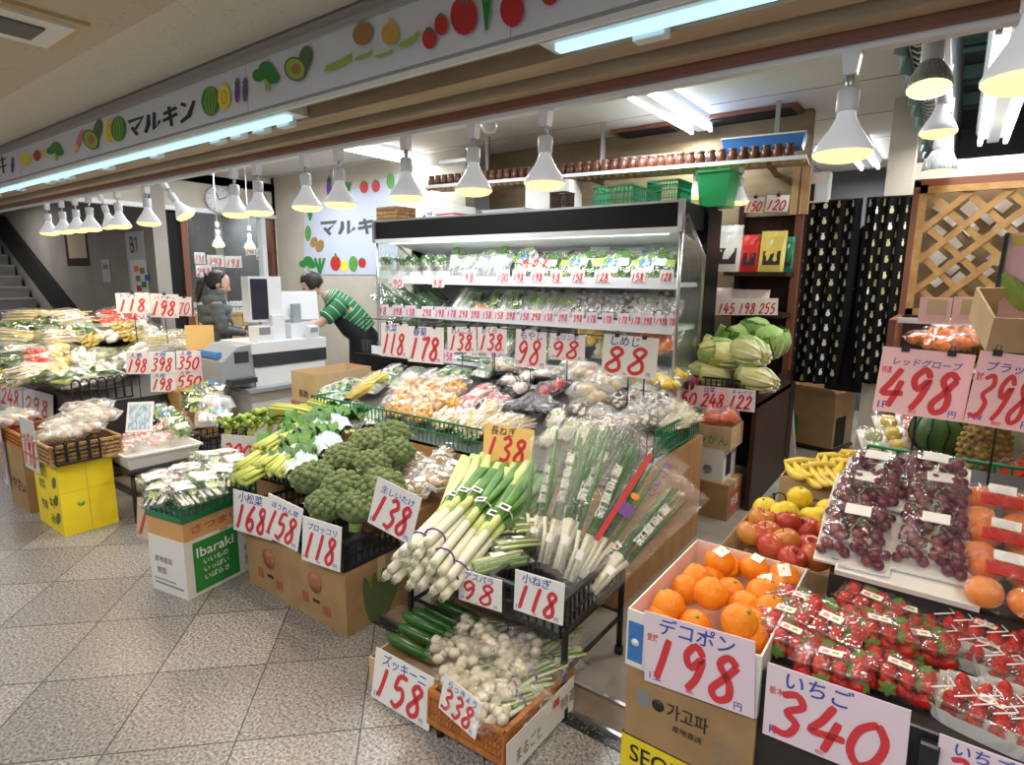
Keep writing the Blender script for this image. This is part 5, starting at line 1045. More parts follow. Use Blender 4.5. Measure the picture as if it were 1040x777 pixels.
z_=[.60,.605,.58,.60,.60,.625,.60,.575,.57,.60,.585,.60,.64,.59,.61,.575,.565,.56,.56,.60]
lab=rowlabels(dk,4,'knobbly orange','of the white carton')
for i,(px,py) in enumerate(dk):
    p=P(px,py,Z=z_[i]); p.x=min(max(p.x,-.60),-.335); p.y=min(max(p.y,1.51),1.97); K=DEKS if i in(0,1,3,10,18) else DEKO
    K.put(TM((p.x,p.y,z_[i]-.047),random.uniform(-.5,.5),random.uniform(-.5,.5),random.uniform(-.4,.4) if K is DEKS else random.uniform(0,6),random.uniform(.96,1.10)),lab[i].replace('knobbly','stickered knobbly') if K is DEKS else lab[i],'knobbly oranges in the white carton')
carton('fruit_carton','brown carton under the apples behind the orange stack',(-.40,2.28,.018),.34,.44,.42,'carton')
carton('fruit_carton','open brown carton full of red and yellow apples',(-.405,2.29,.44),.36,.46,.155,'carton',open_=True,flaps=False,inside='carton_light')
ap=[(752,540),(759,524),(777,531),(783,542),(802,532),(827,535),(775,554),(803,551),(820,556),(799,566),(825,567),(839,553),(768,545),(842,540)]
lab=rowlabels(ap,3,'apple','of the open brown carton')
for i,(px,py) in enumerate(ap):
    z=.60-.02*(i%3==2); p=P(px,py,Z=z); p.x=min(max(p.x,-.535),-.27); p.y=min(max(p.y,2.12),2.47)
    (APY if i in(0,1,7) else APP).put(TM((p.x,p.y,z-.04),random.uniform(-.6,.6),random.uniform(-.6,.6),random.uniform(0,6),random.uniform(1.0,1.16)),lab[i],'apples in the brown carton')
carton('fruit_carton','brown carton under the yellow citrus and bananas',(-.40,2.93,.018),.36,.76,.42,'carton')
crate('fruit_crate','shallow dark crate with arched sides holding yellow citrus behind the apples',(-.40,2.72,.44),.36,.34,.12,'black_iron',pitch=.05,bar=.006,arch=True,rows=())
ye=[(781,513),(812,507),(815,520),(831,520),(795,515),(800,526),(838,512),(785,524)]
lab=rowlabels(ye,2,'yellow citrus fruit','of the dark crate')
for i,(px,py) in enumerate(ye):
    p=P(px,py,Z=.60); LEMO.put(TM((p.x,min(max(p.y,2.58),2.88),.54+.02*(i%2)),random.uniform(-1,1),random.uniform(-1,1),0,1.12),lab[i],'yellow citrus in the dark crate')
carton('fruit_carton','open pale carton with yellow bananas behind the citrus',(-.37,3.12,.44),.40,.38,.19,'carton_light',open_=True,flaps=False,inside='carton_light')
place([BAN],[(838,492),(822,486),(858,486),(845,478),(866,476)],plane(3.1,.62),'bunch of yellow bananas','of the pale carton',2,'banana bunches in the pale carton',rz=.3,jz=.6,s=1.1)
# strawberries, punnets, grapes, wrapped oranges
fp=plane(1.7,.555)
sp=[(800,662),(845,690),(908,700),(800,640),(870,655),(930,668),(842,650,.055),(888,655,.058),(882,628,.05),(815,630),(915,640)]
place([BERRY],sp,fp,'strawberry pack','of the strawberry tray',3,'strawberry packs',rz=0,jz=.25,jt=.10,s=1.32,js=.05)
place([PUN],[(1000,672),(1006,735),(1050,700),(1052,745),(1000,655,.055)],fp,'white-edged strawberry punnet','beside the packs',2,'strawberry punnets',rz=-.15,jz=.12,jt=.07,s=1.2,js=.03)
gp=plane(1.95,.66,.446); gt=math.atan(.446)
m=MB(); m.tray(-.175,.175,-.25,.25,0,.02,.006,'tray_white'); tag(m.build('foam_tray',T=TM((-.025,2.17,.765),gt)),'big white foam tray under the grape packs on the sloping tier','tray')
place([GRAPE],[(868,556),(946,566),(876,520),(950,522),(888,492,.06),(945,495,.05)],gp,'red grape pack','of the sloping tray',3,'grape packs',rx=gt,jz=.06,jt=.03,s=1.14,js=.02,lift=.022)
def wrapped_oranges():
    t=thing('wrapped_orange_pack','x','oranges'); 
    for k in range(4):
        m=MB(); r=.04; m.ball((-.062+.041*k*1.0 if 0 else (-.04 if k%2 else .042),(-.042 if k<2 else .042),r),(r,r,r*.9),'mandarin_skin',16,10); m.build('orange',t)
    m=MB(); m.pillow(.20,.20,.09,FILM,jit=.13,pinch=.1); m.build('clear_bag',t)
    m=MB(); m.box(-.045,.045,-.02,.02,.087,.0885,'berry_red'); m.build('red_band',t); m=MB(); m.box(-.03,.03,.03,.065,.085,.0868,'sticker'); m.build('sticker',t); return t
WOR=Kind(wrapped_oranges())
place([WOR],[(1012,532),(1015,570),(1018,605),(1062,540),(1066,585)],gp,'bag of big oranges','beside the grapes',3,'bags of oranges beside the grapes',rx=gt,jz=.1,jt=.04,js=.03,s=1.1)
# rear tier: cut melon packs, melons, pineapples
rt=plane(3.0,.73)
fence('wire_divider','green plastic fence behind the wrapped oranges and grapes',(-.20,2.56),(.60,2.56),.83,.10,'green_plastic',.045,.005,arch=False)
mat('melon_pale',(.42,.52,.26),.5,c2=(.60,.64,.42),scale=30); mat('melon_dark',(.03,.09,.03),.4,c2=(.10,.20,.06),scale=7,stretch=(1,1,.2)); mat('pine_skin',(.42,.27,.06),.65,c2=(.20,.14,.04),scale=38,bump=.8,bscale=60); mat('pine_leaf',(.07,.13,.05),.55,c2=(.12,.19,.08),scale=8)
def pineapple():
    t=thing('pineapple','x','pineapple'); m=MB(); m.lathe([(.03,0),(.052,.015),(.063,.06),(.064,.10),(.055,.145),(.03,.165)],'pine_skin',20)
    for j in range(8):
        for k in range(12):
            a=2*PI*(k+.5*(j%2))/12; z=.015+.019*j; r=[.053,.059,.063,.065,.065,.062,.058,.048][j]; m.ball((r*math.cos(a),r*math.sin(a),z),(.011,.011,.009),'pine_skin',6,4)
    m.build('fruit',t); m=MB()
    for j in range(4):
        for k in range(8): a=2*PI*(k+.5*j)/8; L=.06+.035*j; s=.05-.011*j; m.leaf((.012*math.cos(a),.012*math.sin(a),.16),(s*1.5*math.cos(a),s*1.5*math.sin(a),.16+L),.022,'pine_leaf',up=(math.cos(a),math.sin(a),.3),bend=-.15,n=4)
    m.build('leaf_crown',t); return t
PINE=Kind(pineapple())
def melon(skin,r,sq=1,stripe=False):
    t=thing('melon','x','melon'); m=MB(); m.ball((0,0,r*sq),(r,r,r*sq),skin,24,16)
    m.build('fruit',t); m=MB(); m.tube([(0,0,2*r*sq-.004),(.004,0,2*r*sq+.02)],.004,'stalk_green',6); m.tube([(-.02,0,2*r*sq+.02),(.025,0,2*r*sq+.022)],.004,'stalk_green',6); m.build('stem',t)
    if stripe:
        m=MB()
        for k in range(10): a=2*PI*k/10; m.tube([(r*1.004*math.cos(b)*math.cos(a+.05*math.sin(5*b)),r*1.004*math.cos(b)*math.sin(a+.05*math.sin(5*b)),r*sq+r*sq*1.004*math.sin(b)) for b in [-1.2+.24*i for i in range(11)]],[.002]+[.005]*9+[.002],'leaf_deep',4)
        m.build('stripes',t)
    return Kind(t)
ML=melon('melon_pale',.075); MD=melon('melon_dark',.105,.95,True)
def at(px,py,Y): return P(px,py,Y=Y)
MD.put(at(950,462,3.05)-Vector((0,0,.0)),'big dark striped watermelon behind the grapes under the pink card','melons on the fruit stand'); p=at(1022,466,2.95); ML.put(p,'pale green netted melon beside the pineapple behind the wrapped oranges','melons on the fruit stand')
PINE.put(TM(at(993,478,2.8),-.15,.1,0,1.15),'pineapple standing between the melons behind the green fence','pineapples low on the fruit stand'); 
for k,(px,py,Y,rz,lb) in enumerate(((905,440,3.0,.5,'slanted clear pack of cut papaya at the passage end of the fruit stand'),(890,455,2.85,.55,'clear pack of cut green melon slanting beside the grapes at the passage end'),(925,432,3.2,.3,'clear pack of cut fruit behind the two slanting packs'))):
    m=MB(); t=thing('cut_fruit_pack',lb,'fruit pack',T=TM(at(px,py,Y)-Vector((0,0,.02)),.7,0,rz)); m.box(-.05,.05,-.11,.11,0,.01,'tray_white'); m.build('tray',t); m=MB(); 
    for i in range(3): m.lathe([(.0001,.0),(.03,.004),(.036,.02),(.02,.04),(.0001,.045)],['bean_yellow','melon_pale','pink_flesh'][k],12,TM((0,-.065+.065*i,.012)))
    m.build('fruit_slices',t); m=MB(); m.pillow(.115,.235,.065,FILM,jit=.1); m.build('clear_wrap',t)
m=MB(); t=thing('cut_melon_pack','wrapped red cut watermelon at the edge beside the pale melon','fruit pack',T=TM(at(1042,492,2.72),.3,0,0)); m.prism([(-.09,0),(.09,0),(.0,.10)],-.06,.06,'tomato_red',rotm(PI/2)); m.build('fruit_slice',t); m=MB(); m.pillow(.22,.16,.11,FILM,jit=.1,z0=.0); m.build('clear_wrap',t)
BMAN=bag_kind('mandarin_bag','oranges',.18,.15,.075,f_balls('mandarin_skin',.028,9,.9),pinch=.1,sticker=(.2,.3,'sticker'),partname='mandarins')
place([BMAN],[(985,498),(1010,500),(1035,505)],plane(2.66,.735),'bag of small oranges','behind the green fence',1,'orange bags behind the green fence',jz=.3)
# big pink price cards over the fruit
card(((896,352),(990,360),(979,430),(887,416)),'large pink price card for red globe grapes on a black stick','498','レッドグローブ','card_pink',yaw=.18,tilt=.06,clip=2,stick=.40,sub='1P',place='特選',Y=2.44)
card(((993,357),(1062,362),(1052,443),(981,428)),'large pink price card, cut by the picture edge, beside the red globe one','398','ブラッド','card_pink',yaw=.18,tilt=.06,clip=2,stick=.35,sub='1袋',place='愛媛',Y=2.44)
card(((656,622),(769,651),(764,731),(653,689)),'pink price card with blue lettering hung before the knobbly oranges','198','デコポン','card_lilac',yaw=0,tilt=.05,sub='1玉',place='愛媛',Y=1.44,clip=0)
card(((783,672),(928,725),(915,800),(771,745)),'large pink price card hung before the strawberry packs','340','いちご','card_lilac',yaw=0,tilt=.08,sub='1P',place='栃木',Y=1.45)
card(((953,745),(1075,790),(1066,850),(948,800)),'pink price card under the strawberry punnets, cut by the lower picture edge','398','いちご','card_lilac',yaw=0,tilt=.08,sub='1P',Y=1.45)
# shelf under the lattice: oranges, pineapples, pink cards
t=thing('fruit_shelf','wooden shelf with a white edge under the lattice carrying bagged oranges','shelf',(.06,3.75,.73)); I=Matrix.Translation((-.06,-3.75,-.73))
part('board',t,I,(-.24,.60,3.45,4.02,1.10,1.13,'wood_pale')); part('back_board',t,I,(-.22,.6,4.00,4.015,1.13,1.36,'wood_dark')); part('side_post',t,I,(-.245,-.215,3.44,4.02,.02,1.36,'wood_red')); part('upper_edge',t,I,(-.21,.6,3.46,3.48,1.345,1.37,'trim_white')); part('lower_cabinet',t,I,(-.215,.6,3.50,4.0,.02,1.10,'wood_dark'))
place([BMAN],[(935,350),(955,345),(950,356),(972,354),(980,344),(995,352),(1000,343),(1015,350),(1030,346),(1025,356),(1042,352),(965,338),(1040,340),(1010,336)],plane(3.5,1.14,.45),'bag of small oranges','under the lattice',3,'orange bags under the lattice',jz=.5,s=.92)
for k,(px,lb) in enumerate(((966,'pineapple nearest the passage on the shelf under the lattice'),(987,'middle pineapple on the shelf under the lattice'),(1006,'pineapple farthest from the passage on the shelf under the lattice'))): PINE.put(TM((at(px,330,3.9).x,3.90,1.13),0,0,k,.85),lb,'pineapples under the lattice')
for k,(a,b) in enumerate(((933,966),(967,1001))):
    q=(a,304,b,325); o=card(q,['pink card with a brown paper patch under the lattice, passage side','pink card with a brown paper patch under the lattice, far side from the passage'][k],'','', 'card_pink',Y=3.47,tilt=0,small=True) if 0 else None
    c=at((a+b)/2,315,3.44); w=at(b,315,3.44).x-at(a,315,3.44).x; t=thing('pink_card',['pink card with a brown patch under the lattice, on the passage side','pink card with a brown patch under the lattice, on the outer side'][k],'card',c); m=MB(); m.box(-w/2,w/2,0,.003,-.06,.06,'card_pink'); m.build('card',t); m=MB(); m.box(-w*.25,w*.35,-.002,0,-.02,.05,'card_tan'); m.build('brown_patch',t)
m=MB(); m.tray(-.30,.30,-.16,.16,0,.14,.006,'carton_light',T=None); o=tag(m.build('display_carton',T=TM(at(1092,330,3.1)-Vector((0,0,.05)),.35,0,.2)),'pale display carton leaning beside the lattice at the picture edge','carton')
t=thing('pink_poster','pink flyer with green leaves leaning at the edge beside the lattice','poster',T=TM(at(1053,272,3.15),-.1,0,-.35)); m=MB(); m.box(-.10,.10,0,.004,-.20,.14,'card_pink'); m.build('sheet',t); m=MB(); 
for k in range(7): m.leaf((-.02,-.004,-.17),(-.10+.035*k,-.008,-.02-.02*(k%3)),.05,'leaf_lime',up=(0,-1,0),bend=.02)
m.build('leaf_picture',t); m=MB(); m.box(-.09,.05,-.003,0,.09,.13,'bean_yellow'); m.box(-.12,-.105,-.01,.01,-.12,.14,'black_plastic'); m.build('yellow_strip',t)
# ------------------------------------------------------------------ greens, broccoli and leeks along the shopfront
def pr_iba(b,w,d,h):
    T=FT('right',(w/2+.0012,0,0)); b.box(-d*.40,d*.18,h*.06,h*.94,0,.0006,'paint_green',T)
    b.word('Ibaraki',-d*.36,h*.66,h*.17,'ink_white',T=T,wd=d*.48,z=.0012)
    for k,tx in enumerate(('いいもの','いっぱい','いばらき')): b.word(tx,-d*.28,h*(.50-.14*k),h*.10,'ink_white',T=T,wd=d*.32,z=.0012)
    b.word('JA',d*.25,h*.42,h*.12,'ink_grey',T=T); b.word('茨城',d*.25,h*.15,h*.16,'ink_grey',T=T); b.stroke([(d*.26,h*.78),(d*.34,h*.72),(d*.42,h*.78)],h*.04,'ink_black',T=T)
    F=FT('front',(0,-d/2-.001,0)); b.word('産地直送',-w*.34,h*.55,h*.11,'ink_grey',T=F); b.word('野菜',-w*.30,h*.34,h*.12,'ink_grey',T=F); b.box(-w*.4,w*.4,h*.14,h*.17,0,.0006,'ink_grey',F); b.box(-w*.4,w*.2,h*.22,h*.24,0,.0006,'ink_grey',F)
ic=(-2.965,1.375); iz=R(10)
carton('produce_carton','white carton with a green panel and white lettering standing on the tiles',(*ic,0),.27,.43,.29,'carton_white',rz=iz,prints=pr_iba)
def pr_or(b,w,d,h): b.word('さつまいも',-d*.40,h*.3,h*.42,'ink_brown',T=FT('right',(w/2+.0012,0,0)),wd=d*.8)
carton('produce_carton','flat orange carton with brown lettering on top of the white green-panelled carton',(*ic,.291),.265,.42,.095,'carton_orange',rz=iz,prints=pr_or)
crate('plastic_basket','green slotted basket with arched bars on the orange carton',(*ic,.387),.27,.42,.175,'green_plastic',rz=iz,pitch=.035,bar=.006,rows=(.35,),arch=True)
TUR=[bag_kind('turnip_bag','vegetables',.15,.30,.075,f_leaves(['leaf_mid','cabbage_green','radish_white'],9,.06,'radish_white'),film=FILM,sticker=(.3,.35,c),partname='turnips') for c in ('bag_pink','bag_pink')]
place(TUR,[(165,508),(185,508),(205,500),(225,490),(170,496),(195,490),(215,480),(238,478),(160,498,.05),(185,488,.06),(210,475,.06),(230,472,.05)],plane(1.37,.50),'printed bag of turnips','in the green basket',3,'turnip bags in the green basket',rz=1.2,jz=.3,jt=.15,s=1.0)
card(((139,505),(175,516),(172,556),(139,544)),'tan price card at the corner of the green basket','138','かぶ','card_tan',yaw=.3,tilt=.03,X=-3.08); card(((224,441),(257,443),(263,474),(225,470)),'tan price card standing behind the green basket before the leaf greens','300','','card_grey',yaw=.5,tilt=.12,X=-3.28,stick=.40)
def pr_red(b,w,d,h):
    F=FT('front',(0,-d/2-.001,0)); Rr=FT('right',(w/2+.001,0,0))
    for x in (-.25,.22): 
        T=F@Matrix.Translation((x*w,h*.62,0)); b.lathe([(.05,0),(.05,.0006)],'ink_brown',20,T); b.lathe([(.042,.0006),(.042,.0009)],'carton',20,T); b.word('特選',-.028,-.022,.045,'ink_brown',T=T,wd=.056)
        b.word('野菜',x*w-.10,h*.22,.055,'ink_brown',T=F,wd=.05); b.word('産地直送',x*w+.05,h*.16,.05,'ink_brown',T=F,wd=.06); b.box(x*w-.02,x*w+.03,h*.3,h*.35,0,.0006,'ink_black',F)
    for k in range(5): b.leaf((-.06+.02*k,0,0),(-.10+.055*k,h*.8,.002),.05,'ink_olive',up=(0,0,1),bend=0,fold=0,T=Rr)
carton('produce_carton','long brown carton with red round marks under the broccoli baskets',(-2.34,1.66,0),.78,.40,.30,'carton',prints=pr_red)
carton('produce_carton','brown carton hidden behind the long red-marked carton',(-2.45,2.10,.018),1.0,.42,.42,'carton'); carton('produce_carton','brown carton under the leaf greens behind the white carton',(-3.28,2.07,.018),.66,.5,.42,'carton')
for k,(x,lb) in enumerate(((-2.535,'black slotted basket of spinach bags on the red-marked carton'),(-2.145,'black slotted basket of broccoli on the red-marked carton'))): crate('plastic_basket',lb,(x,1.66,.302),.38,.40,.13,'black_plastic',pitch=.032,bar=.007)
crate('plastic_basket','black basket of leaf greens beside the green turnip basket',(-2.90,1.86,.44),.36,.34,.10,'black_plastic',pitch=.032,bar=.007,rz=.12)
gpl=plane(1.5,.455,.21)
def komatsuna():
    t=thing('leaf_green_bunch','x','greens'); m=MB()
    for k in range(16):
        a=random.uniform(-.04,.04); z=random.uniform(.012,.05); m.tube([(a*1.1,-.24,z),(a*1.0,-.08,z+.012),(a*1.6,.07,z+.015)],[.0105,.009,.005],'stem_lime',6)
    m.build('stalks',t); m=MB()
    for k in range(10):
        a=random.uniform(-.045,.045); z=random.uniform(.015,.06); m.leaf((a,.07,z),(a*2.4,.08+random.uniform(.08,.15),z+random.uniform(-.01,.05)),random.uniform(.05,.085),random.choice(['leaf_mid','leaf_dark','leaf_mid']),n=5,wav=.12,bend=random.uniform(0,.25),up=(random.uniform(-.6,.6),0,1))
    m.build('leaves',t); m=MB(); m.tube([(.036*math.cos(i*PI/5),-.05,.03+.028*math.sin(i*PI/5)) for i in range(11)],.004,'ink_purple',4); m.build('tie_band',t); return t
KOM=[Kind(komatsuna()) for k in range(3)]
place(KOM,[(290,458),(305,452),(318,456),(284,478),(298,482),(312,468),(322,446),(276,490),(328,438),(294,468),(270,478)],gpl,'bunch of leaf greens','left of the broccoli',3,'leaf green bunches',rz=.55,jz=.15,rx=.05,s=1.0,lift=.05)
def lime_bunch():
    t=thing('flowering_green_bunch','x','greens'); m=MB()
    for k in range(7): a=random.uniform(-.03,.03); m.tube([(a*.5,-.02,.0),(a,.0,.06),(a*1.5,.01,.11)],[.006,.005,.004],'stem_lime',6)
    m.build('stalks',t); m=MB()
    for k in range(20): m.ball((random.uniform(-.05,.05),random.uniform(-.04,.04),.10+random.uniform(-.02,.05)),random.uniform(.012,.022),'leaf_lime',7,5,jit=.15)
    for k in range(6): a=random.uniform(0,6.3); m.leaf((0,0,.07),(.07*math.cos(a),.05*math.sin(a),.12),.05,'leaf_mid',wav=.2)
    m.build('flower_heads',t); return t
LIM=[Kind(lime_bunch()) for k in range(2)]
place(LIM,[(233,446),(246,440),(256,446),(262,438),(275,441),(286,437)],plane(2.05,.46,.1),'lime green flowering bunch','behind the leaf greens',2,'lime green bunches',s=1.0)
for k,(px,py) in enumerate(((305,424),(322,420),(338,424),(350,417),(330,428))):
    pass
place([KOM[0],KOM[1]],[(312,425),(330,421),(345,424),(340,432)],plane(2.25,.60,.1),'leafy bunch','by the island fence',1,'leafy bunches before the island fence',rz=-1.3,jz=.4,s=1.05)
def spin():
    t=thing('spinach_bag','x','greens'); m=MB(); m.grid(lambda u,v:((u-.5)*(.06+.07*v)+random.uniform(-.002,.002),-.15+.28*v,.028+.022*math.sin(PI*u)*(1+.2*math.sin(v*9))+random.uniform(-.002,.002)),10,12,'bag_blue'); m.grid(lambda u,v:((u-.5)*(.06+.07*v),-.15+.28*v,.026-.022*math.sin(PI*u)),8,8,'bag_blue'); m.build('printed_bag',t)
    m=MB()
    for k in range(9): a=random.uniform(-.05,.05); z=random.uniform(.01,.05); m.leaf((a,.06,z),(a*1.6,.13+random.uniform(.02,.08),z+.01),.06,random.choice(['leaf_dark','leaf_mid']),wav=.2,n=4)
    m.build('leaves',t); m=MB()
    for k in range(7): a=random.uniform(-.02,.02); m.tube([(a,-.15,.025),(a*1.2,-.19,.022)],.004,'stem_lime',5)
    m.build('stalk_ends',t); return t
SPI=[Kind(spin()) for k in range(2)]
place(SPI,[(345,446),(330,455),(322,466),(312,474),(303,482),(295,490),(338,465),(312,490)],gpl,'blue-white spinach bag','of the spinach basket',3,'spinach bags',rz=1.1,jz=.15,rx=.1,s=1.15,lift=.07)
def broccoli():
    t=thing('broccoli','x','broccoli'); m=MB(); m.lathe([(.020,-.0),(.022,.03),(.034,.06),(.03,.07)],'broccoli_stalk',12); m.build('stalk',t)
    m=MB(); m.ball((0,0,.075),(.066,.066,.050),'broccoli_head',26,16,fn=lambda x,y,z:1+.05*math.sin(7*x+2)*math.cos(6*y)+.03*math.sin(17*x)*math.sin(15*y+3*z)); 
    for k in range(46):
        a=k*2.39996; q=(k+.5)/46; z=1-1.15*q; r=math.sqrt(max(0,1-z*z)); m.ball((.061*r*math.cos(a),.061*r*math.sin(a),.078+.045*z),random.uniform(.010,.016),'broccoli_head',7,5,jit=.1)
    m.build('head',t); m=MB()
    for k in range(4): a=k*1.6+random.random(); m.leaf((.025*math.cos(a),.025*math.sin(a),.03),(.085*math.cos(a),.085*math.sin(a),.07),.04,'broccoli_leaf',wav=.2,n=4)
    m.build('leaves',t); return t
BRO=[Kind(broccoli()) for k in range(2)]
place(BRO,[(349,510),(322,502),(360,532),(352,480),(376,486),(376,466),(400,472),(398,456),(384,512),(330,528)],plane(1.5,.45,.27),'green broccoli head','of the broccoli basket',4,'broccoli heads',jz=3,jt=.25,s=1.42,js=.10,lift=-.035)
for q,lb,pr,it in ((((239,497),(277,507),(275,549),(235,537)),'first of the three white price cards before the greens, at the turnip end','168','小松菜'),(((272,501),(308,517),(302,561),(268,543)),'middle one of three white price cards before the greens','158','ほうれん草'),(((308,524),(348,536),(344,581),(306,568)),'white price card hung before the broccoli','118','ブロッコリ')):
    card(q,lb,pr,it,yaw=.2,tilt=.05,Y=1.41,sub='1本')
# shiitake basket
carton('produce_carton','white carton under the mushroom basket',(-1.99,2.05,0.018),.34,.42,.30,'carton_white'); 
b=crate('wicker_basket','brown wicker basket of mushroom packs before the island',(-2.0,2.02,.325),.42,.48,.11,'wicker',rx=.10,pitch=.016,bar=.013,rows=(.2,.4,.6,.8,.97))
SHI=[bag_kind('mushroom_pack','mushrooms',.13,.17,.06,f_mush('mushroom_tan','mushroom_white',.022,16),pinch=.05,sticker=(.16,.22,'sticker'),trayc='tray_white',jit=.1,partname='mushrooms') for k in range(2)]
place(SHI,[(398,476),(415,484),(432,480),(447,470),(456,462),(428,498),(447,494),(412,500),(462,480),(440,484,.05),(420,472,.05)],plane(1.8,.475,.14),'shiitake mushroom pack','of the wicker basket',3,'shiitake packs',rz=.2,jz=.4,jt=.2,s=1.0)
card(((385,484),(431,508),(414,552),(372,530)),'white price card with blue lettering hung on the wicker mushroom basket','138','生しいたけ',yaw=.15,tilt=.1,Y=1.43)
# black stand with leeks and long onions
t=thing('display_stand','black steel stand carrying the leek and onion baskets','stand',(-1.34,1.83,.018)); I=Matrix.Translation((1.34,-1.83,-.018))
for x in (-1.72,-.955):
    for y in (1.62,2.06):
        m=MB(); m.tube([(x,y,.05),(x,y,.46 if x>-1 else .36)],.013,'black_iron',8); l=m.build('leg',t,I); m=MB(); m.lathe([(.018,.018),(.018,.045)],'rubber',10,TM((x,y,0))); m.build('castor',l)
m=MB(); m.box(-1.73,-.945,1.61,2.07,.325,.34,'black_iron'); m.build('top',t,I)
for y in (1.62,2.06): m=MB(); m.tube([(-1.72,y,.20),(-.955,y,.20)],.008,'black_iron',6); m.build('rail',t,I)
for x in (-1.72,-.955): m=MB(); m.tube([(x,1.62,.18),(x,2.06,.18)],.009,'black_iron',6); m.build('rail',t,I); m=MB(); m.tube([(x,1.62,.335),(x,2.06,.335)],.012,'black_iron',6); m.build('rail',t,I)
crate('plastic_basket','black slotted basket of long onion bags on the steel stand',(-1.10,1.79,.342),.30,.42,.14,'black_plastic',rx=.04,pitch=.032,bar=.008,rows=(.45,))
crate('plastic_basket','black slotted basket under the leek bundles on the steel stand',(-1.51,1.76,.342),.36,.40,.10,'black_plastic',pitch=.032,bar=.008)
def leek():
    t=thing('leek_bundle','x','leeks')
    for k,(dx,dz) in enumerate(((-.020,.016),(.020,.016),(0,.046))):
        m=MB(); m.lathe([(.0001,-.012),(.013,-.010),(.017,0),(.0165,.02),(.016,.12),(.0155,.30)],'negi_white',12,TM((dx,0,dz),-PI/2)); 
        m.tube([(dx,.30,dz),(dx,.38,dz),(dx*1.1,.44,dz)],[.0155,.0165,.018],'negi_pale',12,flat=.9)
        for j in range(3):
            s=(-1,1,0)[j]; m.tube([(dx+s*.004,.40,dz+.004*j),(dx*1.3+s*.02,.52,dz+.008*j),(dx*1.7+s*.045,.68,dz+.01*j+.01),(dx*1.9+s*.06+random.uniform(-.02,.02),.84+random.uniform(-.05,.04),dz+random.uniform(-.01,.04))],[.013,.020,.024,.015],'negi_green' if j else 'negi_pale',8,flat=.45)
        for j in range(8): a=j*.8; m.tube([(dx+.006*math.cos(a),-.010,dz+.006*math.sin(a)),(dx+.012*math.cos(a),-.026,dz+.012*math.sin(a))],.0014,'root_cream',3)
        m.build('leek',t)
    for y,c in ((.07,'ink_purple'),(.47,'sticker')):
        m=MB(); m.tube([(.040*math.cos(i*PI/6),y,.028+.036*math.sin(i*PI/6)) for i in range(13)],.004,c,4); 
        if y>.3: m.box(-.022,.022,y-.02,y+.02,.068,.070,'sticker'); m.box(-.014,.014,y-.01,y+.01,.070,.0705,'ink_black')
        m.build('tape',t)
    return t
LEEK=[Kind(leek()) for k in range(2)]
lk=[((398,590),.43,(488,500)),((412,582),.44,(490,492)),((424,598),.43,(505,495)),((436,592),.42,(520,500)),((408,572),.48,(494,480)),((428,576),.49,(500,482)),((446,606),.42,(535,490)),((455,596),.44,(545,485)),((418,566),.51,(504,478)),((444,584),.49,(522,484)),((432,562),.535,(512,480))]
lab=rowlabels([a for a,_,_ in lk],3,'taped leek bundle','of the leek pile')
def aim(a,b,roll=0):
    """frame at a whose y axis points to b, z as near up as it can be"""
    y=(b-a).normalized(); z=Vector((0,0,1)); z=(z-y*z.dot(y)).normalized(); x=y.cross(z)
    return Matrix(((x.x,y.x,z.x,a.x),(x.y,y.y,z.y,a.y),(x.z,y.z,z.z,a.z),(0,0,0,1)))@rotm(0,roll,0)
for i,(q,z,e) in enumerate(lk):
    a=P(*q,Z=z); b=P(*e,Y=a.y+.78); b.z=min(b.z,z+.26); LEEK[i%2].put(aim(a,b,random.uniform(-.3,.3))@Matrix.Diagonal((1.1,.93,1.1,1)),lab[i],'leek bundles')
GRB=[bag_kind('asparagus_bag','vegetables',.12,.26,.055,f_sticks(['negi_green','leaf_mid','negi_pale'],.0065,22),pinch=.1,sticker=(.12,.2,'sticker'),partname='stalks') for k in range(2)]
place(GRB,[(480,560),(500,548),(505,578),(525,560),(518,525),(540,540),(490,535)],plane(1.65,.44,.15),'clear bag of green stalks','beside the leeks',3,'bags of green stalks',rz=-.35,jz=.15,jt=.15,s=1.05)
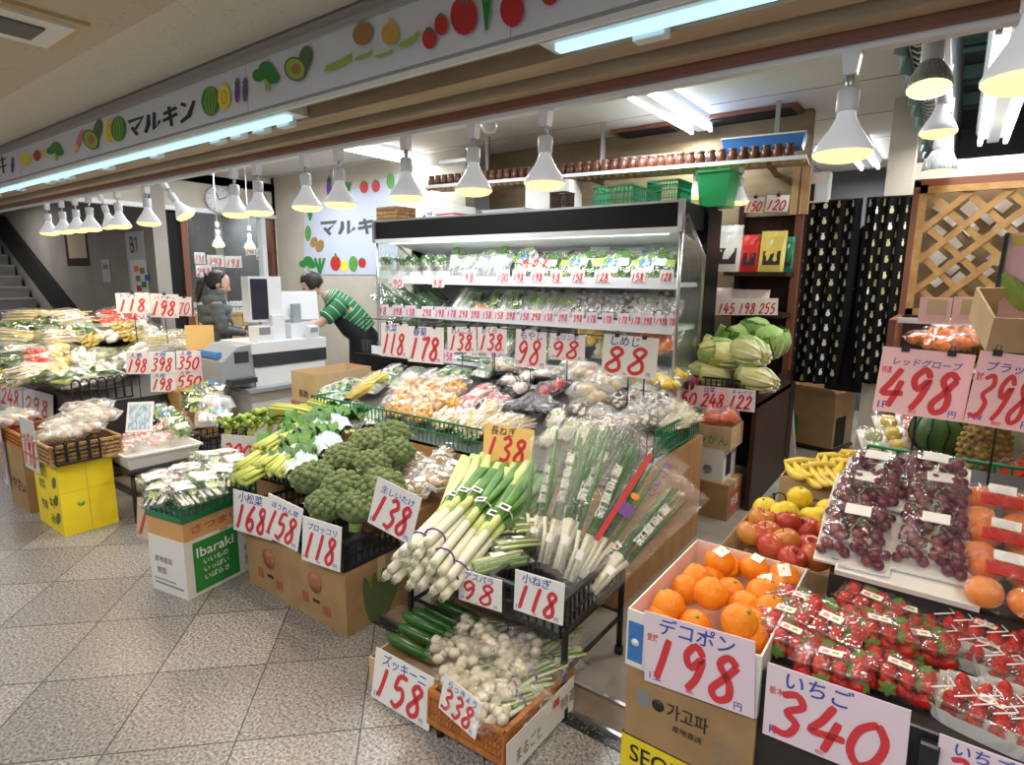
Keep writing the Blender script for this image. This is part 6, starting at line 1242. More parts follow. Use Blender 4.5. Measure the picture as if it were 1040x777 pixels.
def onionbag(pr):
    t=thing('long_onion_bag','x','onions'); m=MB()
    for k in range(7):
        a=random.uniform(-.03,.03); z=random.uniform(-.018,.018); m.tube([(a*.5,.0,z),(a*.7,.14,z),(a*1.2,.22,z)],[.0075,.0075,.007],'negi_white',6); q=random.uniform(-.015,.015)
        m.tube([(a*1.2,.22,z),(a*1.5+q*.5,.42,z),(a*2+q,.66+random.uniform(-.03,.03),z)],[.007,.008,.004],random.choice(['negi_dark','negi_green','negi_dark']),6)
    m.build('green_stalks',t)
    m=MB()
    def fn(s):
        def g(u,v): w=.045+.055*v; return ((u-.5)*2*w+random.uniform(-.003,.003),-.03+.78*v,s*.030*math.sin(PI*u)**.7*(1 if v<.95 else .5)+random.uniform(-.005,.005))
        return g
    m.grid(fn(1),7,16,FILM,None,False); m.grid(fn(-1),7,16,FILM,None,False); m.build('clear_sleeve',t)
    m=MB(); Tz=Matrix.Translation((0,0,.034))
    if pr==1:
        m.box(-.040,-.022,.18,.68,0,.001,'paint_red',Tz); m.box(-.024,.024,.35,.41,0,.0012,'ink_purple',Tz); m.ball((.0,.46,.034),(.018,.018,.002),'ink_orange',10,5)
        for k,ch in enumerate(('あじさい','ねぎ')): m.word(ch,0,0,.030,'ink_purple' if k==0 else 'ink_white',T=Tz@Matrix.Translation((.022,(.70,.24)[k],.002))@rotm(0,0,-PI/2),wd=(.20,.10)[k])
    else:
        m.word('産地直送',0,0,.030,'ink_white',T=Tz@Matrix.Translation((-.006,.56,.001))@rotm(0,0,-PI/2),wd=.26); m.box(-.012,.012,.10,.14,0,.001,'sticker',Tz)
    m.build('lettering',t); return t
ONI=[Kind(onionbag(0)),Kind(onionbag(1)),Kind(onionbag(0))]
on=[((538,558),(560,450),0),((552,572),(585,432),0),((566,578),(612,425),2),((578,590),(640,440),0),((592,588),(672,462),1),((602,600),(694,492),2),((560,560),(630,425),2)]
lab=rowlabels([(a[0],0) for a,_,_ in on],1,'clear sleeve of long onions','of the fan')
for i,(q,e,k) in enumerate(on):
    a=P(*q,Z=.44-.02*(i%2)); b=P(*e,Y=2.12+.05*(i%3)); M_=aim(a,b,0); d=(b-a).normalized(); n=(Vector((0,0,CAMH))-a).normalized(); z=(n-d*n.dot(d)).normalized(); x=d.cross(z)
    T=Matrix(((x.x,d.x,z.x,a.x),(x.y,d.y,z.y,a.y),(x.z,d.z,z.z,a.z),(0,0,0,1))); s=(b-a).length/.72; T=T@Matrix.Diagonal((1.12,s,1,1))
    ONI[k].put(T,lab[i],'long onion sleeves')
card(((467,578),(511,590),(508,622),(465,608)),'white price card under the bags of green stalks','98','アスパラ',yaw=.1,tilt=.05,Y=1.52); card(((524,578),(575,594),(570,635),(521,619)),'white price card hung on the black basket of long onions','118','小ねぎ',yaw=.1,tilt=.05,Y=1.555)
card(((494,430),(543,437),(540,477),(488,468)),'orange price card standing behind the leeks','138','長ねぎ','card_orange',yaw=.1,tilt=.12,ink2='ink_black',stick=.25,Y=2.30)
# boxes on the tiles below: zucchini and garlic
carton('produce_carton','shallow open carton of zucchini under the leek stand',(-1.47,1.56,.02),.32,.50,.12,'carton_light',open_=True,flaps=False,rz=.05)
def zuc():
    t=thing('zucchini','x','zucchini'); m=MB(); pts=[];rr=[]
    for i in range(11): u=i/10; pts.append((.010*math.sin(u*3),-.10+.20*u,.022+.004*math.sin(u*PI))); rr.append([.006,.016,.020,.0215,.022,.0215,.0205,.0195,.018,.015,.011][i])
    m.tube(pts,rr,'zucchini_skin',14); m.build('fruit',t); m=MB(); m.tube([(.001,.10,.022),(.002,.118,.023),(.002,.130,.025)],[.011,.009,.011],'stalk_green',6); m.build('stem_end',t); return t
ZUC=Kind(zuc())
for i,((a,b),z,wh) in enumerate(((((396,652),(436,672)),.13,'zucchini at the front of its box, nearest the price card'),(((408,642),(447,660)),.14,'second zucchini from the front of its box'),(((412,630),(450,648)),.165,'zucchini lying on top in the middle of its box'),(((422,625),(458,643)),.13,'third zucchini from the front of its box'),(((436,624),(470,640)),.125,'zucchini in the shade of the stand, fourth from the front'),(((448,618),(482,632)),.12,'dark zucchini at the back of its box'),(((440,634),(470,652)),.115,'zucchini at the garlic side of its box'))):
    p=P(*a,Z=z); q=P(*b,Z=z); T=aim((p+q)/2,q); ZUC.put(T@Matrix.Diagonal((1.12,1.18,1.12,1)),wh,'zucchini in the open carton')
b=crate('wicker_basket','orange wicker tray of white bulbs on the tiles at the threshold',(-1.115,1.475,.05),.31,.42,.12,'wicker_orange',rx=-.06,rz=.02,pitch=.016,bar=.013,rows=(.2,.4,.6,.8,.97))
m=MB(); m.box(-.15,.15,-.20,.20,0,.012,'black_iron'); 
for x in (-.13,.13):
    for y in (-.18,.18): m.lathe([(.014,-.045),(.014,0)],'black_iron',8,TM((x,y,0)))
tag(m.build('low_rack',T=TM((-1.115,1.475,.048))),'low black rack carrying the orange wicker tray','rack')
m=MB(); m.box(0,.003,-.20,.20,-.13,0,'carton_white'); T=FT('right',(.0035,0,0)); m.word('まるごと',-.15,-.10,.05,'ink_grey',T=T,wd=.14); m.box(.06,.10,-.05,-.02,0,.001,'ink_red',T); m.word('特選',.11,-.09,.05,'ink_grey',T=T)
tag(m.build('printed_panel',T=TM((-.945,1.47,.145))),'white printed carton panel hung on the passage side of the orange wicker tray','panel')
def garlic():
    t=thing('bulb_bag','x','vegetables'); m=MB()
    for k in range(16): m.ball((random.uniform(-.06,.06),-.07+random.uniform(-.06,.06),.02+random.uniform(0,.045)),(.018,.021,.018),'bulb_white',9,7,jit=.04)
    m.build('bulbs',t); m=MB()
    for k in range(10): a=random.uniform(-.03,.03); m.tube([(a*1.4,-.02,.03),(a*.6,.06,.035),(a*.8,.13+random.uniform(0,.05),.04)],[.008,.006,.004],random.choice(['negi_white','negi_pale','negi_green']),6)
    m.build('stalks',t); m=MB(); m.tube([(.022*math.cos(i*PI/5),.055,.036+.016*math.sin(i*PI/5)) for i in range(11)],.004,'ink_purple',4); m.build('tie_band',t)
    m=MB(); m.pillow(.17,.32,.085,FILM,TM((0,.0,0)),jit=.16,pinch=.1); m.build('clear_bag',t); return t
GAR=[Kind(garlic()) for k in range(2)]
place(GAR,[(478,672),(528,700),(510,665),(545,680),(505,712),(500,645),(490,690),(530,660),(552,665),(515,728)],plane(1.3,.13,.12),'white bulb bag','of the orange tray',3,'bags of white bulbs',rz=-.5,jz=.4,jt=.15,s=1.05)
card(((382,656),(441,690),(435,742),(377,708)),'white price card before the zucchini box on the tiles','158','ズッキーニ',yaw=0,tilt=.18,Y=1.29); card(((448,681),(488,714),(484,753),(449,722)),'white price card before the orange tray of white bulbs','338','らっきょう',yaw=-.1,tilt=.18,Y=1.25)
# ------------------------------------------------------------------ goods on the wooden island
ip=plane(2.36,.605,.20)
mat('film_red',(.72,.10,.12),.3)
KUM=bag_kind('kumquat_bag','fruit',.20,.20,.10,f_balls('kumquat',.0135,60),pinch=.15,partname='kumquats')
SPR=bag_kind('bean_sprout_bag','vegetables',.17,.20,.075,f_sticks(['sprout_white','mushroom_white','bean_yellow'],.0035,60,wig=.5),pinch=.1,partname='sprouts')
ENO=bag_kind('enoki_bag','mushrooms',.12,.20,.06,f_sticks('sprout_white',.003,46,tip='mushroom_white'),pinch=.2,partname='mushrooms',sticker=(.2,.2,'ink_lime'))
LOT=bag_kind('lotus_root_pack','vegetables',.15,.17,.07,f_balls('pouch_pale',.034,5),pinch=.05,partname='roots',trayc='black_plastic')
EGP=bag_kind('eggplant_pack','vegetables',.18,.20,.07,f_sticks('eggplant_skin',.022,5,wig=.05),pinch=.05,partname='eggplants')
POT=bag_kind('potato_bag','vegetables',.22,.21,.13,f_balls('potato_cream',.036,11),pinch=.25,partname='potatoes',film=MILK)
RPO=bag_kind('red_onion_bag','vegetables',.16,.17,.09,f_balls(['purple_red','tomato_red'],.034,6),pinch=.1,partname='onions')
MSH=[bag_kind('shimeji_bag','mushrooms',.16,.18,.08,f_mush('mushroom_dark','mushroom_white',.017,22),pinch=.15,partname='mushrooms'),bag_kind('shimeji_bag','mushrooms',.16,.18,.08,f_mush('mushroom_tan','mushroom_white',.015,24),pinch=.15,partname='mushrooms',film=MILK)]
YEL=bag_kind('yellow_sprout_bag','vegetables',.13,.32,.07,f_sticks('bean_yellow',.006,30,wig=.2),pinch=.3,partname='sprouts')
LEM=bag_kind('lemon_bag','fruit',.17,.17,.09,f_balls('citrus_yellow',.030,8),pinch=.1,partname='lemons')
PNK=bag_kind('ginger_bag','vegetables',.16,.20,.06,f_sticks(['pink_flesh','sprout_white'],.007,20,wig=.4),pinch=.2,partname='shoots',sticker=(.3,.2,'film_red'))
CHR=[bag_kind('herb_bag','greens',.17,.26,.07,f_leaves(['leaf_dark','leaf_mid','leaf_lime'],16,.05,'stem_lime'),pinch=.1,partname='leaves'),bag_kind('herb_bag','greens',.15,.24,.06,f_leaves(['leaf_mid','cabbage_green'],14,.045,'radish_white'),pinch=.1,film=MILK,partname='leaves')]
CUC=bag_kind('cucumber_bag','vegetables',.14,.24,.06,f_sticks(['zucchini_skin','leaf_dark'],.014,7,wig=.05),pinch=.05,partname='cucumbers')
WHT=bag_kind('white_root_bag','vegetables',.13,.26,.07,f_sticks('radish_white',.017,6,wig=.06),pinch=.1,partname='roots')
def isl(K,pts,base,nr=1,rz=0,jz=.4,s=1,rx=.2,group=None,plc='on the island',**k): place(K,pts,ip,base,plc,nr,group or base+'s on the island',rz=rz,jz=jz,s=s,rx=rx,**k)
isl(CHR,[(352,398),(342,412),(350,422),(380,398),(398,388),(360,435),(408,396),(380,430),(335,405)],'leafy herb bag',3,rz=.4,lift=.01)
isl([YEL],[(366,408),(376,398)],'long yellow sprout bag',1,rz=-.5,rx=.55,lift=.03,s=1.1)
isl([KUM],[(405,420),(432,412),(420,398),(448,398),(455,415),(428,425,.05),(436,402,.06),(412,408,.07),(462,400,.05)],'orange kumquat bag',3,s=1.15)
isl([PNK],[(478,412),(492,402),(505,412),(470,424)],'pink shoot bag',2)
isl([SPR],[(470,432),(492,430),(510,438),(482,440),(500,422),(522,438),(455,432)],'white sprout bag',2,s=1.1)
isl([LOT],[(517,392),(535,388),(528,400),(552,386)],'cut root pack',2)
isl([EGP],[(524,418),(542,412),(515,432),(555,420)],'black eggplant pack',2,jz=.2)
isl([RPO],[(556,402),(570,397)],'purple-red onion bag',1)
isl([POT],[(595,390),(618,400),(600,412),(640,392)],'cream potato bag',2,s=1.12)
isl(MSH,[(590,420),(610,425),(632,412),(652,420),(668,412),(640,432),(660,432),(676,424),(622,438),(650,405),(600,438)],'bagged mushroom pack',3,s=1.0)
isl([LEM],[(668,392),(680,396),(690,386)],'bag of yellow lemons',1)
isl([ENO],[(565,430),(578,440),(560,448),(590,448),(612,450)],'white enoki bag',2,rz=.3)
isl([SPR],[(690,420),(683,436),(697,430)],'pale bag by the green fence',1,s=.8)
isl(CHR+[WHT],[(470,385),(492,382),(400,380),(455,383),(420,382),(438,384)],'green bag at the island back',1,rz=.2)
isl([POT,SPR,RPO,ENO],[(512,380),(530,378),(548,380),(566,382),(584,380),(602,382),(620,384),(640,386),(655,388)],'pale bag at the island back',1,s=.9)
place([CUC],[(500,372),(520,374),(478,370),(540,378)],plane(3.3,.84,.1),'dark green vegetable bag','under the cards',1,'dark green bags under the cards',rz=1.5,jz=.2,s=1.1)
# cards clipped along a wire over the island
for k,(q,pr,it,pp) in enumerate(((((388,328),(416,329),(412,364),(386,361)),'118','水菜','card_pale'),(((416,332),(452,332),(449,371),(413,366)),'178','春菊','card_pale'),(((455,332),(484,332),(483,358),(454,358)),'138','れんこん','card_pale'),(((485,332),(515,332),(514,358),(485,358)),'138','おくら','card_pale'),(((523,334),(556,336),(553,375),(524,372)),'98','もやし','card_pale'),(((559,338),(596,340),(592,367),(558,365)),'98','エリンギ','card_pale'),(((613,339),(670,344),(665,386),(611,379)),'88','しめじ','card_white'))):
    card(q,f'price card {"on a wire" if k<6 else "the largest, on a wire"} over the island, {nth(k,7)}',pr,it,pp,yaw=.05,tilt=.05,clip=2,stick=.18,Y=3.30 if k<6 else 2.95,group=None)
m=MB(); m.tube([(-4.05,3.31,1.19),(-1.4,3.31,1.19)],.004,'black_iron',5); 
for x in (-4.0,-2.6,-1.45): m.tube([(x,3.31,.75),(x,3.31,1.19)],.005,'black_iron',5)
tag(m.build('card_wire'),'thin black wire frame over the island that holds the price cards','frame')
# ------------------------------------------------------------------ goods in the chiller
KAI=bag_kind('cress_pack','greens',.10,.10,.17,lambda m,w,d,h:(m.box(-w*.42,w*.42,-d*.4,d*.4,0,h*.35,'tray_white'),[m.tube([(random.uniform(-.4,.4)*w,random.uniform(-.35,.35)*d,h*.3),(random.uniform(-.45,.45)*w,random.uniform(-.4,.4)*d,h*.8)],.002,'sprout_white',3) for k in range(24)],[m.ball((random.uniform(-.45,.45)*w,random.uniform(-.4,.4)*d,h*random.uniform(.68,.98)),.010,'leaf_mid',5,4) for k in range(40)]),pinch=.02,partname='cress')
HERB=[bag_kind('herb_pack','greens',.12,.16,.045,f_leaves(c,14,.05,'stem_lime'),pinch=.05,sticker=(.25,.25,st),partname='leaves') for c,st in ((['leaf_mid','leaf_lime'],'sticker'),(['leaf_dark','leaf_mid'],'ink_lime'),(['cabbage_green','radish_white'],'tray_blue'))]
BLU=bag_kind('wasabi_pack','vegetables',.11,.15,.05,f_balls(['bag_blue','radish_white'],.016,14),pinch=.05,partname='sprouts',film=MILK)
RED=bag_kind('radish_pack','vegetables',.12,.15,.06,f_balls(['tomato_red','radish_white'],.017,14),pinch=.05,partname='radishes')
ZM=TM
def chill(K,pxs,y0,Y,zb,base,plc,rx=1.1,s=1,rz=0,jz=.12,rev=False):
    n=len(pxs)
    for i,px in enumerate(pxs):
        x=P(px,300,Y=Y).x; k=K[i%len(K)]; T=TM((x,Y+random.uniform(-.01,.01),zb),rx+random.uniform(-.08,.08),random.uniform(-.06,.06),rz+random.uniform(-jz,jz),s*random.uniform(.95,1.08))@Matrix.Translation((0,.08 if rx>.3 else 0,0))
        k.put(T,f'{base}, {nth(i,n)} {plc}',base+'s '+plc)
def lie(rx): return rx
top='of the top chiller shelf'; mid='of the lower chiller shelf'
chill([KAI],[395,409,423,437,451],0,3.92,1.521,'cress pack',top,rx=0,s=1.1); chill([KAI],[391,405,419,433,447],0,4.08,1.521,'rear cress pack',top,rx=0,s=1.15)
chill([BLU],[462,474,486,498,510],0,3.94,1.53,'bluish pack',top,rx=1.0,s=1.4); chill([RED],[528,540,550],0,3.95,1.53,'red radish pack',top,rx=1.0,s=1.2)
chill(HERB,[465,480,496,512,524,536],0,4.10,1.56,'rear herb pack',top,rx=1.25,s=1.5)
chill(HERB,[560,572,584,596,608,620,632,644,656,668,678],0,3.94,1.53,'front herb pack',top,rx=1.05,s=1.35); chill([CHR[0],CHR[1],CUC],[555,568,580,592,604,616,628,640,652,664,676],0,4.10,1.54,'tall green bag',top,rx=1.25,s=1.12)
chill([CUC],[396,412,428,444],0,3.92,1.23,'cucumber bag',mid,rx=.35,rz=1.5,s=1.35); chill([EGP],[440,452],0,3.90,1.23,'eggplant pack',mid,rx=.5,s=.8); chill([CUC],[398,416,434,450],0,4.12,1.29,'rear cucumber bag',mid,rx=.6,rz=1.5,s=1.2)
chill([WHT,CHR[1]],[466,474],0,3.92,1.235,'celery bag',mid,rx=.8,s=1.1); chill([KUM],[484,492],0,3.90,1.235,'orange pack',mid,rx=.7,s=.62); chill(CHR,[503,514,525,536],0,3.93,1.235,'leaf bag',mid,rx=.85,s=1.1)
chill([ENO],[546,557,568,579],0,3.93,1.235,'white mushroom bag',mid,rx=.8,s=1.3); chill(MSH,[589,600,611,622,633],0,3.92,1.24,'brown mushroom bag',mid,rx=.8,s=1.2); chill([bag_kind('mushroom_bag','mushrooms',.13,.16,.07,f_mush('mushroom_white','radish_white',.02,16),pinch=.1,partname='mushrooms')],[642,652,662],0,3.92,1.24,'button mushroom bag',mid,rx=.8,s=1.3); chill(MSH,[672,680],0,3.92,1.24,'dark mushroom bag',mid,rx=.8,s=1.1)
chill(MSH+[ENO],[548,562,576,590,604,618,632,646,660,674],0,4.10,1.27,'rear mushroom bag',mid,rx=1.0,s=1.2); chill(CHR,[470,486,502,518,534],0,4.12,1.26,'rear leaf bag',mid,rx=.9,s=.95)
low='of the chiller floor'
chill(CHR+[CUC],[395,412,429,446,463,480,497,514],0,3.82,.93,'leafy bag',low,rx=.9,s=1.25); chill([WHT,CHR[0],SPR],[535,552,569],0,3.82,.93,'pale bag',low,rx=.9,s=1.25); chill([LEM],[592,604],0,3.84,1.02,'yellow citrus bag',low,rx=.8,s=1.25); chill([SPR],[618,632],0,3.84,.95,'white bag',low,rx=.9,s=1.25); chill([bag_kind('orange_bag','fruit',.18,.18,.10,f_balls('mandarin_skin',.032,9),pinch=.1,partname='oranges')],[650,664,676],0,3.84,1.0,'orange fruit bag',low,rx=.8,s=1.25); chill(CHR,[400,425,450,475,500,525,550],0,4.1,.95,'rear leafy bag',low,rx=1.0,s=1.15)
# price cards on the shelf edges
cs=[(404,''),(445,''),(477,''),(511,''),(527,''),(546,''),(565,''),(587,''),(612,''),(648,''),(677,'')]
cw=[11,12,12,13,13,13,12,13,16,15,14]
for i,(px,_) in enumerate(cs): card((px-cw[i]/2,281,px+cw[i]/2,292) if px<470 else (px-cw[i]/2,274,px+cw[i]/2,286.5),f'price card on the edge of the top chiller shelf, {nth(i,len(cs))}',['90','98','98','100','198','198','98','158','128','158','128'][i],small=True,paper='card_pale',Y=FY+.12-.016,tilt=0)
cm_=[389,404,417,434,447,459,471,483,495,507,519,533,545,557,572,587,601,617,633,646,658,671,681]
for i,px in enumerate(cm_):
    y=311+ (px-383)*.038; card((px-5.6,y-2,px+5.6,y+9),f'price card on the edge of the lower chiller shelf, {nth(i,len(cm_))}',random.choice(['158','198','98','138','178','398','298']),small=True,paper='card_lilac' if i%3 else 'card_pale',Y=FY+.06-.016,tilt=0)
for i,px in enumerate((455,480,500,600,682)):
    y=(361,362,363,374,398)[i]; card((px-6,y-6,px+6,y+6),f'small price card on the lowest rail of the chiller, {nth(i,5)}',random.choice(['158','198']),small=True,paper='card_lilac',Y=FY-.10-.016,tilt=0)
# ------------------------------------------------------------------ cabbages on the dark shelving
b=crate('plastic_basket','black slotted basket of cabbages on the dark shelving',(-1.19,4.16,.752),.44,.34,.14,'black_plastic',pitch=.035,bar=.007)
def cabbage(cs,r,sx,n=9):
    t=thing('cabbage','x','cabbage'); m=MB(); m.ball((0,0,r*.9),(r*.95,r*.95*sx,r*.88),cs[0],26,18,fn=lambda x,y,z:1+.035*math.sin(9*math.atan2(z,x)+2.5*y)+.02*math.sin(11*y+4*x)); m.build('heart',t); m=MB()
    for k in range(n):
        a=2*PI*k/n+random.uniform(-.2,.2); q=random.uniform(1.0,1.06); fl=random.uniform(.05,.3); e1=random.uniform(.35,.95)
        def g(u,v,a=a,q=q,fl=fl,e1=e1):
            b=a+(u-.5)*(.5+.9*v); e=-.97+(e1+.97)*v; c=math.sqrt(max(.03,1-e*e)); rr=r*q*(1+fl*max(0,v-.6)+.05*math.sin(u*20+v*5)*v)
            return (rr*c*math.cos(b),r*sx*e,r*.9+rr*c*math.sin(b)*.92) if sx>1.2 else (rr*c*math.cos(b),rr*c*math.sin(b),r*.9+rr*.92*e)
        m.grid(g,8,8,cs[k%len(cs)])
        m.tube([g(.5,v) for v in (.02,.3,.6,.9)],[.011,.007,.004,.001],'negi_white',5)
    m.build('outer_leaves',t); return Kind(t)
NAP=cabbage(['cabbage_yellow','cabbage_yellow','cabbage_green'],.085,1.5); CAB=cabbage(['cabbage_green','leaf_mid'],.09,1.0); PUR=cabbage(['purple_red','leaf_deep'],.07,1.0)
for K,px,py,Y,s,rz,lb in ((NAP,718,384,4.10,1.25,1.9,'pale napa cabbage in the front row of the cabbage basket, chiller side'),(NAP,765,388,4.08,1.2,1.3,'pale napa cabbage in the front row of the cabbage basket, passage side'),(NAP,730,366,4.14,1.4,2.1,'large yellow napa cabbage on top of the cabbage basket'),(NAP,760,362,4.15,1.3,.9,'yellow-green napa cabbage lying on the basket beside the large yellow one'),(CAB,782,352,4.30,1.35,0,'green leafy cabbage at the passage end of the cabbage basket'),(CAB,748,348,4.35,1.25,1,'green cabbage at the back of the cabbage basket'),(PUR,701,386,4.0,.9,0,'dark purple cabbage beside the chiller end'),(NAP,716,350,4.3,.9,1,'pale cabbage at the chiller end of the cabbage basket'),(CAB,765,342,4.42,1.3,2,'cabbage behind the others under the lower dark shelf')):
    p=P(px,py,Y=Y); K.put(TM(p-Vector((0,0,.07)),.15,0,rz,s),lb,'cabbages on the dark shelving')
m=MB(); m.prism([(-.09,0),(.09,0),(.06,.10),(-.03,.14)],-.05,.05,'cabbage_green',rotm(PI/2)); tag(m.build('cabbage_wedge',T=TM(P(735,342,Y=4.45)-Vector((0,0,.05)),0,0,.3)),'cut green cabbage wedge behind the napa cabbages','cabbage')
for k,(a,b,pr,it,pp) in enumerate(((682,711,'250','白菜','card_pink'),(711,739,'248','白菜','card_pink'),(739,767,'122','キャベツ','card_pale'))):
    card(((a,389.5+k*2.3),(b,391.8+k*2.3),(b,416+k*1.5),(a,413+k*1.5)),f'pink price card under the cabbage basket, {nth(k,3)}',pr,it,pp,Y=3.965,tilt=0,small=True)
NET=bag_kind('orange_net','fruit',.16,.15,.10,f_balls('carrot',.032,8),film=film_mat('orange_net',tint=(1,.55,.25),fac=.1,milk=.1),pinch=.2,partname='oranges')
for p,lb in (((-1.20,3.83,.61),'orange net bag on the topmost box of the stack, island side'),((-1.10,3.86,.62),'orange net bag on the topmost box of the stack, passage side')): NET.put(TM(p,.2,0,random.random()),lb,'orange nets on the box stack')
m=MB(); m.box(-.028,.028,0,.002,-.13,.0,'card_pink'); tag(m.build('pink_slip',T=TM((-1.26,3.70,.60))),'narrow pink paper slip hanging at the box stack beside the island','paper')
# ------------------------------------------------------------------ the far produce display
t=thing('produce_stand','dark stepped stand of bagged produce at the far end of the shopfront','stand',(-5.8,2.1,.0)); I=Matrix.Translation((5.8,-2.1,0))
m=MB(); m.prism([(-6.9,0.02),(-4.99,.02),(-4.99,.60),(-6.0,.98),(-6.9,1.0)],-2.52,-1.45,'black_box',rotm(PI/2)); m.build('body',t,I); part('lower_front',t,I,(-6.9,-5.0,1.44,1.452,.03,.55,'wood_dark')); part('crate_panel',t,I,(-4.99,-4.97,1.9,2.8,.05,.55,'black_plastic'))
fp_=plane(0,-1.44,0,-.41)
fence('wire_divider','black arched fence on the passage edge of the far produce stand',(-4.985,1.47),(-4.985,1.86),.62,.17,'black_iron',.055,.006); 
T8=dict(rz=1.2,jz=.5)
place([WHT,CUC],[(80,385),(95,382),(110,380),(125,378),(140,374)],fp_,'cucumber bag','behind the arched fence',1,'cucumber bags on the far stand',rz=1.2,jz=.3,s=1.4)
place([WHT,CHR[1],CUC],[(85,368),(105,366),(125,364),(145,360),(95,374),(115,373),(135,368)],fp_,'pale green bundle bag','on the far stand',2,'pale green bags on the far stand',rz=1.0,jz=.3,s=1.55)
place([YEL,WHT],[(95,350),(115,347),(135,345),(155,342),(125,338),(145,335)],fp_,'long pale leek bag','of the far stand',2,'long pale bags on the far stand',rz=1.2,jz=.2,s=1.5)
place([SPR,ENO],[(155,352),(170,350),(185,356),(165,360),(180,348),(195,358)],fp_,'pinkish white pack','near the lower cards',2,'pinkish packs on the far stand',jz=.5,s=1.5)
place([CHR[1],SPR,CHR[0]],[(8,384),(22,390),(75,392),(95,394),(12,350),(25,342),(40,345),(55,350),(70,345),(85,340),(30,332),(50,335),(18,362),(65,332)],fp_,'glossy bag of greens','at the far corner',3,'bags of greens on the far stand',jz=1,s=1.75)
BAS=bag_kind('radish_bag','vegetables',.13,.15,.08,f_balls(['bean_yellow','radish_white','bulb_white'],.026,9),pinch=.1,partname='radishes')
place([BAS],[(52,368),(58,378),(60,360),(68,372),(48,385),(62,388)],fp_,'bag of pale round roots','at the corridor edge',3,'bags of pale roots on the far stand',s=1.35)
TOM=bag_kind('tomato_pack','tomatoes',.17,.13,.06,f_balls('tomato_red',.022,14),pinch=.02,partname='tomatoes',trayc='tray_white')
place([TOM],[(103,332),(118,328),(135,326),(112,322),(128,317),(142,320),(145,313),(36,362),(38,372),(36,380)],plane(0,-1.40,0,-.41),'red tomato pack','on the far stand',4,'tomato packs on the far stand',s=1.25,rz=.8)
place([CUC,CHR[0]],[(8,372),(18,385),(28,375),(40,392),(10,392)],fp_,'dark green bag','at the near corner',1,'dark bags on the far stand',s=1.4)
for q,lb,pr,it in ((((118,298),(152,297),(152,318),(118,318)),'faded pink price card standing at the back of the far stand','118','トマト'),(((153,298),(182,299),(181,323),(152,322)),'pink price card at the back of the far stand, beside the woman','198','パクチー'),(((180,301),(195,302),(194,321),(180,321)),'narrow pink price card closest to the woman','70','')):
    card(q,lb,pr,it,'card_pale',yaw=.95,tilt=.05,clip=1,stick=.5,X=-5.55)
for k,(q,pr) in enumerate((((128,358,152,380),'198'),((152,357,178,379),'398'),((179,356,205,377),'350'),((153,379,178,398),'198'),((178,376,208,395),'550'))): card(q,f'white price card in the lower group on the far stand, {nth(k,5)}',pr,'大根' if k%2 else '人参','card_white' if k%2 else 'card_pale',yaw=1.1,tilt=.05,X=-4.955,small=True,stick=.45 if k in(0,3) else 0)
for q,lb,pr,yy in ((((0,384),(23,390),(22,419),(0,411)),'grey backlit price card of the far stand at the picture edge','248',1.42),(((23,392),(63,405),(45,425),(24,420)),'grey backlit price card of the far stand next to the wicker basket','298',1.42)): card(q,lb,pr,'','card_grey',tilt=.1,Y=yy)  # the backlit cards' shade is put into their grey paper colour
m=MB(); m.box(-.11,.11,0,.004,-.20,.10,'card_orange'); m.tube([(0,-.002,.1),(0,-.002,.35)],.004,'black_iron',5); tag(m.build('orange_board',T=TM(P(203,342,X=-5.2),0,0,1.0)),'plain orange board hung on a stick before the woman with the ponytail','board')
# low table with trays along the far stand
t=thing('low_table','low black table with a pipe edge carrying the white tray','table',(-4.2,1.75,0)); I=Matrix.Translation((4.2,-1.75,0))
part('top',t,I,(-4.40,-3.95,1.40,2.25,.32,.345,'black_plastic'))
m=MB(); m.tube([(-3.94,1.39,.335),(-3.94,2.26,.335)],.014,'black_iron',8); m.build('edge_pipe',t,I)
for x in (-4.38,-3.97):
    for y in (1.43,2.2): m=MB(); m.tube([(x,y,.012 if y>1.6 else 0),(x,y,.33)],.014,'black_iron',8); m.build('leg',t,I)
carton('produce_carton','low brown printed carton under the pipe edge of the low table',(-4.12,1.85,.02),.30,.55,.25,'carton',prints=lambda b,w,d,h:(b.word('さつまいも',-d*.2,h*.55,h*.25,'ink_black',T=FT('right',(w/2+.001,0,0)),wd=d*.6),b.ball((w/2,-d*.35,h*.6),(.003,.05,.05),'ink_orange',10,6)))
m=MB(); m.tray(-.21,.21,-.225,.225,0,.10,.006,'tray_white',tx=.025,ty=.025); m.box(-.222,.222,-.237,-.222,.088,.10,'tray_white'); m.box(-.222,.222,.222,.237,.088,.10,'tray_white'); m.box(.207,.222,-.237,.237,.088,.10,'tray_white'); tag(m.build('plastic_tray',T=TM((-4.165,1.62,.347),-.03,.04)),'white plastic tray of small packs on the low table','tray')
GIN=bag_kind('ginger_pack','vegetables',.12,.16,.05,f_balls(['pouch_pale','pink_flesh','bulb_white'],.018,14),pinch=.08,partname='roots',sticker=(.2,.2,'film_red'))
tp=plane(1.6,.42)
place([GIN],[(128,455),(145,448),(160,452),(150,440),(172,446),(135,445),(165,438),(122,462)],tp,'pinkish root pack','of the white tray',3,'root packs in the white tray',rz=.6,jz=.5,s=1.1)
place([HERB[0],HERB[2]],[(178,432),(170,425),(185,438),(163,420)],plane(1.75,.47),'slanted pale green pack','of the white tray',2,'green packs in the white tray',rx=.6,rz=1.3,jz=.2,s=1.3)
crate('plastic_basket','black slotted basket of sprout packs behind the white tray',(-4.10,2.06,.347),.30,.30,.11,'black_plastic',pitch=.04,bar=.007)
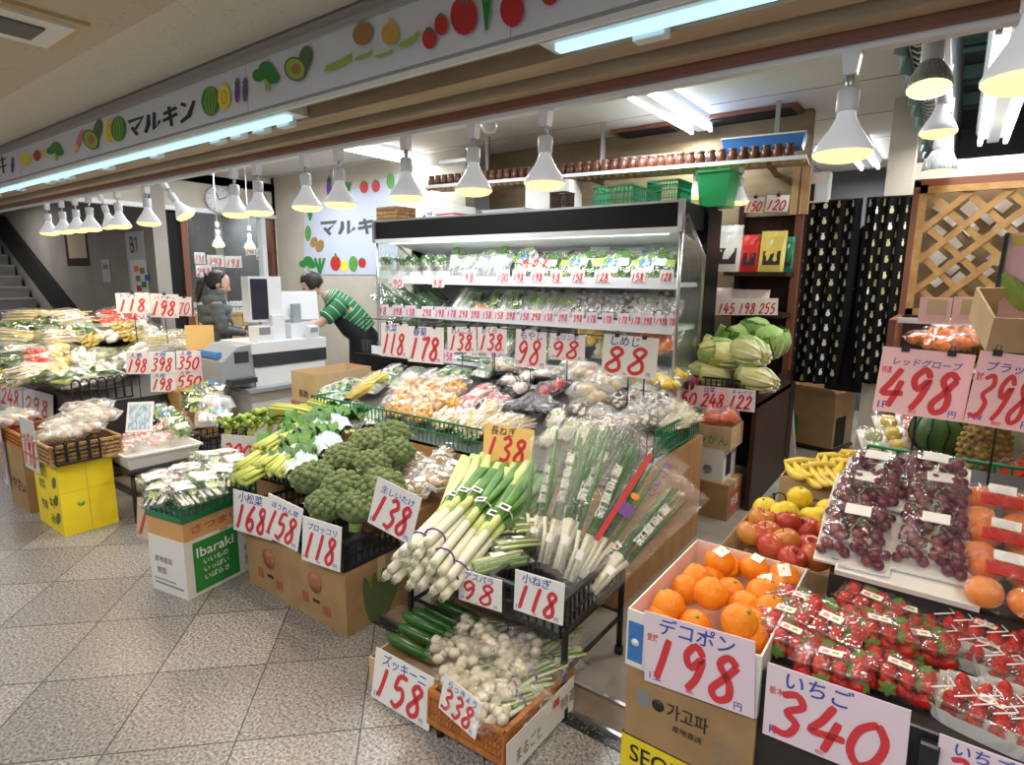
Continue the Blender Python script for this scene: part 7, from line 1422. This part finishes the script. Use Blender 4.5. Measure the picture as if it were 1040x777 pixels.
place([HERB[2],BLU,HERB[1]],[(205,400),(215,412),(200,415),(222,425),(210,430),(195,405),(218,398,.08),(225,415)],plane(2.05,.52,.3),'pack of sprouts with a label','of the black basket',3,'sprout packs behind the white tray',rz=1.2,jz=.2,rx=.2,s=1.5)
t=thing('framed_price_board','pale blue board in a white frame leaning on the packs','sign',T=TM((P(142,419,X=-4.15)-Vector((0,0,.03))),-.5,0,.9)); m=MB(); m.box(-.075,.075,-.01,0,-.10,.10,'tray_white'); m.build('frame',t); m=MB(); m.box(-.062,.062,-.0115,-.010,-.085,.085,'bag_blue'); m.build('board',t)
# yellow carton with the wicker basket
def pr_yel(b,w,d,h):
    F=FT('front',(0,-d/2-.001,0))
    for k,(x,y,c) in enumerate(((-.3,.55,'ink_olive'),(-.3,.25,'ink_olive'),(.05,.35,'ink_black'),(.05,.1,'ink_black'))): b.word(('野菜','特選','ねぎ','みかん')[k],x*w,y*h,h*.14,c,T=F,wd=w*.24)
    for k in range(3): b.leaf((w*.25,h*(.15+.25*k),0),(w*.40,h*(.30+.25*k),.0),.06,'ink_olive',up=(0,0,1),bend=0,fold=0,T=F)
    Rr=FT('right',(w/2+.001,0,0)); b.lathe([(.02,0),(.02,.0006)],'ink_lime',12,Rr@Matrix.Translation((-d*.15,h*.42,0))); b.box(-d*.5,d*.5,h*.60,h*.605,0,.0006,'paint_amber',Rr); b.box(-.0015,.0015,0,h,0,.0006,'paint_amber',Rr)
carton('produce_carton','tall bright yellow carton standing on the tiles under the wicker basket',(-4.30,1.225,0),.43,.285,.44,'carton_yellow',prints=pr_yel,tape=False)
crate('wicker_basket','wicker basket of bagged roots on the yellow carton',(-4.30,1.235,.442),.50,.36,.12,'wicker',pitch=.016,bar=.013,rows=(.2,.4,.6,.8,.97))
fence('wire_divider','black arched fence on the side of the wicker basket over the yellow carton',(-4.03,1.07),(-4.03,1.30),.455,.135,'black_iron',.05,.006)
PEA=bag_kind('root_bag','vegetables',.15,.20,.07,f_balls(['bulb_white','pouch_pale','potato_cream'],.024,10),pinch=.15,film=MILK,partname='roots')
place([PEA],[(55,448),(72,445),(88,438),(70,432),(90,428),(105,428),(80,420),(98,418),(62,438)],plane(1.2,.545,.35),'milky bag of roots','of the wicker basket',3,'root bags over the yellow carton',jz=.6,s=1.05)
carton('produce_carton','dark brown carton standing on the tiles at the picture edge beside the yellow one',(-4.85,1.22,0),.36,.30,.42,'carton',prints=lambda b,w,d,h:b.word('やさい',-w*.3,h*.3,h*.2,'ink_black',T=FT('front',(0,-d/2-.001,0))))
crate('wicker_basket','brown basket on the dark carton at the picture edge',(-4.87,1.25,.422),.42,.34,.10,'wicker_orange',pitch=.018,bar=.013,rows=(.25,.5,.75,.97))
place([PEA],[(8,432),(20,428),(5,424)],plane(1.25,.54),'milky bag of roots','at the picture edge',1,'root bags at the picture edge',s=1.1)
card(((22,424),(37,430),(37,480),(23,472)),'long grey price slip hanging beside the wicker basket over the yellow carton','198','','card_grey',Y=1.05,tilt=0,small=True); card(((0,430),(4,432),(4,490),(0,488)),'grey price slip cut by the picture edge','98','','card_grey',Y=1.05,tilt=0,small=True)
# kinds that were never put anywhere leave nothing behind
for o in [q for q in bpy.data.objects if q.parent is None and q.get('label')=='x']:
    for c in list(o.children):
        for g in list(c.children): bpy.data.objects.remove(g)
        bpy.data.objects.remove(c)
    bpy.data.objects.remove(o)
